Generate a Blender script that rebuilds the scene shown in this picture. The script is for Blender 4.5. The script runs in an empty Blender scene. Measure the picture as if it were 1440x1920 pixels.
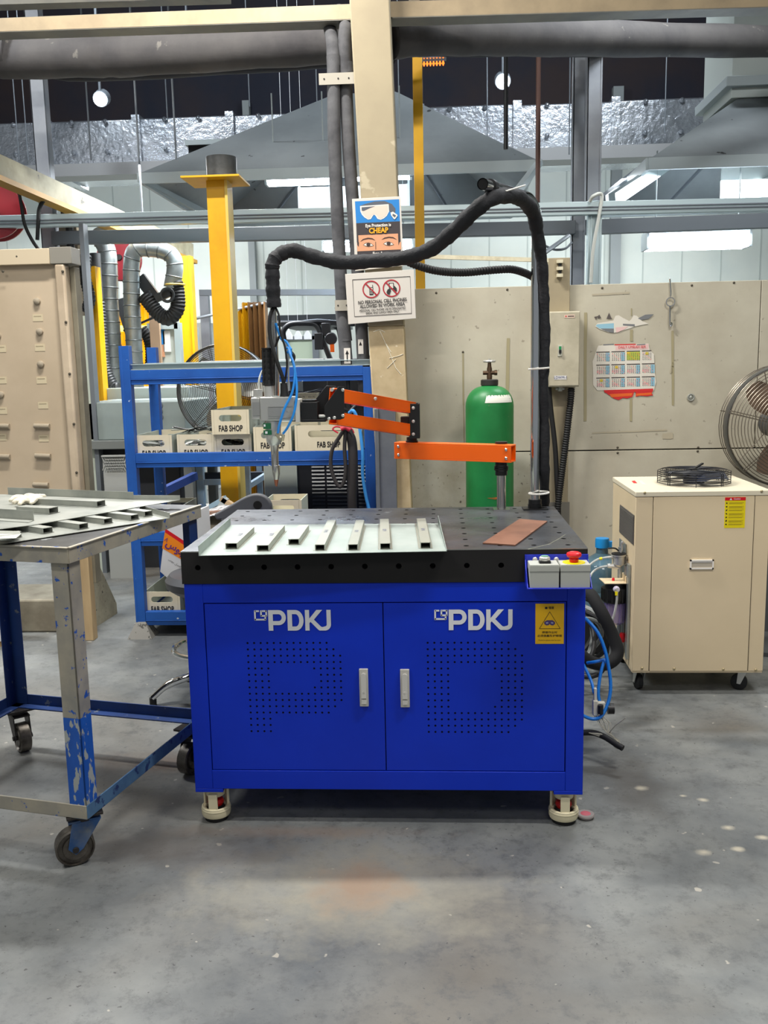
import bpy, bmesh, math, random
from mathutils import Vector, Matrix
random.seed(7)
SC = bpy.context.scene
COL = SC.collection
V = Vector

# ---------------------------------------------------------------- camera
CF = 1733.56                                   # focal length in pixels of a 1440 px wide frame
PIT, YAW, ROL = 0.1579, 0.0602, -0.0208
CAM = V((.1704, -2.661, 1.4083))
FW = V((-math.sin(YAW)*math.cos(PIT), math.cos(YAW)*math.cos(PIT), -math.sin(PIT)))
_R0 = V((math.cos(YAW), math.sin(YAW), 0)); _U0 = _R0.cross(FW)
RT = _R0*math.cos(ROL)+_U0*math.sin(ROL); UP = -_R0*math.sin(ROL)+_U0*math.cos(ROL)
cd = bpy.data.cameras.new('camera'); cam = bpy.data.objects.new('camera', cd); COL.objects.link(cam)
cd.sensor_fit = 'HORIZONTAL'; cd.sensor_width = 36; cd.lens = CF/1440*36; cd.clip_start = .02; cd.clip_end = 100
mw = Matrix((RT, UP, -FW)).transposed().to_4x4(); mw.translation = CAM
cam.matrix_world = mw
SC.camera = cam
# ---------------------------------------------------------------- world, lamps, exposure
SC.view_settings.view_transform = 'Standard'; SC.view_settings.look = 'None'
SC.view_settings.gamma = 1; SC.view_settings.use_curve_mapping = False
SC.view_settings.exposure = 0.24
w = bpy.data.worlds.new('world'); SC.world = w; w.use_nodes = True
w.node_tree.nodes['Background'].inputs[0].default_value = (.86, .93, 1, 1)
w.node_tree.nodes['Background'].inputs[1].default_value = .22
def lamp(name, loc, sx, sy, power, col=(1, .97, .92), rot=(0, 0, 0)):
    l = bpy.data.lights.new(name, 'AREA'); l.shape = 'RECTANGLE'; l.size = sx; l.size_y = sy
    l.energy = power; l.color = col
    o = bpy.data.objects.new(name, l); COL.objects.link(o); o.location = loc; o.rotation_euler = rot
    return o
lamp('workshop_and_fill_lamp', (-1.1, .9, 4.4), 1.2, .16, 150)
lamp('workshop_and_fill_lamp', (1.6, -.9, 4.4), 1.2, .16, 95)
lamp('workshop_and_fill_lamp', (-2.2, -1.7, 4.2), 1.2, .16, 62)
lamp('workshop_and_fill_lamp', (1.9, 2.9, 4.6), 1.2, .2, 70, (.92, .97, 1))  # added fill lamp, brightens the grey posts on the right
lamp('workshop_and_fill_lamp', (1.0, -3.4, 3.8), 1.6, .6, 24, rot=(math.radians(35), 0, 0))
lamp('workshop_and_fill_lamp', (-4.4, 2.4, 4.8), 1.5, .4, 170, (.95, .98, 1))
lamp('workshop_and_fill_lamp', (-1.6, 4.7, 2.95), 1.2, .3, 110, (.95, .98, 1))
lamp('workshop_and_fill_lamp', (2.4, 5.9, 2.95), 1.5, .4, 80, (.85, .94, 1))
lamp('workshop_and_fill_lamp', (-4.5, 10.3, 3.9), 4, .5, 330, (.95, .98, 1))
lamp('workshop_and_fill_lamp', (2.5, 10.3, 3.9), 4, .5, 280, (.92, .97, 1))
lamp('duct_lamp', (-3.5, 6.0, 6.6), 1.2, .6, 150, (.85, .93, 1), (math.radians(62), 0, 0))
lamp('duct_lamp', (1.9, 6.2, 6.4), 1.2, .6, 150, (.85, .93, 1), (math.radians(62), 0, 0))

# ---------------------------------------------------------------- helpers
def A(px, py, Y):                               # point of the plane y = Y seen at a pixel
    d = FW+RT*(px-720)/CF-UP*(py-960)/CF
    return CAM+d*((Y-CAM.y)/d.y)
def G(px, py, Z=0.):                            # point of the level z = Z seen at a pixel
    d = FW+RT*(px-720)/CF-UP*(py-960)/CF
    return CAM+d*((Z-CAM.z)/d.z)
def rgb(r, g, b):
    f = lambda c: (c/255/12.92) if c <= 10 else ((c/255+.055)/1.055)**2.4
    return (f(r), f(g), f(b), 1)
MATS = {}
def mat(name, c, rough=.5, metal=0, c2=None, sc=6, lo=.4, hi=.65, c3=None, sc3=30, t3=.62, bump=0, bsc=60,
        stretch=None, emit=0, spec=.5, coat=0, rvar=0):
    if name in MATS: return MATS[name]
    m = bpy.data.materials.new(name); m.use_nodes = True; MATS[name] = m
    nt = m.node_tree; N = nt.nodes; L = nt.links; b = N['Principled BSDF']
    b.inputs['Base Color'].default_value = rgb(*c); b.inputs['Roughness'].default_value = rough
    b.inputs['Metallic'].default_value = metal; b.inputs['Specular IOR Level'].default_value = spec
    b.inputs['Coat Weight'].default_value = coat
    if emit:
        b.inputs['Emission Color'].default_value = rgb(*c); b.inputs['Emission Strength'].default_value = emit
    if c2 or c3 or bump or rvar:
        tc = N.new('ShaderNodeTexCoord'); mp = N.new('ShaderNodeMapping')
        L.new(tc.outputs['Object'], mp.inputs[0])
        if stretch: mp.inputs['Scale'].default_value = stretch
        cur = None
        def noise(s, d=6, r=.6):
            n = N.new('ShaderNodeTexNoise'); n.inputs['Scale'].default_value = s; n.inputs['Detail'].default_value = d
            n.inputs['Roughness'].default_value = r; L.new(mp.outputs[0], n.inputs[0]); return n
        def ramp(n, lo, hi):
            r = N.new('ShaderNodeMapRange'); r.inputs[1].default_value = lo; r.inputs[2].default_value = hi
            L.new(n.outputs[0], r.inputs[0]); return r
        if c2:
            n = noise(sc); r = ramp(n, lo, hi); mx = N.new('ShaderNodeMix'); mx.data_type = 'RGBA'
            L.new(r.outputs[0], mx.inputs[0]); mx.inputs[6].default_value = rgb(*c); mx.inputs[7].default_value = rgb(*c2)
            cur = mx.outputs[2]
        if c3:
            n = noise(sc3, 4, .55); r = ramp(n, t3, t3+.03); mx = N.new('ShaderNodeMix'); mx.data_type = 'RGBA'
            L.new(r.outputs[0], mx.inputs[0]); mx.inputs[7].default_value = rgb(*c3)
            if cur: L.new(cur, mx.inputs[6])
            else: mx.inputs[6].default_value = rgb(*c)
            cur = mx.outputs[2]
        if cur: L.new(cur, b.inputs['Base Color'])
        if bump:
            n = noise(bsc); bp = N.new('ShaderNodeBump'); bp.inputs['Strength'].default_value = bump
            bp.inputs['Distance'].default_value = .01; L.new(n.outputs[0], bp.inputs['Height']); L.new(bp.outputs[0], b.inputs['Normal'])
        if rvar:
            n = noise(sc*1.7); r = ramp(n, .3, .7); r.inputs[3].default_value = max(0, rough-rvar); r.inputs[4].default_value = min(1, rough+rvar)
            L.new(r.outputs[0], b.inputs['Roughness'])
    return m
def glass(name, c, rough=.05, trans=1, alpha=1):
    m = mat(name, c, rough); b = m.node_tree.nodes['Principled BSDF']
    b.inputs['Transmission Weight'].default_value = trans; b.inputs['IOR'].default_value = 1.3
    b.inputs['Alpha'].default_value = alpha
    return m

WM = {}                                         # world matrices of the objects built so far
def props(o, label, cat, group, kind):
    if label: o['label'] = label
    if cat: o['category'] = cat
    if group: o['group'] = group
    if kind: o['kind'] = kind
def thing(name, label, cat, loc=(0, 0, 0), rz=0, group=None, kind=None):
    o = bpy.data.objects.new(name, None); COL.objects.link(o); o.empty_display_size = .1
    o.location = loc; o.rotation_euler = (0, 0, rz); props(o, label, cat, group, kind)
    WM[o.name] = Matrix.Translation(V(loc)) @ Matrix.Rotation(rz, 4, 'Z')
    return o
def dup(root, loc=None, rz=None, label=None, group=None):
    r = root.copy(); COL.objects.link(r)
    if loc is not None: r.location = loc
    if rz is not None: r.rotation_euler = (0, 0, rz)
    if label: r['label'] = label
    if group: r['group'] = group
    for ch in list(root.children):
        c = ch.copy(); COL.objects.link(c); c.parent = r
        for g in list(ch.children):
            d = g.copy(); COL.objects.link(d); d.parent = c
    WM[r.name] = Matrix.Translation(r.location) @ Matrix.Rotation(r.rotation_euler.z, 4, 'Z')
    return r
TXT = {}
def text_mesh(s, bold):
    k = (s, bold)
    if k not in TXT:
        cu = bpy.data.curves.new('t', 'FONT'); cu.body = s; cu.size = 1; cu.offset = bold; cu.resolution_u = 3
        cu.align_x = 'CENTER'; cu.align_y = 'CENTER'
        ob = bpy.data.objects.new('t', cu); me = bpy.data.meshes.new_from_object(ob)
        TXT[k] = ([v.co.copy() for v in me.vertices], [list(p.vertices) for p in me.polygons])
        bpy.data.objects.remove(ob); bpy.data.curves.remove(cu); bpy.data.meshes.remove(me)
    return TXT[k]
class MB:
    def __init__(s): s.v = []; s.f = []; s.mi = []; s.m = 0; s.marks = []
    def mark(s): s.marks.append(len(s.v))
    def add(s, vs, fs, m=None):
        n = len(s.v); s.v += [V(p) for p in vs]; s.f += [[i+n for i in f] for f in fs]
        s.mi += [s.m if m is None else m]*len(fs); return s
    def box(s, x0, y0, z0, x1, y1, z1, m=None):
        return s.add([(x, y, z) for z in (z0, z1) for y in (y0, y1) for x in (x0, x1)],
                     [(0, 2, 3, 1), (4, 5, 7, 6), (0, 1, 5, 4), (2, 6, 7, 3), (0, 4, 6, 2), (1, 3, 7, 5)], m)
    def obox(s, c, ax, ay, az, m=None):         # centre and three half-axis vectors
        c, ax, ay, az = V(c), V(ax), V(ay), V(az)
        return s.add([c+ax*i+ay*j+az*k for k in (-1, 1) for j in (-1, 1) for i in (-1, 1)],
                     [(0, 2, 3, 1), (4, 5, 7, 6), (0, 1, 5, 4), (2, 6, 7, 3), (0, 4, 6, 2), (1, 3, 7, 5)], m)
    def bar(s, p0, p1, w, h, up=(0, 0, 1), m=None):   # rectangular bar, w across, h along up
        p0, p1 = V(p0), V(p1); d = (p1-p0); u = V(up); sd = d.cross(u).normalized(); uu = sd.cross(d).normalized()
        return s.obox((p0+p1)/2, d/2, sd*w/2, uu*h/2, m)
    def tube(s, pts, r, n=10, m=None, closed=False, cap=True, flat=1.):
        P = [V(p) for p in pts]; k = len(P); R = r if isinstance(r, (list, tuple)) else [r]*k
        T = []
        for i in range(k):
            a = P[(i-1) % k] if (closed or i > 0) else P[i]; b = P[(i+1) % k] if (closed or i < k-1) else P[i]
            T.append((b-a).normalized())
        ref = V((0, 0, 1)) if abs(T[0].z) < .9 else V((1, 0, 0))
        u = (ref-T[0]*ref.dot(T[0])).normalized(); vs = []
        for i in range(k):
            u = (u-T[i]*u.dot(T[i])); u.normalize(); w_ = T[i].cross(u)
            for j in range(n):
                a = 2*math.pi*j/n; vs.append(P[i]+(u*math.cos(a)*flat+w_*math.sin(a))*R[i])
        fs = []
        for i in range(k if closed else k-1):
            for j in range(n):
                a = i*n+j; b = i*n+(j+1) % n; c = ((i+1) % k)*n+(j+1) % n; d = ((i+1) % k)*n+j
                fs.append((a, b, c, d))
        if cap and not closed: fs += [list(range(n))[::-1], [(k-1)*n+j for j in range(n)]]
        return s.add(vs, fs, m)
    def cyl(s, p0, p1, r, n=16, r2=None, m=None, cap=True):
        return s.tube([p0, p1], [r, r if r2 is None else r2], n, m, cap=cap)
    def lathe(s, prof, o=(0, 0, 0), n=24, m=None, axis=(0, 0, 1), cap=True):
        o = V(o); ax = V(axis).normalized(); ref = V((1, 0, 0)) if abs(ax.x) < .9 else V((0, 1, 0))
        u = (ref-ax*ref.dot(ax)).normalized(); w_ = ax.cross(u); vs = []
        for (r, z) in prof:
            for j in range(n):
                a = 2*math.pi*j/n; vs.append(o+ax*z+(u*math.cos(a)+w_*math.sin(a))*max(r, 1e-5))
        fs = [(i*n+j, i*n+(j+1) % n, (i+1)*n+(j+1) % n, (i+1)*n+j) for i in range(len(prof)-1) for j in range(n)]
        if cap: fs += [list(range(n))[::-1], [(len(prof)-1)*n+j for j in range(n)]]
        return s.add(vs, fs, m)
    def prism(s, poly, ext, m=None):            # planar polygon pushed along a vector
        P = [V(p) for p in poly]; k = len(P); e = V(ext)
        return s.add(P+[p+e for p in P], [list(range(k))[::-1], list(range(k, 2*k))] + [(i, (i+1) % k, k+(i+1) % k, k+i) for i in range(k)], m)
    def poly(s, pts, m=None): return s.add(pts, [list(range(len(pts)))], m)
    def ring(s, c, r, t, axis=(0, 0, 1), n=32, k=6, m=None):
        ax = V(axis).normalized(); ref = V((0, 0, 1)) if abs(ax.z) < .9 else V((1, 0, 0))
        u = (ref-ax*ref.dot(ax)).normalized(); w_ = ax.cross(u)
        return s.tube([V(c)+(u*math.cos(2*math.pi*i/n)+w_*math.sin(2*math.pi*i/n))*r for i in range(n)], t, k, m, closed=True)
    def text(s, t, o, h, right=(1, 0, 0), up=(0, 0, 1), bold=0., sx=1., m=None, off=.0006):
        vs, fs = text_mesh(t, bold); o, r_, u_ = V(o), V(right).normalized(), V(up).normalized(); n = r_.cross(u_)
        return s.add([o+r_*(p.x*h*sx)+u_*(p.y*h)+n*off for p in vs], fs, m)
    def build(s, name, mats, parent=None, bevel=0, local=False, label=None, cat=None, group=None, kind=None, seg=2, origin=None):
        if not isinstance(mats, (list, tuple)): mats = [mats]
        if parent is not None:
            M = Matrix.Identity(4) if local else WM[parent.name].inverted()
            W = WM[parent.name]; o_ = V((0, 0, 0))
        else:
            xs = [p.x for p in s.v]; ys = [p.y for p in s.v]; zs = [p.z for p in s.v]
            o_ = V(origin) if origin else V(((min(xs)+max(xs))/2, (min(ys)+max(ys))/2, min(zs)))
            M = Matrix.Translation(-o_); W = Matrix.Translation(o_)
        me = bpy.data.meshes.new(name)
        me.from_pydata([M @ p for p in s.v], [], s.f)
        for m in mats: me.materials.append(m)
        me.polygons.foreach_set('material_index', s.mi)
        me.update()
        bm = bmesh.new(); bm.from_mesh(me); bmesh.ops.recalc_face_normals(bm, faces=bm.faces); bm.to_mesh(me); bm.free()
        me.polygons.foreach_set('use_smooth', [True]*len(me.polygons)); me.set_sharp_from_angle(angle=math.radians(38))
        o = bpy.data.objects.new(name, me); COL.objects.link(o); o.parent = parent
        if parent is None: o.location = o_
        WM[o.name] = W
        if bevel:
            b = o.modifiers.new('bevel', 'BEVEL'); b.width = bevel; b.segments = seg; b.limit_method = 'ANGLE'
        props(o, label, cat, group, kind)
        return o
def build_each(mb, name, mats, parent, **k):     # every separate piece of the mesh becomes a part of its own
    up = list(range(len(mb.v)))
    def find(i):
        while up[i] != i: up[i] = up[up[i]]; i = up[i]
        return i
    for f in mb.f:
        r = find(f[0])
        for i in f[1:]: up[find(i)] = r
    if mb.marks: seg = lambda f: sum(1 for m in mb.marks if m <= f[0])
    else: seg = lambda f: find(f[0])
    gr = {}
    for f, m in zip(mb.f, mb.mi): gr.setdefault(seg(f), []).append((f, m))
    out = []
    for fs in gr.values():
        q = MB(); mp = {}
        for f, m in fs:
            for i in f:
                if i not in mp: mp[i] = len(q.v); q.v.append(mb.v[i])
            q.f.append([mp[i] for i in f]); q.mi.append(m)
        out.append(q.build(name, mats, parent, **k))
    return out
def smooth(pts, k=6):                           # Catmull-Rom through the given points
    P = [V(p) for p in pts]; P = [P[0]*2-P[1]]+P+[P[-1]*2-P[-2]]; out = []
    for i in range(1, len(P)-2):
        for j in range(k):
            t = j/k; a, b, c, d = P[i-1], P[i], P[i+1], P[i+2]
            out.append(.5*((2*b)+(c-a)*t+(2*a-5*b+4*c-d)*t*t+(3*b-a-3*c+d)*t*t*t))
    out.append(P[-2]); return out
def corr(pts, r, pitch=.012, d=.12):            # radii for a corrugated hose
    return [r*(1+d*(1 if i % 2 else -1)) for i in range(len(pts))]
def resample(pts, step):
    out = [V(pts[0])]; acc = 0
    for a, b in zip(pts[:-1], pts[1:]):
        a, b = V(a), V(b); L_ = (b-a).length; t = step-acc
        while t <= L_: out.append(a+(b-a)*(t/L_)); t += step
        acc = L_-(t-step)
    return out

# ---------------------------------------------------------------- materials
M_floor = bpy.data.materials.new('worn_concrete_floor'); M_floor.use_nodes = True
def _floor():
    nt = M_floor.node_tree; N = nt.nodes; L = nt.links; b = N['Principled BSDF']
    tc = N.new('ShaderNodeTexCoord')
    def noise(s, d=8, r=.62, dist=0):
        n = N.new('ShaderNodeTexNoise'); n.inputs['Scale'].default_value = s; n.inputs['Detail'].default_value = d
        n.inputs['Roughness'].default_value = r; n.inputs['Distortion'].default_value = dist; L.new(tc.outputs['Object'], n.inputs[0]); return n.outputs[0]
    def rmp(x, lo, hi, a=0, c=1):
        r = N.new('ShaderNodeMapRange'); r.inputs[1].default_value = lo; r.inputs[2].default_value = hi
        r.inputs[3].default_value = a; r.inputs[4].default_value = c; L.new(x, r.inputs[0]); return r.outputs[0]
    def mix(f, c1, c2):
        m = N.new('ShaderNodeMix'); m.data_type = 'RGBA'; L.new(f, m.inputs[0])
        for i, c in ((6, c1), (7, c2)):
            if isinstance(c, tuple): m.inputs[i].default_value = c
            else: L.new(c, m.inputs[i])
        return m.outputs[2]
    c = mix(rmp(noise(2.2), .35, .68), rgb(94, 98, 100), rgb(136, 138, 135))
    c = mix(rmp(noise(.9, 5, .5, .6), .5, .72), c, rgb(108, 103, 94))
    c = mix(rmp(noise(14, 9, .8), .5, .72), c, rgb(80, 82, 83))
    c = mix(rmp(noise(60, 3), .66, .7), c, rgb(76, 76, 76))
    c = mix(rmp(noise(23, 2, .4), .735, .75), c, rgb(166, 162, 152))
    # pale and rust patches before the table, darker ones beside it and the cart
    def blob(x, y, sx, sy, col, c, amt):
        mp = N.new('ShaderNodeMapping'); mp.vector_type = 'POINT'; L.new(tc.outputs['Object'], mp.inputs[0])
        mp.inputs['Location'].default_value = (-x/sx, -y/sy, 0); mp.inputs['Scale'].default_value = (1/sx, 1/sy, 0)
        ln = N.new('ShaderNodeVectorMath'); ln.operation = 'LENGTH'; L.new(mp.outputs[0], ln.inputs[0])
        ad = N.new('ShaderNodeMath'); ad.operation = 'ADD'; L.new(ln.outputs['Value'], ad.inputs[0]); L.new(rmp(noise(9), .2, .8, -.5, .5), ad.inputs[1])
        return mix(rmp(ad.outputs[0], 1, .2, 0, amt), c, col)
    p = G(660, 1665); c = blob(p.x, p.y, .50, .30, rgb(158, 154, 138), c, .75)
    p = G(680, 1665); c = blob(p.x, p.y, .17, .15, rgb(156, 118, 88), c, .5)
    p = G(560, 1560); c = blob(p.x, p.y, .5, .05, rgb(150, 124, 104), c, .3)
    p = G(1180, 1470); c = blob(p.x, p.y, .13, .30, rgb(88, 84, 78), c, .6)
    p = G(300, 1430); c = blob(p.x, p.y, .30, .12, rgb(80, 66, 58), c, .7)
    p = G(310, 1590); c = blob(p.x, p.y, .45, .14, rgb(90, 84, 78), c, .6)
    for px, py, s in [(1318, 1500, .018), (1320, 1598, .022), (1382, 1592, .016), (1365, 1552, .018), (1200, 1478, .02), (1430, 1570, .018), (1280, 1492, .01)]:
        p = G(px, py); c = blob(p.x, p.y, s*1.4, s, rgb(196, 188, 168), c, .9)
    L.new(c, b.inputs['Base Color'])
    L.new(rmp(noise(5), .3, .7, .38, .62), b.inputs['Roughness'])
    bp = N.new('ShaderNodeBump'); bp.inputs['Strength'].default_value = .12; bp.inputs['Distance'].default_value = .01
    L.new(noise(40, 8), bp.inputs['Height']); L.new(bp.outputs[0], b.inputs['Normal'])
_floor()
blue_cab = mat('cabinet_blue_paint', (3, 46, 186), .4, c2=(4, 50, 196), sc=3, spec=.3)
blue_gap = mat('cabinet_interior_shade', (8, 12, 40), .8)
slab_blk = mat('blackened_steel', (30, 29, 29), .55, .0, c2=(36, 34, 34), sc=4, spec=.3)
slab_top = mat('scratched_dark_steel', (90, 93, 99), .36, .55, c2=(68, 71, 77), sc=5, c3=(118, 122, 128), sc3=22, t3=.68, rvar=.12)
dark = mat('dark_recess', (10, 10, 11), .9)
white_pt = mat('white_lettering', (226, 228, 232), .45)
silver = mat('satin_silver', (204, 203, 198), .38, .45)
galv = mat('galvanised_steel', (176, 182, 182), .38, .7, c2=(150, 158, 158), sc=9, rvar=.08)
sheet = mat('zinc_coated_sheet', (168, 178, 172), .55, .15, c2=(152, 164, 158), sc=5)
sheet_d = mat('zinc_sheet_dull', (172, 174, 166), .45, .4, c2=(142, 146, 140), sc=6)
tubesteel = mat('bare_tube_steel', (168, 170, 158), .45, .3, c2=(170, 174, 162), sc=14)
ink = mat('blue_marker_ink', (60, 66, 120), .8)
chrome = mat('chrome', (225, 225, 225), .12, 1)
chromeb = mat('brushed_steel_shaft', (200, 198, 194), .25, 1)
rubber = mat('black_rubber', (22, 22, 23), .65)
blk = mat('black_paint', (20, 20, 21), .45)
blk_cloth = mat('black_fabric_sleeve', (30, 31, 36), .75, c2=(20, 21, 25), sc=8, bump=.7, bsc=22)
orange = mat('orange_powder_coat', (252, 104, 8), .36)
offwhite = mat('cream_plastic', (226, 218, 190), .5, c2=(206, 196, 166), sc=30)
redp = mat('red_plastic', (214, 22, 34), .35)
yell = mat('yellow_plastic', (240, 222, 10), .45)
box_g = mat('grey_switch_plastic', (178, 180, 172), .55)
chill = mat('beige_powder_coat', (226, 206, 170), .5, c2=(220, 200, 164), sc=2.)
chill_top = mat('beige_top_coat', (226, 216, 190), .45)
wallp = mat('worn_cream_panel', (198, 192, 172), .7, c2=(182, 174, 154), sc=2.2, c3=(158, 150, 132), sc3=26, t3=.665, bump=.08, bsc=30)
wallp2 = mat('stained_cream_panel', (192, 188, 170), .7, c2=(168, 160, 138), sc=4.5, c3=(104, 96, 82), sc3=46, t3=.64, bump=.08, bsc=30)
colm = mat('cream_column_paint', (166, 153, 125), .65, c2=(158, 145, 119), sc=4, c3=(188, 176, 148), sc3=7, t3=.66)
colm_low = mat('worn_tan_column_paint', (196, 176, 138), .7, c2=(172, 150, 112), sc=6, c3=(220, 208, 180), sc3=16, t3=.69)
green = mat('green_cylinder_paint', (34, 130, 66), .42, c2=(28, 114, 56), sc=5, c3=(110, 128, 90), sc3=40, t3=.7)
brass = mat('tarnished_brass', (104, 84, 66), .45, .8)
rack_b = mat('chipped_blue_paint', (26, 88, 172), .5, c2=(20, 76, 154), sc=5, c3=(190, 200, 214), sc3=34, t3=.7)
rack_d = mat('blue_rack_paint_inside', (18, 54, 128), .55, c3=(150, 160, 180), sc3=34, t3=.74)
cart_b = mat('worn_blue_cart_paint', (28, 92, 186), .55, c2=(20, 76, 160), sc=5, c3=(166, 170, 166), sc3=30, t3=.545, stretch=(1.4, 1.4, .55))
cart_s = mat('bare_cart_steel', (176, 168, 150), .55, .2, c2=(146, 144, 136), sc=7, c3=(44, 92, 176), sc3=30, t3=.60)
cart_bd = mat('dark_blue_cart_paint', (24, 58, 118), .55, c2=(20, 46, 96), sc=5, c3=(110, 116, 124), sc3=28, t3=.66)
cart_top = mat('worn_shaded_cart_top', (86, 86, 84), .45, .5, c2=(60, 60, 60), sc=7, c3=(168, 170, 168), sc3=20, t3=.66)  # shadow of the overhanging tray put into the plate colour, plus worn patches
crate = mat('cream_crate_board', (214, 204, 178), .6, c2=(204, 192, 164), sc=4)
crate_s = mat('crate_side_grey_green', (176, 182, 170), .6)
black_ink = mat('black_print', (26, 24, 24), .7)
yel_col = mat('yellow_post_paint', (226, 170, 0), .45, c2=(214, 156, 0), sc=4)
yel_edge = mat('pale_yellow_flange_paint', (222, 190, 90), .5)
insul = mat('dusty_pipe_insulation', (96, 96, 98), .85, c2=(60, 60, 63), sc=5, bump=.5, bsc=9)
insul_d = mat('dark_duct_insulation', (98, 95, 94), .85, c2=(74, 72, 74), sc=2, c3=(130, 126, 120), sc3=7, t3=.68, bump=.5, bsc=5)
beamc = mat('cream_beam_paint', (186, 166, 134), .6, c2=(168, 150, 122), sc=5)
beamu = mat('grey_beam_primer', (140, 136, 124), .6, c2=(120, 118, 112), sc=4)
foil = mat('crinkled_foil_wrap', (190, 194, 200), .24, .85, c2=(156, 162, 170), sc=1.5, bump=1., bsc=14, rvar=.1)
hoodm = mat('grey_hood_sheet', (142, 148, 150), .6, c2=(130, 136, 138), sc=2, c3=(54, 56, 58), sc3=9, t3=.70)
hoode = mat('hood_edge_trim', (168, 176, 176), .5)
gpost = mat('grey_steel_post', (150, 154, 160), .5, c2=(136, 140, 148), sc=4)
gdark = mat('dark_grey_rail', (108, 114, 120), .5)
alu = mat('pale_aluminium_profile', (190, 206, 208), .35, .45)
wback = mat('white_sandwich_panel', (206, 212, 204), .5, c2=(198, 206, 200), sc=1.5)
wdark = mat('dark_roof_steel', (20, 24, 40), .8, c2=(46, 34, 34), sc=.5)
tubel = mat('fluorescent_tube_glow', (225, 240, 255), .3, emit=30)
ledl = mat('led_flood_glow', (235, 244, 255), .3, emit=40)
orl = mat('orange_lamp_glow', (255, 120, 40), .3, emit=1.6)
# ================================================================ SETTING
mb = MB(); mb.box(-14, -7, -.1, 12, 16, 0); mb.build('floor', M_floor, kind='structure', origin=(0, 0, 0))
mb = MB(); mb.box(-14, -7, 8.4, 12, 16, 8.5); mb.build('ceiling', wdark, kind='structure')
YB = 12.5
mb = MB(); mb.box(-14, YB, 0, 12, YB+.1, 4.95); 
for i in range(44): mb.box(-14+i*.6, YB-.006, 0, -14+i*.6+.02, YB, 4.95, 1)
mb.build('wall_back', [wback, mat('panel_joint', (176, 184, 178), .6)], kind='structure')
mb = MB(); mb.box(-14, YB, 4.95, 12, YB+.1, 8.4); mb.build('wall_back', wdark, kind='structure')
mb = MB(); mb.box(-14.1, -7, 0, -14, 16, 8.4); mb.build('wall_left', wback, kind='structure')
mb = MB(); mb.box(12, -7, 0, 12.1, 16, 8.4); mb.build('wall_right', wback, kind='structure')
# partition of cream boards to the right of the column
YW = 2.2
zs = A(1160, 844, YW).z; zt = A(1200, 531, YW).z
pw = thing('partition_wall', None, None, (1.4, YW, 0), kind='structure')
xL = A(755, 700, YW).x
seams = [xL, A(1066, 700, YW).x, A(1425, 600, YW).x, 3.2]
mb = MB()
for a, b in zip(seams[:-1], seams[1:]):
    mb.box(a+.002, YW, zs+.003, b-.002, YW+.05, zt)
mb.build('upper_board', wallp, pw, bevel=.002)
mb = MB(); mb.box(seams[0]+.002, YW, .01, seams[1]-.002, YW+.05, zs-.003); mb.build('lower_board', wallp2, pw, bevel=.002)
mb = MB(); mb.box(seams[1]+.002, YW, .01, 3.2, YW+.05, zs-.003); mb.build('lower_board', wallp, pw, bevel=.002)
mb = MB(); mb.box(xL, YW+.012, 0, 3.2, YW+.052, zt-.01); mb.build('core', dark, pw)
mb = MB()
for px, py in [(818, 549), (951, 543), (1129, 540), (1297, 535), (1376, 530), (1158, 839), (1158, 849), (1309, 839), (1308, 846), (868, 660)]:
    p = A(px, py, YW); mb.lathe([(.006, 0), (.006, .002), (.003, .004)], (p.x, YW, p.z), 10, axis=(0, -1, 0))
build_each(mb, 'screw', mat('tarnished_screw', (92, 86, 74), .5, .5), pw)
# strips of old tape and rust runs on the boards
mb = MB()
def strip(px0, py0, px1, py1, wd, m=0, jag=.002, Y=YW):
    p, q = A(px0, py0, Y-.002), A(px1, py1, Y-.002); d = (q-p); n = V((d.z, 0, -d.x)).normalized()*wd/2; k = 7; L_, R_ = [], []
    for i in range(k+1):
        c = p+d*i/k; L_.append(c-n*(1+random.uniform(-jag, jag)*60)); R_.append(c+n*(1+random.uniform(-jag, jag)*60))
    for i in range(k): mb.poly([L_[i], L_[i+1], R_[i+1], R_[i]], m)
strip(868, 662, 869, 760, .008); strip(869, 760, 870, 830, .004); strip(953, 634, 951, 745, .017)
strip(1098, 586, 1097, 790, .015); strip(1261, 620, 1262, 760, .012); strip(1262, 680, 1258, 700, .014, 1)
strip(1184, 618, 1184, 640, .015); strip(1183, 742, 1183, 790, .013); strip(1110, 553, 1180, 549, .010, 1); strip(1110, 812, 1250, 806, .008, 1)
strip(1184, 578, 1184, 592, .006); strip(1242, 818, 1262, 817, .03, 1)
mb.build('tape_residue', [mat('aged_tape', (166, 156, 122), .6), mat('faint_tape_mark', (184, 174, 150), .7)], pw)
# torn calendar left on the board
mb = MB()
W_, K_, RD, OR, YE, BL, GR, PK, DG = range(9)
cm = [mat('calendar_paper', (226, 220, 206), .7), mat('calendar_dark_print', (92, 84, 80), .7), mat('calendar_red', (214, 44, 44), .7),
      mat('calendar_orange', (236, 104, 34), .7), mat('calendar_yellow', (230, 206, 70), .7), mat('calendar_blue', (150, 196, 214), .7),
      mat('calendar_green', (190, 200, 80), .7), mat('calendar_pink', (232, 196, 190), .7), mat('calendar_grey', (120, 122, 124), .7)]
def cp(pts, m, lift): mb.poly([A(x, y, YW-.003-lift*.0004) for x, y in pts], m)
cal = [(1122, 648), (1152, 646), (1216, 644), (1218, 656), (1226, 664), (1228, 700), (1230, 716), (1226, 732), (1120, 732), (1112, 722), (1112, 700), (1111, 678), (1116, 664), (1120, 652)]
cp(cal, W_, 0)
cp([(1154, 647), (1216, 645), (1216, 655), (1154, 657)], PK, 1)
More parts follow.
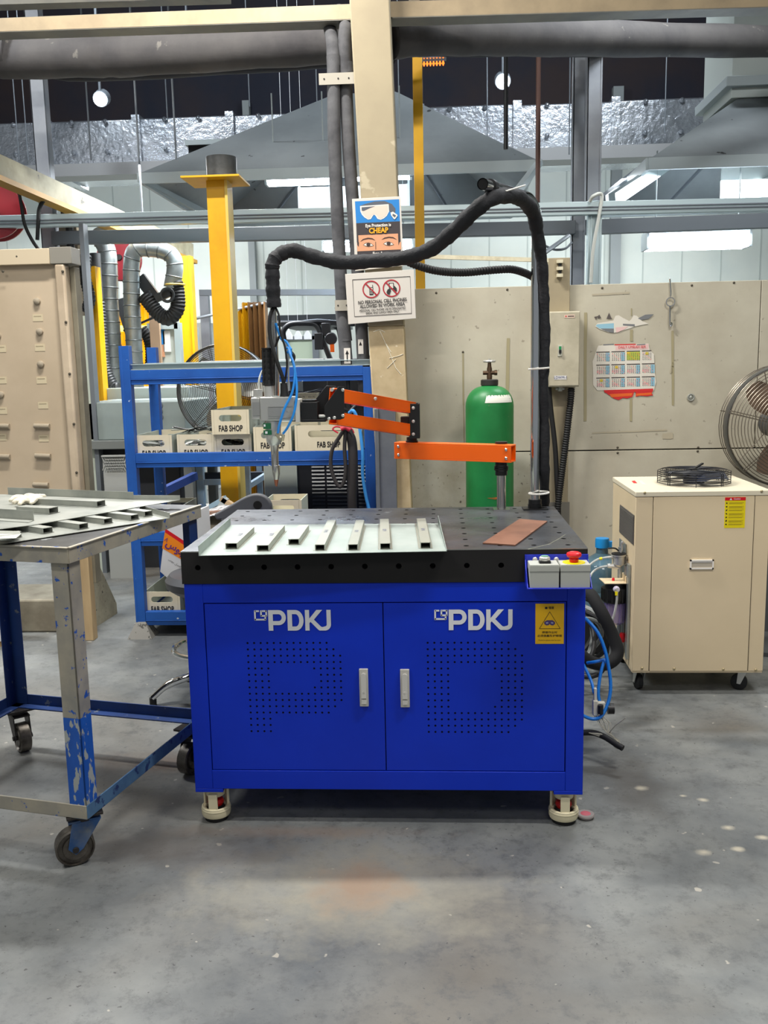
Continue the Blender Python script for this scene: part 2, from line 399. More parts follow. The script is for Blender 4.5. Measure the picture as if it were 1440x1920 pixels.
for (a, b, c) in [(1152, 1192, K_), (1194, 1210, DG), (1131, 1151, DG)]: cp([(a, 645.5), (b, 644.5), (b, 646.5), (a, 647.5)], RD if c == K_ else c, 2)
for r in range(3):
    for cidx in range(4):
        x0 = 1118+cidx*28.5; y0 = 659.5+r*24.3-cidx*.8; wd = 25 if cidx < 3 else (18 if r == 0 else 24)
        cp([(x0, y0), (x0+wd, y0-.6), (x0+wd, y0+1.2), (x0, y0+1.8)], K_, 3)
        if (r, cidx) == (0, 2): cp([(x0, y0+2), (x0+wd, y0+1.5), (x0+wd, y0+17), (x0, y0+17.5)], GR, 2); cp([(x0, y0+2), (x0+7, y0+2), (x0+7, y0+6), (x0, y0+6)], YE, 3)
        elif cidx < 3 or r: cp([(x0+wd-7, y0+2), (x0+wd, y0+2), (x0+wd, y0+18), (x0+wd-7, y0+18)], BL, 2)
        if (r, cidx) in ((1, 1), (0, 3), (2, 0)): cp([(x0+7, y0+3), (x0+12, y0+3), (x0+12, y0+8), (x0+7, y0+8)], YE, 3)
        if r: cp([(x0+1, y0+9+r), (x0+13, y0+9+r), (x0+13, y0+16), (x0+1, y0+16)], PK, 1)
        for i in range(6 if wd < 20 else 7):
            for j in range(5):
                a, b = x0+1.5+i*3.6, y0+4+j*3
                if a < x0+wd-1: cp([(a, b), (a+1.5, b), (a+1.5, b+1.3), (a, b+1.3)], K_ if (i*7+j*3+r) % 5 else RD, 4)
cp([(1132, 731.5), (1225, 728.5), (1224, 734), (1134, 736.5)], RD, 3)
j1 = [(1134, 735), (1190, 733), (1188, 738), (1186, 744), (1176, 747), (1168, 746), (1160, 750), (1150, 747), (1146, 742), (1142, 741)]
cp(j1, RD, 2); cp([(1143, 739), (1186, 737), (1184, 742), (1146, 745)], OR, 3)
cp([(1192, 733), (1224, 731), (1222, 738), (1225, 741), (1214, 743), (1200, 742), (1192, 744)], RD, 2); cp([(1193, 738), (1222, 736), (1221, 740), (1193, 742)], OR, 3)
mb.text('DAILY UMRAH SER', A(1185, 650.8, YW-.006), .0185, bold=.0, sx=.90, m=RD)
# torn picture strip above
cp([(1120, 606), (1150, 601), (1154, 592), (1160, 591), (1168, 596), (1180, 602), (1184, 598), (1188, 591), (1194, 592), (1204, 602), (1216, 607), (1190, 612), (1180, 616), (1152, 624), (1140, 623), (1124, 617), (1116, 612)], W_, 0)
cp([(1120, 608), (1151, 606), (1151, 616), (1124, 616), (1117, 611)], BL, 1)
cp([(1126, 616), (1151, 616), (1151, 624), (1144, 623), (1136, 621)], DG, 2)
cp([(1154, 614), (1178, 612), (1170, 618), (1156, 624)], PK, 2); cp([(1168, 607), (1190, 608), (1190, 612), (1168, 610)], DG, 2)
cp([(1119, 594), (1124, 590), (1127, 596), (1122, 597)], K_, 2); cp([(1137, 598), (1142, 586), (1146, 596), (1150, 597)], K_, 2)
cp([(1196, 597), (1210, 590), (1226, 589), (1216, 598), (1202, 600)], DG, 1); cp([(1114, 594), (1120, 593), (1118, 600)], K_, 2)
mb.build('torn_calendar', cm, label='torn remains of a printed wall calendar stuck to the cream partition board', cat='calendar')
# chain hook hanging on the board
hk = thing('hanging_hook', 'bright wire hook with a ring on the cream partition right of the calendar', 'hook', A(1256, 600, YW-.02))
mb = MB(); mb.tube([A(1256, 524, YW+.012)+V((0, 0, .004)), A(1256, 524, YW-.012)+V((0, 0, .004)), A(1258, 550, YW-.015), A(1257, 556, YW-.015)], .0035, 8); mb.build('wire', chrome, hk)
mb = MB(); mb.ring(A(1257, 566, YW-.016), .021, .0035, (0, 1, 0)); mb.build('ring', chrome, hk)
mb = MB(); mb.tube(smooth([A(1256, 575, YW-.016), A(1256, 590, YW-.016), A(1256, 604, YW-.016), A(1257, 612, YW-.016), A(1260, 608, YW-.018), A(1259, 604, YW-.02)], 4), .004, 8); mb.build('snap_link', chrome, hk)
mb = MB(); c = A(1295, 745, YW); mb.ring((c.x, YW-.006, c.z), .016, .004, (0, 1, 0), 20); mb.lathe([(.012, 0), (.011, .004), (.004, .009)], c, 14, axis=(0, -1, 0))
mb.build('round_fixing', sheet_d, pw)
# ---------------------------------------------------------------- column and what it carries
YC = 2.0
ct = 3.7
def colx(px, py, Y=YC): return A(px, py, Y).x
st = thing('steel_column', 'cream painted box column with a grey sheet guard at its foot, carrying two safety signs', 'column', (-.1, 2.1, 0))
def lean(z): return (-.156-.028*(z-.7)-.0, -.037-.0)        # left and right edge x by height
mb = MB(); e0, e1 = A(697, 900, YC).x, A(752, 900, YC).x
a0, a1 = A(655, 0, YC), A(730, 0, YC); b0, b1 = A(690, 612, YC), A(757, 612, YC)
def ex(t0, t1, z): return t0.x+(t1.x-t0.x)*(z-t0.z)/(t1.z-t0.z)
def colbox(mb, z0, z1, y0, y1, g=0, m=0):
    P = []
    for z in (z0, z1):
        l, r = ex(b0, a0, z)-g, ex(b1, a1, z)+g
        P += [(l, y0, z), (r, y0, z), (l, y1, z), (r, y1, z)]
    mb.add(P, [(0, 2, 3, 1), (4, 5, 7, 6), (0, 1, 5, 4), (2, 6, 7, 3), (0, 4, 6, 2), (1, 3, 7, 5)], m)
zsp = b0.z
colbox(mb, zsp, ct, YC, YC+.19); mb.build('upper_shaft', colm, st, bevel=.006)
mb = MB(); colbox(mb, 0, zsp, YC, YC+.19); mb.build('lower_shaft', colm_low, st, bevel=.006)
g0, g1 = A(703, 800, YC-.03), A(742, 800, YC-.03); zg = A(720, 765, YC-.03).z
mb = MB(); mb.box(g0.x, YC-.045, 0, g1.x, YC-.001, zg); mb.box(g0.x, YC-.06, 0, g0.x+.02, YC-.04, zg+.0); mb.build('sheet_guard', mat('grey_zinc_guard', (128, 132, 136), .45, .5, c2=(112, 116, 122), sc=4), st, bevel=.003)
mb = MB()                                      # scratched chalk marks
for pts in [[(700, 622), (712, 618), (722, 623)], [(712, 620), (728, 655), (742, 690), (752, 702)], [(730, 672), (745, 668), (756, 664)], [(724, 645), (733, 660)], [(726, 690), (742, 674)]]:
    mb.tube([A(x, y, YC-.001) for x, y in pts], .0016, 5)
build_each(mb, 'chalk_mark', mat('chalk', (232, 226, 206), .9), st)
# signs
def board(px, py, Y, t, m=0): mb.prism([A(x, y, Y) for x, y in zip(px, py)], (0, t, 0), m)
sg = thing('eye_protection_sign', 'portrait safety sign with goggles and a pair of eyes, reading Eye Protection is CHEAP', 'sign', A(706, 430, YC-.02))
YS = YC-.022
mb = MB(); board([660, 751, 757, 666], [373, 368, 498, 508], YS, .012); mb.build('panel', mat('white_sign_board', (214, 208, 198), .5), sg, bevel=.001)
def sgp(u, v):                                  # sign coordinates taken from a 1182 x 1920 enlargement
    return 640+u/7.3875, 360+v/7.3875
mb = MB()
SB, SK, SW, SY, SF, SL, SGY, SBR = range(8)
sm = [mat('sign_blue', (38, 128, 200), .5), mat('sign_charcoal', (62, 56, 58), .5), mat('sign_white', (232, 226, 216), .5), mat('sign_amber', (240, 170, 30), .5),
      mat('sign_skin', (222, 160, 122), .5), mat('sign_lens', (226, 206, 190), .5), mat('sign_strap_grey', (88, 94, 104), .5), mat('sign_brow', (70, 50, 44), .5)]
def sp(pts, m, lift): mb.poly([A(*sgp(u, v), YS-.0008-lift*.0005) for u, v in pts], m)
sp([(188, 130), (800, 100), (812, 405), (205, 432)], SB, 0)
sp([(205, 432), (812, 405), (826, 880), (222, 880)], SK, 0)
sp([(235, 600), (785, 575), (790, 700), (826, 690), (828, 795), (222, 822), (215, 700), (240, 700)], SF, 1)
sp([(222, 735), (240, 760), (244, 700), (214, 640)], SK, 2); sp([(785, 600), (818, 600), (805, 700), (792, 740)], SK, 2)
# goggles
sp([(250, 195), (330, 165), (460, 130), (600, 125), (700, 165), (750, 230), (745, 300), (690, 300), (655, 240), (650, 185), (270, 200)], SGY, 1)
sp([(258, 195), (655, 168), (662, 270), (630, 330), (590, 365), (545, 385), (500, 372), (475, 330), (452, 312), (430, 340), (410, 375), (370, 382), (320, 352), (285, 315), (264, 270)], SW, 2)
sp([(280, 210), (642, 182), (646, 265), (618, 318), (580, 350), (545, 368), (512, 355), (488, 318), (452, 298), (420, 322), (398, 360), (370, 366), (330, 338), (300, 302), (282, 260)], SL, 3)
sp([(280, 212), (470, 197), (400, 220), (310, 262), (282, 258)], SGY, 4)
sp([(682, 285), (715, 272), (775, 315), (778, 330), (742, 378), (726, 374), (688, 320)], SW, 5); sp([(715, 300), (760, 325), (738, 352), (706, 322)], SGY, 6)
# eyes
for (cx, cy) in [(375, 728), (655, 714)]:
    sp([(cx-75, cy+5), (cx-40, cy-22), (cx+5, cy-28), (cx+45, cy-12), (cx+75, cy+15), (cx+30, cy+26), (cx-30, cy+26)], SBR, 3)
    sp([(cx-68, cy+5), (cx-38, cy-14), (cx+5, cy-19), (cx+42, cy-6), (cx+66, cy+13), (cx+28, cy+20), (cx-30, cy+20)], SW, 4)
    sp([(cx+28*math.cos(a*.524), cy+26*math.sin(a*.524)) for a in range(12)], SBR, 5)
    sp([(cx+12*math.cos(a*.785), cy+11*math.sin(a*.785)) for a in range(8)], SK, 6)
sp([(258, 690), (300, 650), (370, 632), (430, 640), (475, 672), (425, 655), (370, 650), (310, 662)], SBR, 3)
sp([(552, 662), (600, 630), (660, 618), (720, 625), (770, 660), (715, 640), (660, 634), (605, 645)], SBR, 3)
sp([(470, 690), (478, 690), (482, 795), (474, 800)], SBR, 2)
sr = (A(757, 428, YS)-A(660, 433, YS)).normalized()
def st_(t, u, v, h, m, b=.02, sx=1): mb.text(t, A(*sgp(u, v), YS-.004), h, sr, V((-sr.z, 0, sr.x)), b, sx, m)
st_('Eye Protection is', 510, 462, .021, SW, .03, .86); st_('CHEAP', 515, 535, .034, SY, .04, .88); st_('Eyes Are', 527, 850, .020, SW, .03, .9)
mb.build('printed_picture', sm, sg)
sg = thing('phone_sign', 'landscape sign with two red prohibition circles, reading NO PERSONAL CELL PHONES', 'sign', A(714, 555, YC-.03))
YS2 = YC-.045
mb = MB(); board([647, 776, 780, 653], [514, 505, 597, 608], YS2, .02); mb.build('panel', mat('white_sign_board', (214, 208, 198), .5), sg, bevel=.001)
mb = MB()
def lp(pts, t, m=0):
    mb.tube([A(*sgp(u, v), YS2-.001) for u, v in pts], t, 4, m)
lp([(155, 1215), (952, 1168), (972, 1680), (182, 1725), (155, 1215)], .0012)
def sp2(pts, m, lift): mb.poly([A(*sgp(u, v), YS2-.0008-lift*.0006) for u, v in pts], m)
def ann(cx, cy, ro, ri, m, lift):
    for i in range(28):
        a, b = i*2*math.pi/28, (i+1)*2*math.pi/28
        sp2([(cx+ro*math.cos(a), cy+ro*math.sin(a)), (cx+ro*math.cos(b), cy+ro*math.sin(b)), (cx+ri*math.cos(b), cy+ri*math.sin(b)), (cx+ri*math.cos(a), cy+ri*math.sin(a))], m, lift)
for (cx, cy) in [(414, 1348), (695, 1332)]:
    ann(cx, cy, 122, 106, 1, 2)
    sp2([(cx-82, cy-72), (cx-70, cy-84), (cx+82, cy+72), (cx+70, cy+84)], 1, 3)
sp2([(388, 1320), (440, 1318), (444, 1425), (390, 1428)], 0, 1); sp2([(428, 1285), (436, 1285), (438, 1320), (430, 1320)], 0, 1)
sp2([(396, 1330), (432, 1329), (433, 1350), (397, 1351)], 2, 2)
for i in range(3):
    for j in range(3): sp2([(397+i*14, 1362+j*19), (405+i*14, 1362+j*19), (405+i*14, 1372+j*19), (397+i*14, 1372+j*19)], 2, 2)
sp2([(655, 1260), (725, 1256), (732, 1340), (662, 1348)], 0, 1); sp2([(668, 1270), (716, 1267), (720, 1330), (674, 1334)], 2, 2)
sp2([(625, 1390), (640, 1350), (662, 1340), (690, 1360), (670, 1420), (640, 1415)], 0, 2); sp2([(705, 1310), (735, 1300), (765, 1330), (770, 1370), (740, 1392), (712, 1360)], 0, 2)
sr2 = (A(776, 550, YS2)-A(650, 559, YS2)).normalized(); su2 = V((-sr2.z, 0, sr2.x))
def st2(t, u, v, h, sx, b): mb.text(t, A(*sgp(u, v), YS2-.003), h, sr2, su2, b, sx, 0)
st2('NO PERSONAL CELL PHONES', 568, 1512, .0225, .80, .022); st2('ALLOWED IN WORK AREA', 568, 1570, .0225, .80, .022)
st2('PERSONAL CELL PHONE USE IN DESIGNATED', 571, 1628, .0135, .82, .02); st2('BREAK AND LUNCH AREA ONLY', 572, 1668, .0135, .82, .02)
mb.build('printed_notice', [mat('sign_black_print', (44, 42, 42), .6), mat('sign_red', (176, 32, 46), .55), mat('white_sign_board', (214, 208, 198), .5)], sg)
# insulated pipes down the column
def pipe(name, label, pts, r, m=insul, bands=(), **k):
    t = thing(name, label, 'pipe', pts[-1], group=k.get('group'))
    mb = MB(); mb.tube(smooth(pts, 5), r, 16); mb.build('insulated_run', m, t)
    if bands:
        mb = MB()
        for (p, q) in bands: mb.cyl(p, q, r*1.06, 16)
        build_each(mb, 'wrap_band', m, t)
    return t
YP = 2.06
t = pipe('insulated_pipe', 'left grey insulated pipe dropping beside the cream column, with an arrow sticker', [A(612, 30, YP+.35), A(621, 66, YP+.12), A(625, 110, YP), A(628, 300, YP), A(641, 560, YP), A(652, 708, YP)], .032, bands=[(A(625, 105, YP), A(626, 125, YP)), (A(640, 575, YP), A(648, 640, YP))])
mb = MB(); mb.tube([A(652, 706, YP), A(655, 770, YP), A(657, 860, YP), A(658, 960, YP), A(660, 1100, YP)], .012, 10); mb.build('bare_pipe', blk, t)
mb = MB(); p = A(651, 667, YP-.0335); mb.box(p.x-.016, p.y, p.z-.038, p.x+.016, p.y+.0008, p.z+.038, 0); mb.prism([(p.x, p.y-.001, p.z+.028), (p.x-.009, p.y-.001, p.z+.008), (p.x+.009, p.y-.001, p.z+.008)], (0, .0005, 0), 1); mb.box(p.x-.003, p.y-.001, p.z-.028, p.x+.003, p.y-.0005, p.z+.01, 1)
mb.build('arrow_sticker', [mat('sign_white', (232, 226, 216), .5), black_ink], t)
t = pipe('insulated_pipe', 'right grey insulated pipe tight against the left face of the cream column', [A(636, 20, YP+.4), A(648, 45, YP+.1), A(646, 90, YP+.02), A(653, 260, YP+.02), A(663, 400, YP+.02), A(677, 600, YP+.02), A(684, 735, YP+.02)], .032, bands=[(A(651, 118, YP+.02), A(651, 138, YP+.02)), (A(681, 690, YP+.02), A(683, 720, YP+.02))])
mb = MB(); p = A(676, 650, YP-.014); mb.box(p.x-.012, p.y, p.z-.036, p.x+.014, p.y+.0008, p.z+.036, 0); mb.prism([(p.x, p.y-.001, p.z+.026), (p.x-.008, p.y-.001, p.z+.006), (p.x+.008, p.y-.001, p.z+.006)], (0, .0005, 0), 1)
mb.build('arrow_sticker', [mat('sign_white', (232, 226, 216), .5), black_ink], t)
mb = MB()
for (x0, x1, yy) in [(598, 664, 149), (628, 668, 573)]:
    mb.mark(); p, q = A(x0, yy, YP-.04), A(x1, yy-1, YP-.04); mb.box(p.x, p.y-.004, p.z-.026, q.x, p.y+.001, p.z+.026, 0)
    for f in (.15, .55, .85): mb.lathe([(.004, 0), (.004, .002)], (p.x+(q.x-p.x)*f, p.y-.004, p.z), 8, 1, (0, -1, 0))
build_each(mb, 'pipe_clamp_plate', [mat('clamp_cream', (170, 164, 150), .6), black_ink], st)
# electrical isolator
bx = thing('isolator_box', 'cream electrical isolator box with a green switch, mounted on the partition', 'electrical box', A(1058, 650, YW))
p0, p1 = A(1028, 726, YW-.13), A(1088, 583, YW-.13)
mb = MB(); mb.box(p0.x, YW-.13, p0.z, p1.x, YW-.002, p1.z); mb.build('case', mat('isolator_cream', (196, 188, 164), .55, c2=(178, 170, 146), sc=9), bx, bevel=.004)
mb = MB(); mb.box(p0.x+.004, YW-.134, p0.z+.006, p1.x-.004, YW-.1301, p1.z-.004); mb.build('lid', mat('isolator_cream', (196, 188, 164), .55), bx, bevel=.002)
mb = MB(); c = A(1050, 657, YW-.135); mb.box(c.x-.011, c.y-.004, c.z-.028, c.x+.011, c.y, c.z+.028, 0); mb.box(c.x-.006, c.y-.006, c.z+.004, c.x+.006, c.y-.004, c.z+.02, 1); mb.box(c.x-.006, c.y-.012, c.z-.014, c.x+.006, c.y-.004, c.z+.002, 2)
mb.build('switch', [mat('switch_bezel', (206, 204, 186), .5), mat('switch_green', (24, 140, 80), .5), blk], bx)
mb = MB(); c = A(1051, 708, YW-.135); mb.box(c.x-.032, c.y-.0006, c.z-.010, c.x+.030, c.y, c.z+.010, 0); mb.text('LDWM-1', (c.x, c.y-.001, c.z), .019, m=1, sx=.9); mb.build('tag_label', [mat('label_white', (226, 224, 220), .6), ink], bx)
mb = MB(); c = A(1067, 593, YW-.135); mb.box(c.x-.024, c.y-.0006, c.z-.008, c.x+.028, c.y, c.z+.008, 0); mb.prism([(c.x-.02, c.y-.001, c.z-.003), (c.x-.010, c.y-.001, c.z-.003), (c.x-.015, c.y-.001, c.z+.005)], (0, .0003, 0), 1); mb.box(c.x-.006, c.y-.001, c.z-.002, c.x+.024, c.y-.0007, c.z+.002, 2); mb.build('maker_label', [mat('label_peach', (222, 196, 176), .6), redp, black_ink], bx)
mb = MB(); c = A(1050, 729, YW-.09); mb.cyl((c.x, c.y, c.z-.012), (c.x, c.y, c.z+.01), .012, 12); mb.cyl((c.x-.022, c.y, c.z), (c.x+.022, c.y, c.z), .006, 8); mb.build('cable_gland', box_g, bx)
# slim cream trunking panel above and below the isolator
tr = thing('cable_trunking_panel', 'narrow cream cover board running up the partition behind the isolator box', 'panel', (A(1045, 900, YW).x, YW-.02, 0))
q0, q1 = A(1025, 484, YW-.03), A(1071, 484, YW-.03)
mb = MB(); mb.box(q0.x, YW-.03, 0, q1.x-.005, YW-.001, q0.z); mb.build('cover_board', colm, tr, bevel=.002)
mb = MB(); c = A(1049, 504, YW-.032)
for k in (-1, 0, 1): mb.box(c.x-.016, c.y-.03, c.z+k*.034-.008, c.x+.014, c.y, c.z+k*.034+.008)
mb.box(c.x-.006, c.y-.018, c.z-.04, c.x+.008, c.y, c.z+.04, 1); mb.build('wire_clip', [offwhite, blk], tr)
mb = MB(); a = A(1030, 942, YW-.04); b = A(1072, 1010, YW-.04); mb.box(a.x, YW-.034, b.z-.2, b.x-.012, YW-.0301, a.z); mb.build('grey_plate', mat('dull_grey_plate', (128, 124, 114), .6), tr)
mb = MB(); pts = smooth([A(1029, 726, YW-.08), A(1033, 770, YW-.07), A(1041, 840, YW-.07), A(1044, 900, YW-.07), A(1048, 980, YW-.07), A(1049, 1100, YW-.09), A(1030, 1180, YW-.2)], 8)
mb.tube(pts, .013, 10); mb.build('supply_cable', rubber, label='smooth black cable dropping from the left underside of the isolator box', cat='cable')
mb = MB(); pts = resample(smooth([A(1071, 728, YW-.09), A(1070, 750, YW-.08), A(1062, 820, YW-.08), A(1052, 900, YW-.08), A(1046, 950, YW-.09), A(1042, 1010, YW-.1), A(1040, 1100, YW-.12), A(1050, 1180, YW-.2)], 8), .006)
mb.tube(pts, corr(pts, .0165), 12); mb.build('corrugated_conduit', rubber, label='black ribbed conduit dropping from the right underside of the isolator box', cat='conduit')
# ---------------------------------------------------------------- gas cylinder
gc = A(918, 800, 1.97)
gx = thing('gas_cylinder', 'green gas cylinder with white shoulder label and brass valve, standing against the partition', 'gas cylinder', (gc.x, 1.97, 0))
zS = A(918, 748, 1.97).z; R_ = .119; zN = A(918, 722, 1.97).z
mb = MB(); prof = [(R_*.9, 0), (R_, .02), (R_, zS-.035)]
for i in range(1, 9):
    a = i/8*math.pi/2*.93; prof.append((.034+(R_-.034)*math.cos(a), zS-.035+(zN-zS+.03)*math.sin(a)))
prof += [(.036, zN)]
mb.lathe(prof, (0, 0, 0), 40); mb.build('cylinder_body', green, gx, local=True)
mb = MB(); mb.lathe([(.037, zN-.004), (.043, zN), (.043, zN+.024), (.038, zN+.028)], n=24); mb.build('neck_ring', mat('black_neck_ring', (46, 44, 40), .6), gx, local=True)
zv = zN+.028
mb = MB(); mb.lathe([(.012, zv-.004), (.014, zv+.015), (.011, zv+.03), (.013, zv+.05), (.010, zv+.062), (.008, zv+.085)], n=12); mb.cyl((-.032, 0, zv+.032), (.034, 0, zv+.032), .010, 12); mb.lathe([(.013, 0), (.013, .014)], (.024, 0, zv+.032), 8, axis=(1, 0, 0)); mb.build('valve', brass, gx, local=True)
mb = MB(); mb.ring((0, 0, zv+.088), .026, .006, (0, 0, 1), 24, 8)
for k in range(5): a = k*2*math.pi/5; mb.cyl((0, 0, zv+.088), (.026*math.cos(a), .026*math.sin(a), zv+.088), .004, 6)
mb.cyl((0, 0, zv+.08), (0, 0, zv+.10), .006, 8); mb.build('handwheel', silver, gx, local=True)
mb = MB(); rows = []
for k in range(5):
    z = zS-.015+k*.011; f = max(0, (z-(zS-.035))/(zN-zS+.03)); rr = (.034+(R_-.034)*math.cos(math.asin(min(1, f))/.93*1.0 if f < 1 else 1.4))+.002
    rows.append([(rr*math.sin(a), -rr*math.cos(a), z) for a in [math.radians(-14+i*7+k*1) for i in range(12)]])
for k in range(4):
    for i in range(11): mb.poly([rows[k][i], rows[k][i+1], rows[k+1][i+1], rows[k+1][i]])
mb.build('paper_label', mat('stained_white_label', (226, 224, 212), .7, c3=(140, 134, 118), sc3=50, t3=.68), gx, local=True)
mb = MB(); mb.poly([(-.02, -.1198, .752), (.03, -.1190, .756), (.05, -.1135, .751), (.02, -.1198, .745)]); mb.build('rust_patch', mat('rust', (190, 100, 40), .8), gx, local=True)
# ================================================================ WELDING TABLE
H, TS, HB = .8713, .0992, .1068
tb = thing('welding_table', 'bright blue two-door welding table with a perforated black steel top', 'table', (0, .4, 0))
mb = MB(); n = 14
def holed(mb, c, e1, e2, half, hw, r, depth, m=0, mi=1, n=12, md=2):     # square cell with a round hole; e1 x e2 = outward
    c, e1, e2 = V(c), V(e1), V(e2); nn = e1.cross(e2); outer = []; inner = []
    for i in range(n):
        a = 2*math.pi*i/n; dx, dy = math.cos(a), math.sin(a); s_ = 1/max(abs(dx), abs(dy))
        outer.append(c+e1*dx*s_*half+e2*dy*s_*hw); inner.append(c+(e1*dx+e2*dy)*r)
    low = [p-nn*depth for p in inner]
    b = len(mb.v); mb.v += outer+inner+low
    for i in range(n):
        j = (i+1) % n; mb.f.append([b+i, b+j, b+n+j, b+n+i]); mb.mi.append(m)
        mb.f.append([b+n+i, b+n+j, b+2*n+j, b+2*n+i]); mb.mi.append(mi)
    mb.f.append([b+2*n+i for i in range(n)]); mb.mi.append(md)
for i in range(12):
    for j in range(8): holed(mb, (-.55+.1*i, .05+.1*j, H), (1, 0, 0), (0, 1, 0), .05, .05, .008, .03, 0, 1, 16)
    holed(mb, (-.55+.1*i, 0, H-TS/2), (1, 0, 0), (0, 0, 1), .05, TS/2, .0085, .02, 1, 1, 16)
mb.add([(-.6, 0, H-TS), (.6, 0, H-TS), (.6, .8, H-TS), (-.6, .8, H-TS), (-.6, 0, H), (.6, 0, H), (.6, .8, H), (-.6, .8, H)], [(0, 1, 2, 3), (1, 2, 6, 5), (2, 3, 7, 6), (3, 0, 4, 7)], 1)
# highlight painted as a bright line along the front edge
mb.box(-.6, -.0006, H-.003, .6, .0, H+.0002, 3)
mb.build('table_slab', [slab_top, slab_blk, dark, mat('edge_highlight', (150, 150, 146), .4, .6)], tb)
# cabinet with an open front: shell, then rails round the door opening
d0, d1 = A(381, 1131, .004), A(1060, 1448, .004); gx_ = A(721, 1290, .004).x
ox0, ox1, oz1, oz0 = d0.x, d1.x, d0.z, d1.z; zt_ = H-TS-.001
mb = MB(); mb.box(-.596, .03, HB+.012, .596, .796, zt_, 0)
mb.box(-.596, .004, HB+.012, ox0, .03, zt_); mb.box(ox1, .004, HB+.012, .596, .03, zt_)
mb.box(ox0, .004, oz1, ox1, .03, zt_); mb.box(ox0, .004, HB+.012, ox1, .03, oz0)
for x in (-.596, .596-.087):
    for y in (.004, .709): mb.box(x, y, HB, x+.087, y+.087, HB+.012)
mb.build('cabinet_body', blue_cab, tb, bevel=.0015)
LP = ["0-12", "0-13", "0-14", "0-14", "0-3,10-14", "0-3,11-14", "0-3,11-14", "0-3,10-14", "0-14", "0-14", "0-13", "0-12", "0-3", "0-3", "0-3"]
RP = ["0-12", "0-13", "0-14", "0-14", "0-3,10-14", "0-3,11-14", "0-3,11-14", "0-3,11-14", "0-3,11-14", "0-3,11-14", "0-3,10-14", "0-14", "0-14", "0-13", "0-12"]
def cells(t):
    s_ = set()
    for k in t.split(','):
        a, b = k.split('-'); s_ |= set(range(int(a), int(b)+1))
    return s_
def door(x0, x1, gxc, gzc, pat):
    mb = MB(); y = .006; g = .0028; z0, z1 = oz0+g, oz1-g; p = .02; gx0, gz1 = gxc-p*7.5, gzc+p*7.5; gx1, gz0 = gxc+p*7.5, gzc-p*7.5
    for r in range(15):
        cs = cells(pat[r])
        for c in range(15):
            cx, cz = gx0+p*(c+.5), gz1-p*(r+.5)
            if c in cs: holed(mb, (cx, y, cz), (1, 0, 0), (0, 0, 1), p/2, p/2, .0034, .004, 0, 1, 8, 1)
            else: mb.poly([(cx-p/2, y, cz-p/2), (cx+p/2, y, cz-p/2), (cx+p/2, y, cz+p/2), (cx-p/2, y, cz+p/2)], 0)
    for (a, b, c, d) in [(x0, z0, gx0, z1), (gx1, z0, x1, z1), (gx0, z0, gx1, gz0), (gx0, gz1, gx1, z1)]:
        mb.poly([(a, y, b), (c, y, b), (c, y, d), (a, y, d)], 0)
    for q in [[(x0, z0), (x1, z0)], [(x1, z0), (x1, z1)], [(x1, z1), (x0, z1)], [(x0, z1), (x0, z0)]]:
        (a, b), (c, d) = q; mb.poly([(a, y, b), (c, y, d), (c, y+.02, d), (a, y+.02, b)], 0)
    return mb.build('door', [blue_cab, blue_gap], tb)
ctr = lambda a, b: A((a[0]+b[0])/2, (a[1]+b[1])/2, .006)
cL, cR = ctr((464, 1205), (643, 1373)), ctr((801, 1204), (980, 1375))
dL = door(ox0+.0028, gx_-.0016, cL.x, cL.z, LP); dR = door(gx_+.0016, ox1-.0028, cR.x, cR.z, RP)
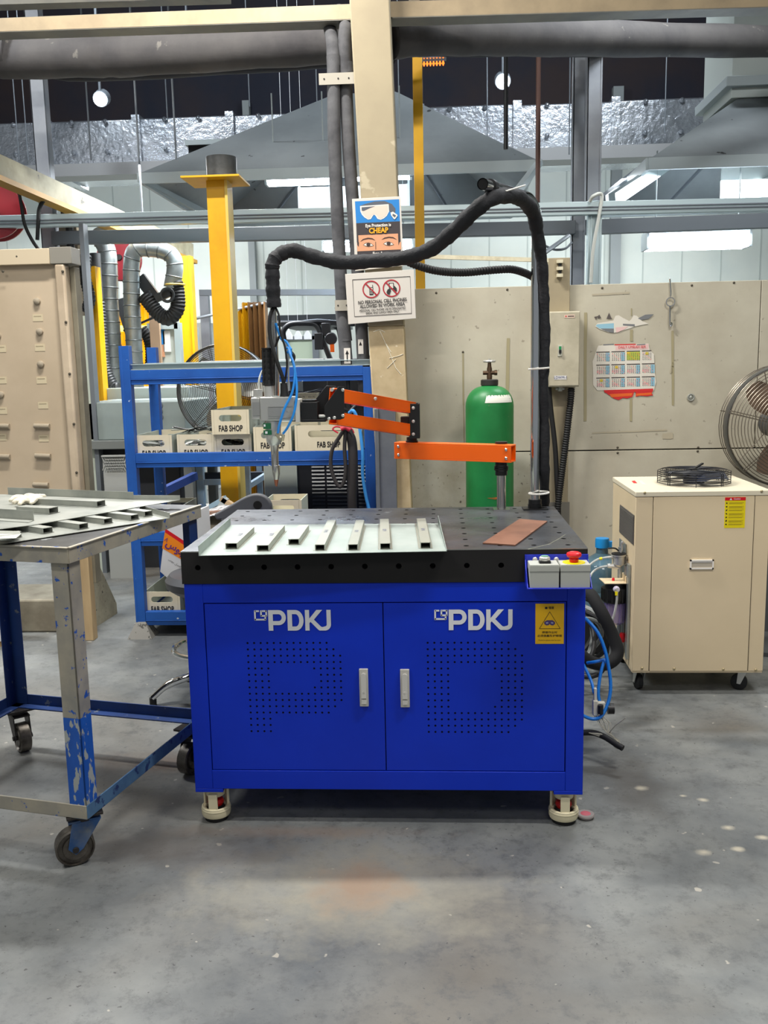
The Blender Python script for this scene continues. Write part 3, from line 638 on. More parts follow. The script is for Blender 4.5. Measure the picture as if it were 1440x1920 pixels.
def logo(par, x0, x1, ya, yb):                  # the cut-out lettering, white
    a, b = A(x0, ya, .005), A(x1, yb, .005); w_, h_ = (b-a).x, (a-b).z; mb = MB(); Y_ = .0042
    def P(pts): mb.poly([(a.x+u*w_, Y_, b.z+v*h_) for u, v in pts], 0)
    # small emblem of two linked rounded squares
    def S(pts, t=.011):
        for p, q in zip(pts[:-1], pts[1:]):
            mb.bar((a.x+p[0]*w_, Y_+.0006, b.z+p[1]*h_), (a.x+q[0]*w_, Y_+.0006, b.z+q[1]*h_), .0012, t*.45, up=(0, 0, 1) if abs(p[1]-q[1]) < .01 else (1, 0, 0), m=0)
    S([(.066, .95), (.012, .95)]); S([(.012, .985), (.012, .515)]); S([(.005, .54), (.152, .54)]); S([(.146, .52), (.146, .66)])
    S([(.097, .95), (.165, .95)]); S([(.16, .985), (.16, .70)]); S([(.165, .72), (.085, .72)]); S([(.092, .70), (.092, .985)])
    u0 = .185
    P([(u0, 0), (u0+.06, 0), (u0+.06, 1), (u0, 1)])
    def arc(cx, cy, rx, ry, t, a0, a1, k=14):   # thick elliptical arc
        for i in range(k):
            p, q = a0+(a1-a0)*i/k, a0+(a1-a0)*(i+1)/k
            P([(cx+rx*math.cos(p), cy+ry*math.sin(p)), (cx+rx*math.cos(q), cy+ry*math.sin(q)), (cx+(rx-t)*math.cos(q), cy+(ry-.2)*math.sin(q)), (cx+(rx-t)*math.cos(p), cy+(ry-.2)*math.sin(p))])
    hp = math.pi/2
    P([(u0+.06, .80), (u0+.135, .80), (u0+.135, 1), (u0+.06, 1)]); P([(u0+.06, .27), (u0+.135, .27), (u0+.135, .47), (u0+.06, .47)]); arc(u0+.135, .635, .095, .365, .055, -hp, hp)
    u1 = .435
    P([(u1, 0), (u1+.06, 0), (u1+.06, 1), (u1, 1)]); P([(u1+.06, .80), (u1+.105, .80), (u1+.105, 1), (u1+.06, 1)]); P([(u1+.06, 0), (u1+.105, 0), (u1+.105, .2), (u1+.06, .2)]); arc(u1+.105, .5, .105, .5, .057, -hp, hp)
    u2 = .665
    P([(u2, 0), (u2+.055, 0), (u2+.055, 1), (u2, 1)]); P([(u2+.055, .36), (u2+.055, .58), (u2+.15, 1), (u2+.225, 1), (u2+.115, .53), (u2+.0925, .52)])
    P([(u2+.0925, .52), (u2+.115, .53), (u2+.205, .19), (u2+.225, .17), (u2+.225, 0), (u2+.185, 0), (u2+.165, .05), (u2+.07, .42)])
    P([(.945, .30), (1, .30), (1, 1), (.945, 1)]); arc(.92, .30, .08, .30, .055, -hp, 0); P([(u2+.225, 0), (.92, 0), (.92, .2), (u2+.225, .17)])
    mb.build('logo', white_pt, par, label='white cut lettering on the blue door')
logo(dL, 476, 621, 1144, 1182); logo(dR, 814, 961, 1143, 1181)
def handle(par, xa, xb, za, zb):
    a, b = A(xa, za, 0), A(xb, zb, 0); mb = MB(); cx = (a.x+b.x)/2
    mb.box(a.x, -.003, b.z, b.x, .006, a.z); mb.build('handle_plate', mat('pale_handle_plate', (200, 197, 188), .4, .1), par, bevel=.002)
    mb = MB(); w_ = (b.x-a.x)*.30; z1, z0 = a.z-.012, b.z+.028
    pr = [(cx+w_*math.cos(t), -.003, z1-w_+w_*math.sin(t)) for t in [math.pi*i/8 for i in range(9)]]+[(cx-w_, -.003, z0), (cx+w_, -.003, z0)]
    mb.prism(pr, (0, -.006, 0)); mb.box(cx-w_*.9, -.008, b.z+.010, cx+w_*.9, -.003, b.z+.024); mb.lathe([(.0035, 0), (.0035, .0008)], (cx, -.009, z0+.02), 10, axis=(0, -1, 0)); mb.box(cx-.0006, -.0104, z0+.016, cx+.0006, -.0099, z0+.024)
    mb.build('handle_lever', mat('handle_metal', (214, 212, 206), .35, .2), par, bevel=.001)
handle(dL, 673, 691.5, 1254, 1324.5); handle(dR, 750, 768.5, 1255, 1326)
mb = MB(); a, b = A(1004, 1132, .005), A(1057, 1207, .005); mb.box(a.x, .0045, b.z, b.x, .0055, a.z, 0)
w_, h_ = b.x-a.x, a.z-b.z
def sk(pts, m=1, l=0): mb.poly([(a.x+u*w_, .0040-l*.0003, a.z-v*h_) for u, v in pts], m)
def sl(p, q, t=.0012, m=1): mb.bar((a.x+p[0]*w_, .0042, a.z-p[1]*h_), (a.x+q[0]*w_, .0042, a.z-q[1]*h_), .0006, t, up=(q[1]-p[1], 0, (q[0]-p[0])+.001), m=m)
sl((.5, .20), (.14, .62)); sl((.14, .62), (.87, .62)); sl((.87, .62), (.5, .20))
sk([(.31, .45), (.40, .41), (.60, .41), (.68, .45), (.69, .50), (.62, .54), (.53, .53), (.50, .50), (.47, .53), (.38, .54), (.31, .50)], 3)
sk([(.36, .46), (.45, .45), (.45, .49), (.38, .50)], 4, 1); sk([(.54, .45), (.63, .46), (.62, .50), (.55, .49)], 4, 1)
mb.text('镭曼', (a.x+.55*w_, .004, a.z-.105*h_), .0085, bold=.01, m=1); mb.box(a.x+.33*w_, .0037, a.z-.13*h_, a.x+.42*w_, .0044, a.z-.08*h_, 1)
mb.text('焊接作业时', (a.x+.5*w_, .004, a.z-.715*h_), .0075, bold=.01, sx=1.2, m=1); mb.text('必须佩戴防护眼镜', (a.x+.5*w_, .004, a.z-.80*h_), .0075, bold=.01, sx=1.2, m=1)
mb.text('Protective glasses must be worn', (a.x+.5*w_, .004, a.z-.905*h_), .0050, m=1, sx=.98)
mb.build('warning_sticker', [mat('sticker_yellow', (240, 186, 8), .45), black_ink, yell, mat('goggle_purple', (72, 56, 110), .6), mat('goggle_light', (150, 150, 190), .5)], dR)
# adjustable feet
def foot(x, y):
    ft = MB(); ft.box(x-.03, y-.03, HB-.008, x+.03, y+.03, HB, 0); ft.lathe([(.030, 0), (.030, -.018), (.027, -.022)], (x, y, HB-.006), 24, 0)
    ft.tube([(x+.038*math.cos(a), y+.038*math.sin(a), .036) for a in [2*math.pi*i/24 for i in range(24)]], .009, 8, 0, closed=True)
    ft.lathe([(.043, .014), (.046, .024), (.045, .044), (.040, .047), (.036, .030), (.034, .016)], (x, y, 0), 28, 0)
    for a in (-90, 30, 150):
        c, s_ = math.cos(math.radians(a)), math.sin(math.radians(a)); ft.obox((x+c*.036, y+s_*.036, .060), (-s_*.014, c*.014, 0), (c*.004, s_*.004, 0), (0, 0, .034), 0)
    f = ft.build('levelling_foot', mat('cream_foot_plastic', (224, 214, 180), .5), tb, bevel=.001)
    q = MB(); q.lathe([(.0, .044), (.022, .046), (.026, .056), (.022, .066), (.0, .068)], (x, y, 0), 20); q.build('red_wheel', mat('foot_red', (190, 20, 20), .4), f)
    q = MB(); q.lathe([(.036, 0), (.036, .010), (.028, .018), (.026, .04), (.024, .046), (.0, .05)], (x, y, 0), 24); q.build('rubber_pad', rubber, f)
for x, y in [(-.545, .05), (.545, .05), (-.545, .75), (.545, .75)]: foot(x, y)
# control station bolted to the right of the slab
cb = MB(); a, b = A(984, 1040, -.004), A(1103, 1101, -.004); XL, XR = a.x, A(1103, 1045, -.004).x; ZT, ZB_ = a.z, A(1000, 1101, -.07).z
cb.box(XL, -.006, ZB_, XR, -.001, ZT); cb.box(XL, -.085, ZB_-.003, XR, -.001, ZB_)
for x in (XL, XR-.003): cb.prism([(x, -.003, ZT-.012), (x, -.003, ZB_), (x, -.085, ZB_)], (.003, 0, 0))
br = cb.build('control_bracket', mat('bracket_blue', (26, 46, 190), .35), tb, bevel=.0008)
mb = MB()
for px, py in [(1003, 1049), (1043, 1049)]:
    p = A(px, py, -.006); mb.lathe([(.0075, 0), (.0075, .003), (.005, .006), (.002, .006)], p, 14, axis=(0, -1, 0))
build_each(mb, 'bolt', silver, br)
def cbox(x0, x1, name):
    m_ = MB(); m_.box(x0, -.078, ZB_, x1, -.012, ZB_+.066); m_.box(x0-.001, -.079, ZB_+.046, x1+.001, -.011, ZB_+.0465, 1)
    m_.box(x0-.0008, -.0788, ZB_+.0475, x1+.0008, -.0112, ZB_+.064, 0)
    return m_.build(name, [box_g, mat('box_seam', (120, 122, 116), .7)], tb, bevel=.0025)
xm = (XL+XR)/2; b1 = cbox(XL+.008, xm-.002, 'button_box'); b2 = cbox(xm+.003, XR-.006, 'emergency_stop_box')
zc = ZB_+.066; cx = (XL+.008+xm-.002)/2+.004
mb = MB(); mb.box(cx-.016, -.060, zc, cx+.016, -.030, zc+.006, 0); mb.lathe([(.014, 0), (.0155, .004), (.0155, .010), (.012, .013)], (cx, -.044, zc+.005), 20, 1); mb.lathe([(.011, 0), (.0105, .003), (0, .004)], (cx, -.044, zc+.017), 20, 2)
mb.build('push_button', [blk, silver, mat('button_green', (110, 160, 140), .3)], b1)
cx = (xm+.003+XR-.006)/2
mb = MB(); mb.lathe([(.032, 0), (.032, .0015), (0, .0015)], (cx, -.045, zc), 32); mb.build('yellow_disc', yell, b2)
mb = MB(); mb.lathe([(.012, 0), (.014, .008), (.012, .012), (.020, .016), (.022, .021), (.020, .026), (.014, .029), (.009, .027), (0, .027)], (cx, -.045, zc+.0015), 28); mb.build('emergency_stop_button', redp, b2)
mb = MB(); p = A(1125, 1340, .25)
# ---------------------------------------------------------------- tray on the table and its channels
Zt = H+.001
f0, f1 = G(372.5, 1042.5, Zt+.001), G(838, 1034, Zt+.001); k0, k1 = G(432, 985, Zt), G(822, 982, Zt)
tr_ = thing('sheet_metal_tray', 'pale zinc sheet tray with turned-up sides lying over the front edge of the welding table', 'metal tray', (0, .05, Zt))
mb = MB(); up_ = V((0, 0, .0014))
mb.prism([f0, f1, k1, k0], up_)
def flange(mb, p, q, h1, h2, t=(.0014, 0, 0)): mb.prism([p, q, q+V((0, 0, h2)), p+V((0, 0, h1))], t)
flange(mb, f0, k0, .030, .026); flange(mb, f1, k1, .002, .026, (-.0014, 0, 0))
flange(mb, f1*.35+k1*.65, k1, .021, .028, (-.0014, 0, 0)); flange(mb, f1, f1*.35+k1*.65, .004, .021, (-.0014, 0, 0))
mb.build('tray_sheet', sheet, tr_)
ch = [(423, 445, 1030, 1025, 459, 474, 988), (482, 504, 1034, 1026.5, 517, 531, 985), (541, 561, 1022, 1016, 561, 579, 984), (591, 609, 1033, 1024, 613, 631, 975), (653, 671, 1032.5, 1023, 666, 684, 975), (713, 732, 1030.5, 1021, 712, 729, 973), (788.5, 807.5, 1029, 1019.5, 781, 798, 972)]
def channel(par_name, label, p, q, wd, h, t=.0016, group=None, notes=True, col=tubesteel, lip=.006, cat='metal channel', mark=None):
    # rectangular tube from p (front, open) to q, standing on its wide face, with small flange lips
    d = (q-p).normalized(); sd = d.cross(V((0, 0, 1))).normalized(); u = sd.cross(d).normalized()
    th = thing('steel_channel', label, cat, p, group=group); mb = MB(); L_ = (q-p).length; c0 = p+d*L_/2
    for (cz, cs, hw, hh) in [(t/2, 0, wd/2, t/2), (h-t/2, 0, wd/2, t/2), (h/2, -wd/2+t/2, t/2, h/2), (h/2, wd/2-t/2, t/2, h/2)]:
        mb.obox(c0+u*cz+sd*cs, d*L_/2, sd*hw, u*hh, 0)
    mb.obox(c0+u*h/2+d*.02, d*(L_/2-.021), sd*(wd/2-t*.6), u*(h/2-t*.6), 1)
    if lip: mb.obox(c0+u*.0008, d*L_*.5, sd*(wd/2+lip), u*.0007, 0)
    mb.build('channel_body', [col, dark], th)
    if mark:
        m2 = MB(); m2.text(mark, c0+u*(h+.0003), wd*.55, d, -sd if (-sd).x < 0 else sd, 0, .8, 0, .0004); m2.build('marker_note', ink, th)
    return th
pos = ['first from the left on the table tray, its mouth slightly crushed', 'second from the left on the table tray', 'third from the left on the table tray, the shortest', 'fourth from the left on the table tray, on a wide lip', 'fifth from the left on the table tray', 'sixth from the left on the table tray', 'seventh and last, at the right end of the table tray']
for i, (xa, xb, yb, yt, ka, kb, kt) in enumerate(ch):
    zb = Zt+.0016; p = G((xa+xb)/2, yb, zb); hh = .019; q = G((ka+kb)/2, kt, zb+hh); q.z = zb
    wd = (G(xb, yb, zb)-G(xa, yb, zb)).length
    channel('c', 'steel channel, '+pos[i], p, q, wd, hh, mark=['8x 200', '8x 200', None, '1 3/4 x 30', '3x 250', '8x 250', '8x 190'][i], group='channels on the table tray')
mb = MB(); zc_ = H+.0006; P4 = [G(905, 1020, zc_), G(966, 1024, zc_), G(1026, 979, zc_), G(974, 975, zc_)]
mb.prism(P4, (0, 0, .004)); mb.build('copper_strip', mat('copper_plate', (142, 100, 80), .5, .25, c2=(122, 84, 68), sc=9, c3=(214, 180, 150), sc3=30, t3=.69), label='flat brown copper strip lying on the right of the black table top', cat='metal strip')
# scratches: chalk lines on the top are part of the slab
mb = MB()
for pts in [[(1060, 1002), (1048, 1010), (1030, 1020), (990, 1030)]]: mb.tube([G(x, y, H+.0004) for x, y in pts], .0007, 4)
mb.build('chalk_line', mat('pale_chalk', (170, 170, 150), .9), tb)
# ---------------------------------------------------------------- swinging arm
ar = thing('support_arm', 'orange jointed support arm on the back of the table, holding the silver torch', 'arm', (A(940, 945, .72).x, .72, H))
X0 = A(940, 945, .72).x; zb0, zb1 = A(950, 864, .72).z, A(950, 832, .72).z
mb = MB(); mb.box(X0-.03, .69, H, X0+.03, .75, H+.006); mb.cyl((X0, .72, H), (X0, .72, zb0), .0165, 24); mb.build('shaft', chromeb, ar)
mb = MB()
for (z0, z1, r) in [(zb0-.052, zb0-.036, .022), (zb0-.034, zb0-.026, .026), (zb0-.024, zb0-.018, .026), (zb0-.016, zb0, .022)]: mb.cyl((X0, .72, z0), (X0, .72, z1), r, 24)
mb.cyl((X0, .72, zb1-.002), (X0, .72, zb1+.008), .0225, 24); mb.build('collar', blk, ar)
PL, PR = V((A(745, 842, .86).x, .86, (A(745, 828, .86).z+A(745, 857, .86).z)/2)), None
rr_ = A(952, 849, .70); PR = V((rr_.x+.018, .672, (zb0+zb1)/2)); PL.z = PR.z+.002
mb = MB(); dd = (PR-PL).normalized(); sd = dd.cross(V((0, 0, 1))).normalized(); hb_ = (zb1-zb0)/2
def tubebar(mb, p, q, hw, hh, t, m=0, inner=1):
    d = (q-p).normalized(); s_ = d.cross(V((0, 0, 1))).normalized(); u = s_.cross(d).normalized(); c = (p+q)/2; L_ = (q-p).length/2
    for (cu, cs, w1, h1) in [(hh-t/2, 0, hw, t/2), (-hh+t/2, 0, hw, t/2), (0, hw-t/2, t/2, hh-t), (0, -hw+t/2, t/2, hh-t)]: mb.obox(c+u*cu+s_*cs, d*L_, s_*w1, u*h1, m)
    mb.obox(c, d*(L_-.035), s_*(hw-t), u*(hh-t), inner)
tubebar(mb, PL, PR, .027, hb_, .005); lb = mb.build('lower_beam', [orange, mat('orange_inner_shade', (150, 60, 20), .6)], ar, bevel=.0008)
mb = MB()
for e, s0 in ((PL, 1), (PR, -1)):
    for k in (-.5, .5):
        c = e+dd*s0*.018+V((0, 0, k*hb_)); mb.lathe([(.006, 0), (.006, .003), (.003, .006)], c+sd*.027*(1 if sd.y < 0 else -1), 12, axis=sd if sd.y < 0 else -sd)
build_each(mb, 'bolt', chrome, lb)
# elbow bracket and the two parallel links
E0 = A(776, 790, .80); ez0, ez1 = A(776, 822, .80).z, A(776, 757, .80).z
mb = MB(); mb.cyl((E0.x-.010, .84, PL.z+hb_), (E0.x-.010, .84, ez0+.002), .020, 20); mb.cyl((E0.x-.010, .84, PL.z+hb_), (E0.x-.010, .84, PL.z+hb_+.006), .023, 20)
mb.box(E0.x-.018, .796, ez0, E0.x+.022, .80, ez1); mb.box(E0.x-.018, .866, ez0, E0.x+.022, .87, ez1); mb.box(E0.x+.017, .80, ez0, E0.x+.022, .866, ez1); mb.box(E0.x-.05, .806, (ez0+ez1)/2-.02, E0.x-.01, .86, (ez0+ez1)/2+.016)
jb = mb.build('elbow_bracket', blk, ar, bevel=.001)
mb = MB()
for py in (765, 790, 814): c = A(775, py, .796); mb.lathe([(.006, 0), (.006, .004), (.003, .006)], c, 12, axis=(0, -1, 0))
build_each(mb, 'bolt', silver, jb)
YH = .47
def link(py_l, py_r, name):
    p = A(625, py_l, YH+.03); q = A(772, py_r, .835); m_ = MB(); tubebar(m_, p, q, .020, .0215, .004); return m_.build(name, [orange, mat('orange_inner_shade', (150, 60, 20), .6)], ar, bevel=.0008), p, q
l1, lp0, lq0 = link(739.5, 765, 'upper_link'); l2, lp1, lq1 = link(784, 807, 'lower_link')
mb = MB(); c = A(704, 747.5, .63); mb.lathe([(.006, 0), (.006, .004), (.003, .006)], c, 12, axis=(0, -1, 0)); mb.build('bolt', silver, l1)
# head bracket: two black cheek plates with a cut-off corner
def cheek(Y_, dx=0):
    P = [A(x+dx, y, Y_) for x, y in [(645.5, 725), (645.5, 784), (638, 787), (608, 787), (608, 762), (635, 724)]]
    m_ = MB(); m_.prism(P, (0, .004, 0)); return m_
hb2 = cheek(YH-.004).build('head_bracket', blk, ar, bevel=.001)
m_ = MB(); m_.prism([A(x, y, YH+.06) for x, y in [(612, 723), (630, 724), (626, 787), (592, 787), (592, 748)]], (0, .004, 0)); m_.build('head_bracket_back_plate', blk, ar, bevel=.001)
mb = MB()
for px, py in [(643, 731), (643, 779), (617, 785), (627, 783)]:
    c = A(px, py, YH-.004); mb.lathe([(.0055, 0), (.0055, .004), (.003, .006)], c, 12, axis=(0, -1, 0))
mb.cyl(A(622, 731, YH-.002), A(622, 731, YH-.002)+V((0, .07, 0)), .006, 12)
build_each(mb, 'bolt', silver, hb2)
mb = MB(); a, b = A(566, 791, YH+.02), A(612, 785, YH+.02); mb.box(a.x, YH-.002, a.z, b.x, YH+.06, a.z+.010)
c = A(580, 770, YH+.028); zb_, zt2 = A(580, 786, YH+.028).z, A(580, 750, YH+.028).z; mb.box(c.x-.025, YH, zb_, c.x+.032, YH+.055, zt2-.006); mb.cyl((c.x+.002, YH+.028, zt2-.006), (c.x+.002, YH+.028, zt2+.002), .026, 24); mb.build('swivel_block', blk, ar, bevel=.002)
mb = MB(); a, b = A(598, 780, YH), A(610, 780, YH); mb.cyl(a, b, .005, 10); mb.build('pin', silver, ar)
# ---------------------------------------------------------------- torch
YT = YH+.03
tx = thing('welding_torch', 'silver welding torch head with black grip and copper tip hanging from the orange arm', 'welding torch', A(518, 911, YT))
def pz(px, py, Y=YT): return A(px, py, Y)
a, b = pz(472, 788), pz(564, 744); cyb = YT
mb = MB(); mb.box(pz(490, 760).x, YT-.03, pz(490, 789).z, pz(556, 760).x, YT+.03, pz(490, 744).z)
mb.box(pz(473, 760).x, YT-.024, pz(473, 786).z, pz(490, 760).x, YT+.024, pz(473, 745).z)
bd = mb.build('torch_body', mat('cast_aluminium', (196, 196, 192), .38, .6), tx, bevel=.004)
mb = MB(); mb.box(pz(556, 760).x, YT-.034, pz(556, 791).z, pz(564.5, 760).x, YT+.034, pz(556, 748).z); mb.build('end_plate', mat('pale_end_plate', (214, 212, 204), .4, .3), tx, bevel=.001)
mb = MB()
for z_ in (763, 784): p, q = pz(503, z_, YT-.031), pz(548, z_-1, YT-.031); mb.tube([p, q], .0016, 6)
p, q = pz(503, 781, YT-.0306), pz(526, 764, YT-.0306); mb.box(p.x, p.y-.001, p.z, q.x, p.y, q.z)
for x_ in (512, 530, 538): mb.lathe([(.002, 0), (.002, .002)], pz(x_, 771, YT-.031), 8, axis=(0, -1, 0))
p, q = pz(474.5, 779, YT-.0245), pz(487, 754, YT-.0245); mb.box(p.x, p.y-.002, p.z, q.x, p.y, q.z)
mb.build('cover_detail', mat('engraved_grey', (170, 170, 168), .4, .6), bd)
mb = MB(); p = pz(505, 743); q = pz(503, 723.5); mb.cyl(p, q, .0175, 20); mb.cyl(pz(484, 744, YT-.01), pz(483.5, 730, YT-.01), .016, 4); mb.build('upper_collar', silver, tx, bevel=.001)
mb = MB(); zg0, zg1 = pz(503, 723), pz(501, 654); k = 26; pts = [zg0+(zg1-zg0)*i/k for i in range(k+1)]
mb.tube(pts, [.0195 if i in (0, 1) else (.0178 if i % 4 else .0158) for i in range(k+1)], 16)
for j in range(8):
    ang = 2*math.pi*j/8; o_ = V((math.cos(ang), math.sin(ang), 0))*.017; mb.bar(zg0+o_+V((0, 0, .006)), zg1+o_-V((0, 0, .004)), .006, .004, up=o_)
mb.cyl(zg1, zg1+V((0, 0, .003)), .0205, 16); mb.build('black_grip', rubber, tx)
mb = MB(); mb.tube([pz(517, 742, YT+.03), pz(517, 683, YT+.03)], .013, 16); mb.tube([pz(517, 683, YT+.03), pz(515, 640, YT+.03), pz(513, 598, YT+.03), pz(512, 570, YT+.03)], .011, 12)
mb.tube([pz(506, 600, YT), pz(504, 652, YT)], .0055, 10); mb.build('fibre_connector', chromeb, tx)
# nozzle
mb = MB(); zA = pz(513, 789); mb.tube([pz(513, 789), pz(512, 805), pz(512, 816)], [.026, .027, .026], 24)
mb.tube([pz(515, 816), pz(514, 828), pz(515, 836)], [.030, .026, .014], 24); mb.build('nozzle_holder', mat('satin_silver2', (202, 202, 198), .33, .7), tx)
mb = MB(); mb.tube([pz(515, 834), pz(515, 843), pz(516, 872), pz(517, 873), pz(518, 888), pz(518, 899)], [.0165, .0135, .0125, .0145, .013, .009], 12)
mb.build('nozzle_tube', chromeb, tx)
mb = MB(); mb.tube([pz(518, 899), pz(518, 908), pz(518.5, 912)], [.0085, .0055, .003], 12); mb.build('copper_tip', mat('copper_tip', (150, 92, 70), .4, .6), tx)
mb = MB(); a = pz(499, 800, YT-.029); mb.box(a.x-.010, a.y, a.z-.008, a.x+.016, a.y+.002, a.z+.012, 0); mb.box(a.x-.008, a.y-.001, a.z+.0, a.x-.002, a.y, a.z+.008, 1); mb.box(a.x-.010, a.y, a.z-.028, a.x+.018, a.y+.002, a.z-.012, 0); mb.box(a.x-.004, a.y-.001, a.z-.024, a.x+.004, a.y, a.z-.016, 1)
mb.build('green_label', [mat('label_green', (20, 96, 60), .5), white_pt], tx)
mb = MB(); mb.tube([pz(520, 812, YT-.03), pz(526, 822, YT-.034)], .009, 10); mb.tube([pz(527, 824, YT-.034), pz(523, 813, YT-.036)], .006, 8); mb.tube([pz(529, 826, YT-.03), pz(531, 815, YT-.034)], .006, 8)
mb.build('brass_elbow_fitting', mat('pale_brass', (190, 182, 160), .35, .7), tx)
hose_blue = mat('blue_air_hose', (40, 146, 236), .35)
mb = MB(); mb.tube(smooth([pz(521, 812, YT-.04), pz(524, 796, YT-.045), pz(534, 765, YT-.05), pz(548, 735, YT-.045), pz(553, 700, YT-.03), pz(550, 680, YT-.02), pz(544, 664, YT-.01), pz(541, 652, YT)], 6), .0042, 8)
mb.tube(smooth([pz(531, 813, YT-.036), pz(540, 800, YT-.045), pz(551, 775, YT-.055), pz(556, 745, YT-.05), pz(556, 718, YT-.035), pz(552, 690, YT-.02), pz(546, 668, YT-.01), pz(544, 654, YT)], 6), .0042, 8)
mb.tube([pz(537, 652, YT), pz(546, 655, YT), pz(548, 662, YT), pz(538, 660, YT)], .005, 8)
mb.tube(smooth([pz(545, 654, YT), pz(536, 640, YT+.01), pz(528, 636, YT+.02), pz(522, 622, YT+.02), pz(517, 606, YT+.02)], 5), .0042, 8)
mb.build('blue_air_hose', hose_blue, tx)
mb = MB(); mb.tube(smooth([pz(514, 575, YT), pz(507, 590, YT-.01), pz(505, 612, YT-.015), pz(508, 640, YT-.02), pz(520, 680, YT-.03), pz(530, 708, YT-.025), pz(532, 722, YT-.01)], 6), .0065, 10)
mb.tube(smooth([pz(516, 575, YT), pz(523, 592, YT-.01), pz(525, 620, YT-.01), pz(534, 650, YT-.01), pz(538, 680, YT-.01), pz(536, 705, YT-.01), pz(532, 722, YT)], 6), .0035, 8)
mb.tube([pz(532, 718, YT-.01), pz(533, 736, YT-.01), pz(534, 744, YT-.01)], [.012, .014, .018], 12)
mb.tube(smooth([pz(545, 660, YT+.01), pz(551, 668, YT+.01), pz(548, 680, YT+.01)], 4), .006, 8); mb.tube([pz(516, 650, YT+.02), pz(523, 632, YT+.02), pz(528, 628, YT+.02)], .004, 8)
mb.build('black_cable', rubber, tx)
mb = MB(); mb.tube(smooth([pz(485, 732, YT-.01), pz(486, 712, YT-.01), pz(491, 697, YT), pz(497, 690, YT)], 5), .0035, 8); mb.tube([pz(541, 650, YT), pz(541, 720, YT), pz(538, 742, YT)], .003, 8); mb.build('clear_tube', mat('milky_tube', (206, 210, 206), .3, c2=(200, 206, 204), sc=4), tx)
# ---------------------------------------------------------------- pole and sleeve
YQ = .74
po = thing('hose_pole', 'tall polished steel pole at the back right of the table, bent at the top', 'pole', (A(1003, 945, YQ).x, YQ, H))
mb = MB(); pb = A(1003, 946, YQ); pt = A(1001, 392, YQ+.0); pe = A(905, 345, YQ-.50)
pts = [(pb.x, YQ, H), (pb.x, YQ, pt.z-.06)]+smooth([(pb.x, YQ, pt.z-.05), (pb.x-.004, YQ-.012, pt.z-.005), (pb.x-.03, YQ-.05, pt.z+.028), (pb.x-.07, YQ-.12, pt.z+.03), tuple(pe)], 4)
mb.tube(pts, .0175, 20, cap=False); mb.tube([pts[-1]+(pts[-2]-pts[-1]).normalized()*.001, pts[-1]+(pts[-2]-pts[-1]).normalized()*.03], .0150, 20, m=1)
mb.build('pole_tube', [chrome, dark], po)
mb = MB(); mb.cyl((pb.x, YQ, H), (pb.x, YQ, H+.018), .026, 24); mb.cyl((pb.x, YQ, H+.019), (pb.x, YQ, H+.036), .024, 24); mb.box(pb.x-.045, YQ-.035, H, pb.x+.045, YQ+.035, H+.004); mb.build('base_collar', blk, po)
mb = MB(); d_ = (pts[-1]-pts[-2]).normalized(); c = pts[-1]-d_*.07; mb.tube([c, c-d_*.03], .0215, 18); mb.cyl(c-d_*.015+V((-.02, 0, -.02)), c-d_*.015+V((.025, 0, -.028)), .008, 8); mb.build('pipe_clamp', blk, po)
def B(px, py, Y): return A(px, py, Y)
sleeve = smooth([B(514, 576, YT), B(512, 545, YT), B(511, 512, YT), B(512, 493, YT), B(524, 478, YT+.01), B(550, 470, YT+.02), B(590, 482, YT+.03), B(640, 492, YT+.02), B(700, 489, YT), B(760, 483, YT-.04), B(810, 466, YT-.09), B(850, 434, YT-.15), B(885, 400, YT-.19), B(918, 374, YT-.2), B(945, 367, YT-.12), B(975, 372, YT), B(999, 398, YQ-.12), B(1008, 440, YQ-.07), B(1017, 500, YQ-.03), B(1020, 560, YQ-.01), B(1022, 640, YQ), B(1019, 720, YQ+.0), B(1021, 800, YQ+.01), B(1021, 880, YQ+.01), B(1021, 940, YQ+.08), B(1021, 985, YQ+.15), B(1040, 1080, YQ+.14), B(1060, 1160, YQ+.08)], 7)
rad = [(.024 if i < 115 else max(.0185, .024-(i-115)*.0004))+.0014*math.sin(i*1.1)+.0010*math.sin(i*2.7) for i in range(len(sleeve))]
mb = MB(); mb.tube(sleeve, rad, 16); mb.build('cable_sleeve', blk_cloth, label='black fabric cable sleeve sagging from the polished pole top to the silver torch', cat='hose')
mb = MB()
for py in (691, 925):
    mb = MB(); c = A(1011, py, YQ-.025); c.y = YQ-.015; k = 20; mb.tube([(c.x+.036*math.cos(2*math.pi*i/k)+.0, c.y+.036*math.sin(2*math.pi*i/k), c.z+.002*math.cos(2*math.pi*i/k)) for i in range(k)], .0035, 6, closed=True, flat=1)
    mb.build('zip_tie', mat('white_nylon', (226, 224, 216), .4), po)
mb = MB(); pts = [A(925, 356, YT-.18), A(950, 358, YT-.15), A(985, 347, YT-.1)]; mb.tube(pts, .0022, 6); mb.build('zip_tie', mat('white_nylon', (226, 224, 216), .4), po)
mb = MB(); pts = resample(smooth([B(740, 480, YT+.1), B(780, 497, YT+.12), B(820, 508, YT+.15), B(870, 511, YT+.2), B(930, 506, YT+.22), B(965, 506, YT+.24), B(1000, 520, YQ+.06), B(1014, 540, YQ+.07)], 10), .005)
mb.tube(pts, corr(pts, .0135, d=.07), 12); mb.build('ribbed_hose', rubber, label='black ribbed hose hanging behind the fabric sleeve between the signs and the pole', cat='hose')
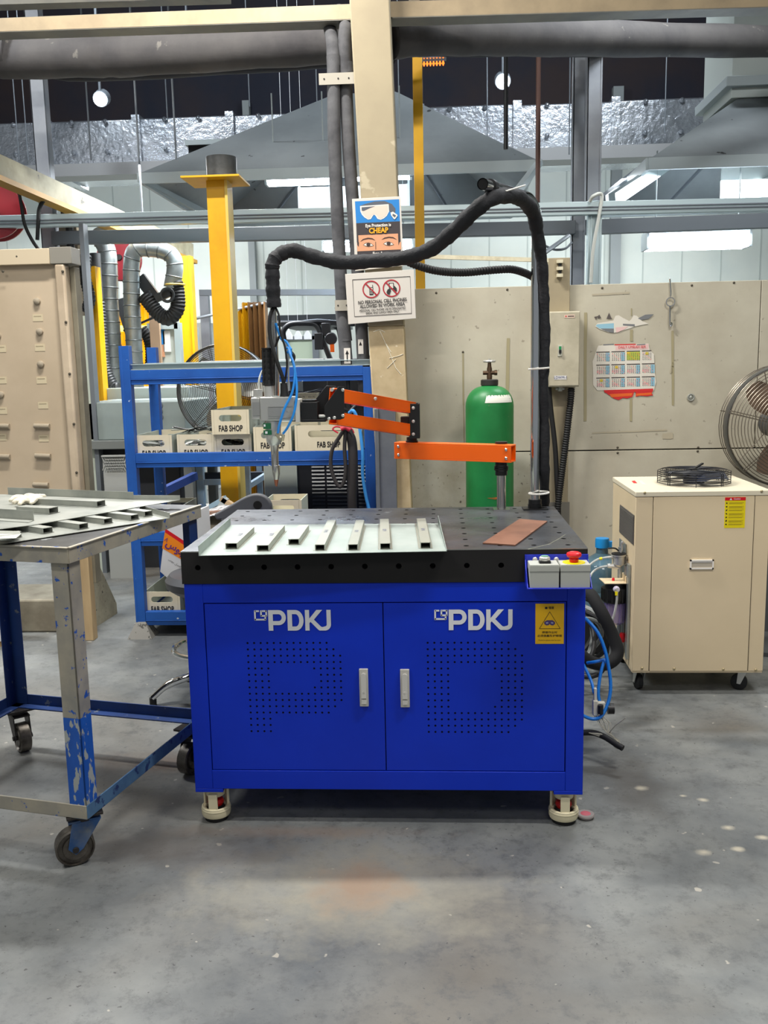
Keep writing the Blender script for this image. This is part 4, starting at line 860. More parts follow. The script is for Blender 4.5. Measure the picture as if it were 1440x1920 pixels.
# ================================================================ CHILLER AND RIGHT SIDE
YH1 = 1.16
cz1 = A(1192, 922, YH1).z; cz0 = A(1190, 1262, YH1).z; cx0 = A(1191, 1000, YH1).x; cx1 = A(1437, 1100, YH1).x; CY = 1.66
ck = thing('water_chiller', 'beige water chiller cabinet on castors with a black fan guard on top', 'chiller', ((cx0+cx1)/2, (YH1+CY)/2, 0))
mb = MB(); mb.box(cx0, YH1+.002, cz0, cx1, CY, cz1-.02); mb.build('housing', chill, ck, bevel=.002)
mb = MB(); mb.box(cx0-.003, YH1-.003, cz1-.022, cx1+.003, CY+.003, cz1); mb.build('top_panel', chill_top, ck, bevel=.003)
fx0, fx1 = A(1224, 1000, YH1).x, A(1412, 1000, YH1).x; fz0 = A(1190, 1258, YH1).z
mb = MB(); mb.box(fx0, YH1-.002, fz0, fx1, YH1+.003, cz1-.024); mb.build('front_panel', chill, ck, bevel=.001)
mb = MB(); mb.box(cx0, YH1-.001, fz0, fx0-.003, YH1+.003, cz1-.024); mb.box(fx1+.003, YH1-.001, fz0, cx1, YH1+.003, cz1-.024); build_each(mb, 'corner_panel', chill, ck, bevel=.001)
mb = MB(); mb.box(fx0-.003, YH1+.0012, fz0, fx0, YH1+.002, cz1-.022); mb.box(fx1, YH1+.0012, fz0, fx1+.003, YH1+.002, cz1-.022); build_each(mb, 'panel_gap', mat('gap_shade', (70, 60, 48), .8), ck)
mb = MB()
for px, py in [(1209, 924), (1428, 921), (1204, 1253), (1264, 1254), (1356, 1255), (1417, 1256)]: mb.lathe([(.0055, 0), (.0055, .002), (.003, .004)], A(px, py, YH1-.003), 12, axis=(0, -1, 0))
build_each(mb, 'screw', mat('brass_screw', (178, 164, 128), .4, .5), ck)
mb = MB(); a, b = A(1293, 1067, YH1-.002), A(1338, 1049, YH1-.002); t = .006
for (x0, z0, x1, z1) in [(a.x, a.z, b.x, a.z+t), (a.x, b.z-t, b.x, b.z), (a.x, a.z, a.x+t, b.z), (b.x-t, a.z, b.x, b.z)]: mb.box(x0, YH1-.008, z0, x1, YH1-.001, z1, 0)
mb.box(a.x+t, YH1-.0028, a.z+t, b.x-t, YH1-.001, b.z-t, 1); mb.box(a.x+t, YH1-.005, b.z-t-.006, b.x-t, YH1-.003, b.z-t, 0)
mb.build('handle', [mat('handle_white', (244, 238, 228), .4), mat('handle_recess', (186, 176, 158), .6)], ck)
mb = MB(); a, b = A(1357.5, 990, YH1-.003), A(1398.5, 932, YH1-.003); mb.box(a.x, YH1-.0028, a.z, b.x, YH1-.002, b.z, 0); w_, h_ = b.x-a.x, b.z-a.z
mb.box(a.x, YH1-.0034, b.z-h_*.105, b.x, YH1-.0027, b.z, 1); mb.prism([(a.x+.22*w_, YH1-.004, b.z-h_*.09), (a.x+.34*w_, YH1-.004, b.z-h_*.09), (a.x+.28*w_, YH1-.004, b.z-h_*.02)], (0, .0004, 0), 2); mb.text('Caution', (a.x+.58*w_, YH1-.0036, b.z-h_*.055), .0085, bold=.02, m=2)
for i in range(7):
    z_ = b.z-h_*(.16+.115*i)
    for k in range(3 if i % 2 else 2): mb.box(a.x+.2*w_, YH1-.0031, z_-.0035-k*.0035, b.x-.08*w_*(1+k % 2), YH1-.0027, z_-.002-k*.0035, 3)
    mb.obox((a.x+.09*w_, YH1-.003, z_-.004), (.0028, 0, .001*(i % 3)), (0, .0003, 0), (-.001*(i % 2), 0, .0026), 4)
mb.build('caution_sticker', [mat('sticker_yellow2', (236, 214, 0), .5), redp, white_pt, mat('olive_text', (150, 128, 20), .6), black_ink], ck)
# louvre on the left flank, drain strip
zv1 = G(1163, 943, .5); s1 = A(1165, 960, 1.6)
def side(px, py):                               # point on the left flank x = cx0
    d = FW+RT*(px-720)/CF-UP*(py-960)/CF; return CAM+d*((cx0-CAM.x)/d.x)
mb = MB(); P = [side(1163.5, 944), side(1189, 968), side(1189, 1024), side(1163.5, 997)]; ya, yb_ = min(p.y for p in P), max(p.y for p in P); zz0, zz1 = sum(p.z for p in P[2:])/2, sum(p.z for p in P[:2])/2
ya = max(ya, YH1+.02); yb_ = min(yb_, CY-.01)
mb.box(cx0-.003, ya, zz0, cx0+.001, yb_, zz1, 0)
for i in range(18): z_ = zz0+.006+(zz1-zz0-.012)*i/18; mb.box(cx0-.005, ya+.006, z_, cx0-.003, yb_-.006, z_+.004, 0)
mb.build('side_louvre', mat('louvre_grey', (96, 92, 88), .6), ck)
mb = MB(); mb.box(cx0-.012, YH1+.06, cz0+.04, cx0-.002, YH1+.10, .55); mb.box(cx0-.006, YH1+.16, cz0+.04, cx0-.002, YH1+.30, .62); mb.cyl((cx0-.02, YH1+.2, .16), (cx0-.02, YH1+.2, .60), .010, 8); mb.build('side_pipework', galv, ck)
# castors of the chiller
def caster(mb_, x, y, r, wd, z_top, ang=0, m0=0, m1=1):
    c, s_ = math.cos(ang), math.sin(ang); ax = V((c, s_, 0)); fo = V((-s_, c, 0)); o_ = V((x, y, r))+fo*r*.45
    mb_.lathe([(r*.25, -wd*.62), (r*.8, -wd*.5), (r, -wd*.42), (r, wd*.42), (r*.8, wd*.5), (r*.25, wd*.62)], o_, 24, m1, ax)
    for k in (-1, 1): mb_.prism([o_+ax*k*wd*.75+fo*(-r*.2)+V((0, 0, -r*.15)), o_+ax*k*wd*.75+fo*(r*.25)+V((0, 0, -r*.1)), V((x, y, 0))+ax*k*wd*.75+fo*r*.55+V((0, 0, z_top-.006)), V((x, y, 0))+ax*k*wd*.75-fo*r*.5+V((0, 0, z_top-.006))], ax*k*.003, m0)
    mb_.cyl(o_-ax*wd*.95, o_+ax*wd*.95, r*.13, 10, m=m0)
    mb_.obox((x, y, z_top-.004), ax*wd*1.1, fo*r*.75, (0, 0, .004), m0)
for x, y, a in [(cx0+.045, YH1+.06, .2), (cx1-.06, YH1+.06, 1.2), (cx0+.045, CY-.07, .2), (cx1-.06, CY-.07, 1.2)]:
    mb = MB(); caster(mb, x, y, .034, .024, cz0, a); mb.build('castor', [mat('zinc_bracket', (196, 196, 192), .3, .7), rubber], ck)
# fan guard on top
fc = G(1294, 903, cz1); fcx, fcy = (A(1220, 885, fc.y).x+A(1371, 885, fc.y).x)/2, (YH1+CY)/2+.0; fr = .152
zf0, zf1 = cz1, cz1+.058
mb = MB()
for k in range(6): mb.ring((fcx, fcy, zf0+.006+k*.0095), fr, .0016, n=48, k=5)
for r in [fr-.010*i for i in range(1, 12)]: mb.ring((fcx, fcy, zf1), r, .0015, n=40, k=4)
for i in range(4):
    a = math.pi/4+i*math.pi/2-.2; c_, s_ = math.cos(a), math.sin(a)
    for o_ in (-.005, .005): mb.tube([(fcx+c_*fr-s_*o_, fcy+s_*fr+c_*o_, zf0+.001), (fcx+c_*fr-s_*o_, fcy+s_*fr+c_*o_, zf1-.004), (fcx+c_*(fr-.008)-s_*o_, fcy+s_*(fr-.008)+c_*o_, zf1), (fcx+c_*.02-s_*o_, fcy+s_*.02+c_*o_, zf1+.001)], .0022, 6)
for i in range(4):
    a = i*math.pi/2-.2; mb.tube([(fcx+math.cos(a)*fr, fcy+math.sin(a)*fr, zf0), (fcx+math.cos(a)*fr, fcy+math.sin(a)*fr, zf1-.002)], .0018, 5)
gd = mb.build('fan_guard', mat('black_wire', (26, 27, 32), .35), ck)
mb = MB(); mb.cyl((fcx, fcy, zf0+.002), (fcx, fcy, zf1-.008), .045, 24)
for i in range(5):
    a = i*2*math.pi/5; u = V((math.cos(a), math.sin(a), 0)); v_ = V((-u.y, u.x, 0)); c = V((fcx, fcy, zf0+.030)); mb.prism([c+u*.04-v_*.02-V((0, 0, .012)), c+u*.135-v_*.05-V((0, 0, .010)), c+u*.14+v_*.045+V((0, 0, .014)), c+u*.04+v_*.02+V((0, 0, .012))], (0, 0, .0015))
mb.build('fan', mat('fan_dark_blue', (36, 42, 60), .35), ck)
mb = MB(); mb.cyl((fcx, fcy, zf1), (fcx, fcy, zf1+.006), .022, 20); mb.bar((fcx-.002, fcy, zf1+.004), (fcx+.05, fcy+.05, zf1+.022), .010, .006); mb.build('cable_bracket', blk, gd)
mb = MB(); a, b = G(1190, 902, cz1+.0004), G(1212, 908, cz1+.0004); mb.prism([G(1184, 902, cz1+.0003), G(1190, 901, cz1+.0003), G(1195, 906, cz1+.0003), G(1188, 906, cz1+.0003)], (0, 0, .0003), 0); mb.prism([G(1196, 901, cz1+.0003), G(1203, 901, cz1+.0003), G(1212, 909, cz1+.0003), G(1205, 909, cz1+.0003)], (0, 0, .0003), 1); mb.build('top_label', [redp, mat('label_pale', (216, 210, 196), .6)], ck)
# fittings on the left flank: silver strainer, bracket and filter bowl
YF = 1.3
mb = MB(); c = A(1160, 1050, YF); r = .0185; zt3, zb3 = A(1160, 1039, YF).z, A(1160, 1063, YF).z
mb.lathe([(.010, zb3), (.024, zb3+.012), (.026, zt3-.008), (.030, zt3-.006), (.030, zt3)], (c.x, c.y, 0), 24)
for py, ln in ((1046, 1187), (1054, 1190)): mb.cyl(A(1172, py, YF), A(ln, py, YF+.02), .010, 12)
mb.cyl(A(1152, 1061, YF), A(1160, 1063, YF), .011, 12); mb.cyl(A(1139, 1061, YF), A(1152, 1061, YF), .010, 8); mb.cyl(A(1146, 1044, YF), A(1154, 1045, YF), .009, 8)
mb.cyl(A(1176, 1060, YF+.01), A(1176, 1084, YF+.01), .014, 12); mb.tube([A(1164, 1036, YF), A(1166, 1030, YF), A(1165, 1018, YF)], .004, 8); mb.lathe([(.003, -.006), (.007, -.002), (.007, .005), (.003, .008)], A(1167, 1018, YF), 10)
mb.build('cast_strainer', mat('cast_aluminium', (196, 196, 192), .38, .6), ck)
mb = MB(); mb.cyl((c.x, c.y, zt3), (c.x, c.y, zt3+.004), .031, 24); mb.cyl((c.x, c.y, zt3+.0035), (c.x, c.y, zt3+.006), .017, 20); mb.tube(smooth([A(1160, 1033, YF), A(1153, 1028, YF), A(1140, 1028, YF)], 4), .0035, 8); mb.build('black_cap', rubber, ck)
mb = MB(); a = A(1127, 1090, YF); zb4 = A(1140, 1090, YF).z; mb.prism([(A(1130, 1090, YF).x, YF-.05, zb4), (cx0, YF-.05, zb4), (cx0, YF+.05, zb4), (A(1127, 1082, YF).x, YF+.05, zb4)], (0, 0, .003), 0); mb.box(cx0-.012, YF-.05, zb4, cx0-.002, YF+.05, zb4+.028, 0); mb.lathe([(.006, .003), (.006, .012), (.004, .016)], (A(1150, 1088, YF).x, YF, zb4), 10, 1)
mb.build('filter_bracket', [chill, redp], ck)
cxf = A(1153, 1120, YF).x; zf = zb4-.001; z1 = A(1153, 1125, YF).z; z2 = A(1153, 1168, YF).z
mb = MB(); mb.lathe([(.040, zf), (.044, zf-.022), (.058, zf-.026), (.058, z1+.014), (.052, z1-.004), (.050, z1-.006)], (cxf, YF, 0), 28, 0)
for i in range(16): a = i*math.pi/8; mb.box(cxf+.057*math.cos(a)-.003, YF+.057*math.sin(a)-.003, z1+.0, cxf+.057*math.cos(a)+.003, YF+.057*math.sin(a)+.003, zf-.028)
mb.build('filter_cap', blk, ck)
mb = MB(); mb.lathe([(.047, z1), (.044, z2+.01), (.036, z2), (.0, z2-.002)], (cxf, YF, 0), 28)
for i in range(10): a = i*math.pi/5; mb.bar((cxf+.046*math.cos(a), YF+.046*math.sin(a), z1), (cxf+.043*math.cos(a), YF+.043*math.sin(a), z2+.01), .004, .004, up=(math.cos(a), math.sin(a), .01))
mb.build('filter_bowl', glass('violet_clear_bowl', (150, 130, 190), .12, 0, .45), ck)
mb = MB(); mb.cyl((cxf, YF, z2+.008), (cxf, YF, z1), .033, 20); mb.build('filter_cartridge', mat('white_filter_core', (214, 200, 206), .7), ck)
mb = MB(); q = A(1155, 1104, YF-.055); mb.lathe([(.012, 0), (.014, .006), (.014, .014), (.009, .018)], q, 16, axis=(0, -1, 0)); mb.build('white_elbow', mat('pale_connector', (206, 200, 220), .4), ck)
mb = MB(); mb.tube(smooth([A(1155, 1104, YF-.075), A(1157, 1112, YF-.075), A(1156, 1130, YF-.075), A(1152, 1150, YF-.072), A(1146, 1172, YF-.06), A(1150, 1190, YF-.04), A(1156, 1215, YF), A(1154, 1240, YF)], 6), .0052, 10)
mb.tube(smooth([A(1146, 1044, YF), A(1132, 1046, YF), A(1118, 1050, YF), A(1103, 1062, YF-.05), A(1085, 1085, YF-.1)], 6), .0045, 8)
mb.tube(smooth([A(1139, 1061, YF), A(1125, 1064, YF), A(1112, 1072, YF), A(1103, 1086, YF-.05), A(1085, 1110, YF-.1)], 6), .0045, 8)
mb.build('clear_hose', glass('clear_hose', (226, 228, 224), .1, .5), ck)
mb = MB(); mb.cyl(A(1156, 1116, YF-.075), A(1156, 1109, YF-.075), .0065, 10); mb.cyl(A(1129, 1047, YF), A(1124, 1048, YF), .0065, 10); mb.build('yellow_hose_band', yell, ck)
mb = MB(); q = A(1172, 1224, YH1+.1); mb.lathe([(.010, -.02), (.013, -.012), (.014, .008), (.010, .02)], (cx0-.02, YH1+.12, .215), 12, 0); mb.cyl((cx0-.05, YH1+.12, .215), (cx0, YH1+.12, .215), .006, 8, m=1); mb.build('drain_valve', [redp, brass], ck)
# water bottles behind
wt = thing('water_bottle', 'large clear blue water bottle with a blue cap, between table and chiller', 'bottle', A(1130, 1200, 1.83))
WX, WY = A(1129, 1030, 1.83).x, 1.83; zc1, zc0 = A(1129, 1009, WY).z, A(1129, 1026, WY).z; zsh = A(1129, 1048, WY).z
mb = MB(); mb.lathe([(.02, .20), (.13, .20), (.136, .22), (.136, zsh-.15), (.132, zsh-.14), (.136, zsh-.13), (.136, zsh-.04), (.12, zsh-.01), (.06, zsh+.01), (.030, zsh+.03), (.028, zc0+.004)], (WX, WY, 0), 36)
mb.build('bottle_body', mat('water_blue_plastic', (88, 116, 128), .12, c2=(68, 96, 112), sc=6, coat=.5), wt)
mb = MB(); mb.lathe([(.034, zc0), (.034, zc1-.01), (.032, zc1), (0, zc1+.001)], (WX, WY, 0), 24); mb.box(WX+.02, WY-.02, zc0, WX+.048, WY+.01, zc0+.03); mb.build('cap', mat('cap_blue', (30, 150, 224), .4), wt)
mb = MB(); mb.box(WX-.13, WY-.12, .0, WX+.13, WY+.12, .19); mb.build('bottle_crate', rubber, label='low black crate on the floor under the clear water bottle', cat='crate', bevel=.01)
# coiled hoses at the right end of the table
cs = mat('black_fabric_plain', (16, 16, 17), .85)
mb = MB(); mb.tube(smooth([A(1100, 1110, 1.0), A(1110, 1118, .95), A(1130, 1152, .9), A(1148, 1190, .88), A(1158, 1220, .86), A(1150, 1238, .84), A(1130, 1246, .82), A(1105, 1240, .80), A(1085, 1225, .8)], 6), [.012]+[.025]*47+[.022], 14)
mb.build('black_sleeve_loop', cs, label='thick black sleeve looping down beside the right end of the blue table', cat='hose')
mb = MB()
for k in range(7):
    r = .09+.009*k; c = A(1080+k*2, 1190+((k*5) % 9), 1.05+.03*k); mb.tube([c+V((r*math.cos(t)*.8, .12*math.sin(t*1.0+k), r*math.sin(t))) for t in [2*math.pi*i/32 for i in range(32)]], .009+.001*(k % 3), 8, k % 2, closed=True)
mb.build('coiled_hose', [rubber, mat('clear_grey_hose', (130, 134, 132), .25)], label='coil of black and clear hoses behind the right end of the blue table', cat='hose')
mb = MB()
mb.tube(smooth([A(1090, 1155, .62), A(1102, 1164, .62), A(1120, 1185, .60), A(1133, 1215, .58), A(1141, 1250, .56), A(1145, 1285, .54), A(1141, 1315, .52), A(1128, 1342, .5), A(1110, 1348, .5), A(1085, 1338, .5)], 8), .0062, 10)
mb.tube(smooth([A(1090, 1238, .6), A(1108, 1276, .56), A(1114, 1300, .52)], 6), .0055, 10)
mb.tube(smooth([A(1101, 1243, .62), A(1115, 1241, .6), A(1136, 1237, .6), A(1131, 1245, .58), A(1125, 1270, .56), A(1122, 1300, .54), A(1126, 1322, .53)], 8), .0058, 10)
mb.build('blue_hose', mat('blue_air_hose2', (24, 122, 214), .35), label='bright blue air hose looping out beside the lower right end of the table', cat='hose')
vl = thing('regulator', 'small white air valve block with black knobs at the lower right side of the table', 'valve', A(1118, 1345, .52))
mb = MB(); 
def bx2(x0, y0, x1, y1, Yc, d, m=0, mbx=None): a, b = A(x0, y1, Yc), A(x1, y0, Yc); mbx.box(a.x, Yc-d, a.z, b.x, Yc+d, b.z, m)
bx2(1111, 1312, 1120, 1340, .52, .014, 0, mb); bx2(1117, 1316, 1134, 1334, .52, .010, 0, mb); bx2(1113, 1290, 1119, 1314, .52, .007, 0, mb); mb.build('valve_body', mat('white_valve', (216, 212, 196), .45), vl, bevel=.002)
mb = MB(); a, b = A(1139, 1329, .52), A(1151, 1329, .52); mb.cyl(a, b, .0185, 20); a, b = A(1126, 1322, .5), A(1126, 1338, .5); mb.cyl(a, b, .010, 12); mb.build('black_knob', blk, vl)
mb = MB()
for k in range(9):
    o_ = V((.002*k, .01*math.sin(k*2), -.001*k)); mb.tube(smooth([A(1112+k, 1338, .52)+o_, A(1120+k*2, 1352, .5)+o_, A(1130+k, 1366+k, .48)+o_, A(1146+k*1.5, 1378+2*k, .46)+o_, A(1162-k*2, 1390+k, .44)+o_, A(1140-k, 1386-k, .45), A(1104, 1374, .46)], 5), .0013, 5)
mb.tube([A(1142, 1374, .46), A(1154, 1360, .44), A(1173, 1346, .42)], .0018, 6); mb.build('cable_bundle', mat('pale_wires', (176, 172, 156), .5), label='bundle of thin pale wires tied with a cable tie beside the table end', cat='wires')
mb = MB(); mb.tube(smooth([A(1085, 1374, .5), A(1112, 1374, .48), A(1134, 1382, .45), A(1153, 1394, .42), A(1168, 1403, .40)], 6), .0105, 12); mb.build('black_cable_end', rubber, label='cut black cable end sticking out beside the lower right of the table', cat='cable')
mb = MB(); c = G(1098, 1526, .012); mb.lathe([(.002, 0), (.024, .002), (.028, .010), (.026, .014), (.0, .014)], (c.x, c.y+.0, 0), 24, 0); mb.lathe([(.016, 0), (.014, .0012), (0, .0012)], (c.x, c.y, .014), 20, 1); mb.build('foot_disc', [mat('grey_disc', (150, 142, 140), .5), mat('disc_pink', (196, 96, 110), .6)], label='small grey disc with a pink centre on the floor by the right front foot', cat='disc')
# black waste behind
mb = MB()
for k in range(60):
    a = A(random.uniform(1098, 1150), random.uniform(1150, 1235), 1.45+random.random()*.1); mb.tube(smooth([a+V((random.uniform(-.1, .1), random.uniform(-.05, .05), random.uniform(-.08, .08))) for _ in range(4)], 4), .006, 6)
# ---------------------------------------------------------------- drum fans
def drumfan(label, cx, Y, cz, R, depth, tilt, nring, mw, stand_x=0, bladecol=None, spiral=False, yaw=0):
    th = thing('drum_fan', label, 'fan', (cx, Y+depth/2, 0)); ax = V((math.sin(yaw), -math.cos(yaw), 0)); c0 = V((cx, Y, cz)); c1 = c0-ax*depth
    sd = ax.cross(V((0, 0, 1))).normalized(); up = V((0, 0, 1))
    mb = MB(); mb.lathe([(R, 0), (R*1.01, .01), (R*1.01, .05), (R, .06), (R-.008, .055), (R-.008, .005), (R, 0)], c0, 64, axis=-ax, cap=False)
    if spiral: mb.lathe([(R*1.0, .0), (R*1.0, depth*.7), (R-.006, depth*.7), (R-.006, 0)], c0, 56, axis=-ax)
    mb.build('drum_rim', mat('dark_rim', (84, 84, 82), .4, .5), th)
    mb = MB()
    for i in range(nring): 
        r = R*(1-(i+.3)/nring*.86); b_ = ax*.05*(1-(r/R)**2); mb.ring(c0+b_, r, .0018, ax, 48, 4)
    for i in range(6):
        a = i*math.pi/3+.25; u = sd*math.cos(a)+up*math.sin(a); v_ = ax.cross(u)
        for o_ in (-.006, .006): mb.tube([c0+u*R+v_*o_, c0+u*R*.6+ax*.03+v_*o_, c0+u*R*.12+ax*.048+v_*o_], .0024, 5)
        mb.tube([c0+u*R, c1+u*R*.98, c1+u*R*.12-ax*.045], .0024, 5)
    for k in range(1, 5): mb.ring(c0-ax*depth*k/5, R*1.0, .002, ax, 40, 4)
    mb.build('wire_guard', mat(mw[0], mw[1], .35, .6), th)
    mb = MB(); cm_ = (c0+c1)/2; mb.cyl(cm_+ax*.03, cm_-ax*.16, .065, 20, m=1); mb.cyl(cm_+ax*.035, cm_+ax*.005, .05, 20)
    for i in range(3):
        a0 = i*2*math.pi/3+.9; rows = []
        for j in range(7):
            rr = .05+(R*.86-.05)*j/6; wv = .25+.75*math.sin(math.pi*min(1, j/6*.75+.2)); L_ = []
            for s_ in (-1, -.3, .4, 1): a = a0+s_*.42*wv*(.9); L_.append(cm_+(sd*math.cos(a)+up*math.sin(a))*rr+ax*(s_*.035*wv))
            rows.append(L_)
        for j in range(6):
            for s_ in range(3): mb.poly([rows[j][s_], rows[j][s_+1], rows[j+1][s_+1], rows[j+1][s_]])
    mb.build('fan_blade', [bladecol or mat('aluminium_blade', (180, 184, 184), .35, .6), mat('motor_grey', (70, 72, 74), .5)], th)
    mb = MB(); px_ = cm_-ax*.1; mb.cyl((px_.x, px_.y, .04), (px_.x, px_.y, cz-.06), .02, 14); mb.lathe([(.25, 0), (.25, .02), (.05, .05), (.03, .06)], (px_.x, px_.y, 0), 28); mb.build('stand', mat('motor_grey', (70, 72, 74), .5), th)
    return th
fc = A(418, 735, 3.3)
drumfan('large round wire-guarded fan behind the yellow post, seen through the blue rack', fc.x, 3.3, fc.z, .305, .16, 0, 22, ('grey_wire', (84, 84, 80)))
fc2 = A(1497, 802, 1.62)
drumfan('large round fan cut by the right edge of the picture, above the beige chiller', fc2.x, 1.72, fc2.z, .285, .16, 0, 18, ('brownish_wire', (120, 112, 100)), bladecol=mat('dusty_brown_blade', (150, 124, 104), .5), yaw=0)
# ================================================================ CART (LEFT)
CH = .945
FR, ang = V((-.825, -.285, 0)), math.radians(12.5)
ct_ = thing('steel_cart', 'steel trolley with chipped blue legs and iron castors at the left, carrying metal trays', 'cart', tuple(FR), rz=0)
U_ = V((-math.cos(ang), math.sin(ang), 0)); V_ = V((math.sin(ang), math.cos(ang), 0)); LX, LY = .80, .745
def cpt(u, v, z=0): return FR+U_*u+V_*v+V((0, 0, z))
mb = MB(); mb.prism([cpt(-.004, -.004, CH-.006), cpt(LX, -.012, CH-.006), cpt(LX, LY+.012, CH-.006), cpt(-.012, LY+.012, CH-.006)], (0, 0, .004)); mb.build('cart_top', cart_top, ct_)
mb = MB()
for (p, q, n_) in [(cpt(-.01, -.01, CH-.024), cpt(LX, -.01, CH-.024), None), (cpt(-.01, -.01, CH-.024), cpt(-.01, LY+.01, CH-.024), None), (cpt(LX, 0, CH-.03), cpt(LX, LY, CH-.03), None), (cpt(0, LY+.01, CH-.03), cpt(LX, LY+.01, CH-.03), None)]: mb.bar(p, q, .005, .040)
for (p, q) in [(cpt(-.012, -.012, CH-.001), cpt(LX, -.012, CH-.001)), (cpt(-.012, -.012, CH-.001), cpt(-.012, LY+.012, CH-.001))]: mb.bar(p, q, .012, .004)
mb.build('top_rim', cart_s, ct_, bevel=.001)
def leg(u, v, zt0, zt1, m, su, sv, name='leg'):
    m_ = MB(); t = .005; w_ = .054                # angle iron
    c = cpt(u, v, 0)
    m_.prism([c+V((0, 0, zt0)), c+U_*su*w_+V((0, 0, zt0)), c+U_*su*w_+V_*sv*t+V((0, 0, zt0)), c+V_*sv*t+V((0, 0, zt0))], (0, 0, zt1-zt0))
    m_.prism([c+V((0, 0, zt0)), c+U_*su*t+V((0, 0, zt0)), c+U_*su*t+V_*sv*w_+V((0, 0, zt0)), c+V_*sv*w_+V((0, 0, zt0))], (0, 0, zt1-zt0))
    return m_.build(name, m, ct_, bevel=.001)
zr = .165
# front right leg: bare steel above, blue paint below
leg(0, 0, .46, CH-.044, cart_s, 1, 1); leg(0, 0, zr, .46, cart_b, 1, 1)
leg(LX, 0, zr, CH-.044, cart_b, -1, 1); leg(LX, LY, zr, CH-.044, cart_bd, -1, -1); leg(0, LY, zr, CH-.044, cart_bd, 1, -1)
def rail(p, q, m, inn):
    m_ = MB(); m_.bar(p+V((0, 0, .02)), q+V((0, 0, .02)), .005, .04); m_.bar(p+inn*.02, q+inn*.02, .04, .005); m_.build('lower_rail', m, ct_, bevel=.001)
rail(cpt(0, 0, zr), cpt(LX, 0, zr), cart_s, V_); rail(cpt(0, 0, zr), cpt(0, LY, zr), mat('faded_blue_rail', (86, 124, 160), .5, .2, c2=(60, 90, 130), sc=8, c3=(40, 60, 110), sc3=24, t3=.58), U_)
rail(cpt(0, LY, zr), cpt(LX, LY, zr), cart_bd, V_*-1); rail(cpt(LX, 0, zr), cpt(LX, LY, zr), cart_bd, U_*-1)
iron = mat('worn_cast_iron', (112, 106, 98), .45, .6, c2=(78, 72, 66), sc=20)
irond = mat('dark_iron_bracket', (58, 54, 52), .5, .5)
def bigc(u, v, a, mbk, yaw_off):
    m_ = MB(); c = cpt(u, v, 0); r, wd = .055, .042; ax = V((math.cos(a), math.sin(a), 0)); fo = V((-ax.y, ax.x, 0)); o_ = V((c.x, c.y, r))-fo*.03
    m_.obox(c+V((0, 0, zr-.006)), ax*.05, fo*.05, (0, 0, .004), 1); m_.cyl(c+V((0, 0, zr-.03)), c+V((0, 0, zr-.008)), .032, 20, m=1)
    for k in (-1, 1):
        P = [o_+ax*k*wd*.62+V((0, 0, -.016)), o_+ax*k*wd*.62+fo*.022+V((0, 0, .0)), c+ax*k*wd*.62+fo*.045+V((0, 0, zr-.03)), c+ax*k*wd*.62-fo*.035+V((0, 0, zr-.03)), o_+ax*k*wd*.62-fo*.02+V((0, 0, .004))]
        m_.prism(P, ax*k*.004, 0)
    m_.obox(c+V((0, 0, zr-.028)), ax*wd*.7, fo*.045, (0, 0, .003), 0); m_.cyl(o_-ax*wd*.85, o_+ax*wd*.85, .009, 12, m=1)
    cs_ = m_.build('castor', [mbk, irond], ct_, bevel=.001)
    m2 = MB(); m2.lathe([(.012, -wd*.5), (.034, -wd*.5), (.036, -wd*.3), (.048, -wd*.3), (.050, -wd*.5), (r, -wd*.42), (r, wd*.42), (.050, wd*.5), (.048, wd*.3), (.036, wd*.3), (.034, wd*.5), (.012, wd*.5)], o_, 32, axis=ax); m2.build('wheel', iron, cs_)
bigc(.055, .06, math.radians(-62), cart_s if False else mat('blue_caster_fork', (52, 92, 146), .5, .2, c2=(120, 124, 122), sc=10), 0)
bigc(.03, LY-.05, math.radians(-20), irond, 0); bigc(LX-.03, LY-.03, math.radians(40), irond, 0); bigc(LX-.05, .05, math.radians(10), irond, 0)
# ---- trays on the cart
def tray(name, label, pts, z, fl, thick=.0016, m=sheet_d):
    th = thing('sheet_metal_tray', label, 'metal tray', pts[0], group=None); mb = MB(); P = [V((p.x, p.y, z)) for p in pts]
    mb.prism(P, (0, 0, thick))
    for (i, f0_, f1_, h) in fl:
        a, b = P[i], P[(i+1) % len(P)]; p, q = a+(b-a)*f0_, a+(b-a)*f1_; nn = (b-a).cross(V((0, 0, 1))).normalized()*-.0016
        mb.prism([p, q, q+V((0, 0, h)), p+V((0, 0, h))], nn)
    mb.build('tray_sheet', m, th); return th
zL, zU = CH+.001, CH+.0205
def T(px, py, z): return G(px, py, z)
tray('t', 'lower dull zinc tray lying across the front of the steel cart', [T(319, 972, zL), T(263, 957, zL), T(-70, 980, zL), T(-70, 1032, zL)], zL, [(0, 0, 1, .018)])
up_pts = [T(338, 938, zU), T(251, 937.5, zU), T(16, 928, zU), T(-90, 925, zU), T(-90, 1004, zU), T(62, 985, zU)]
tray('t', 'upper dull zinc tray at the back of the steel cart, above the lower tray', up_pts, zU, [(0, 0, 1, .017), (1, 0, 1, .028)])

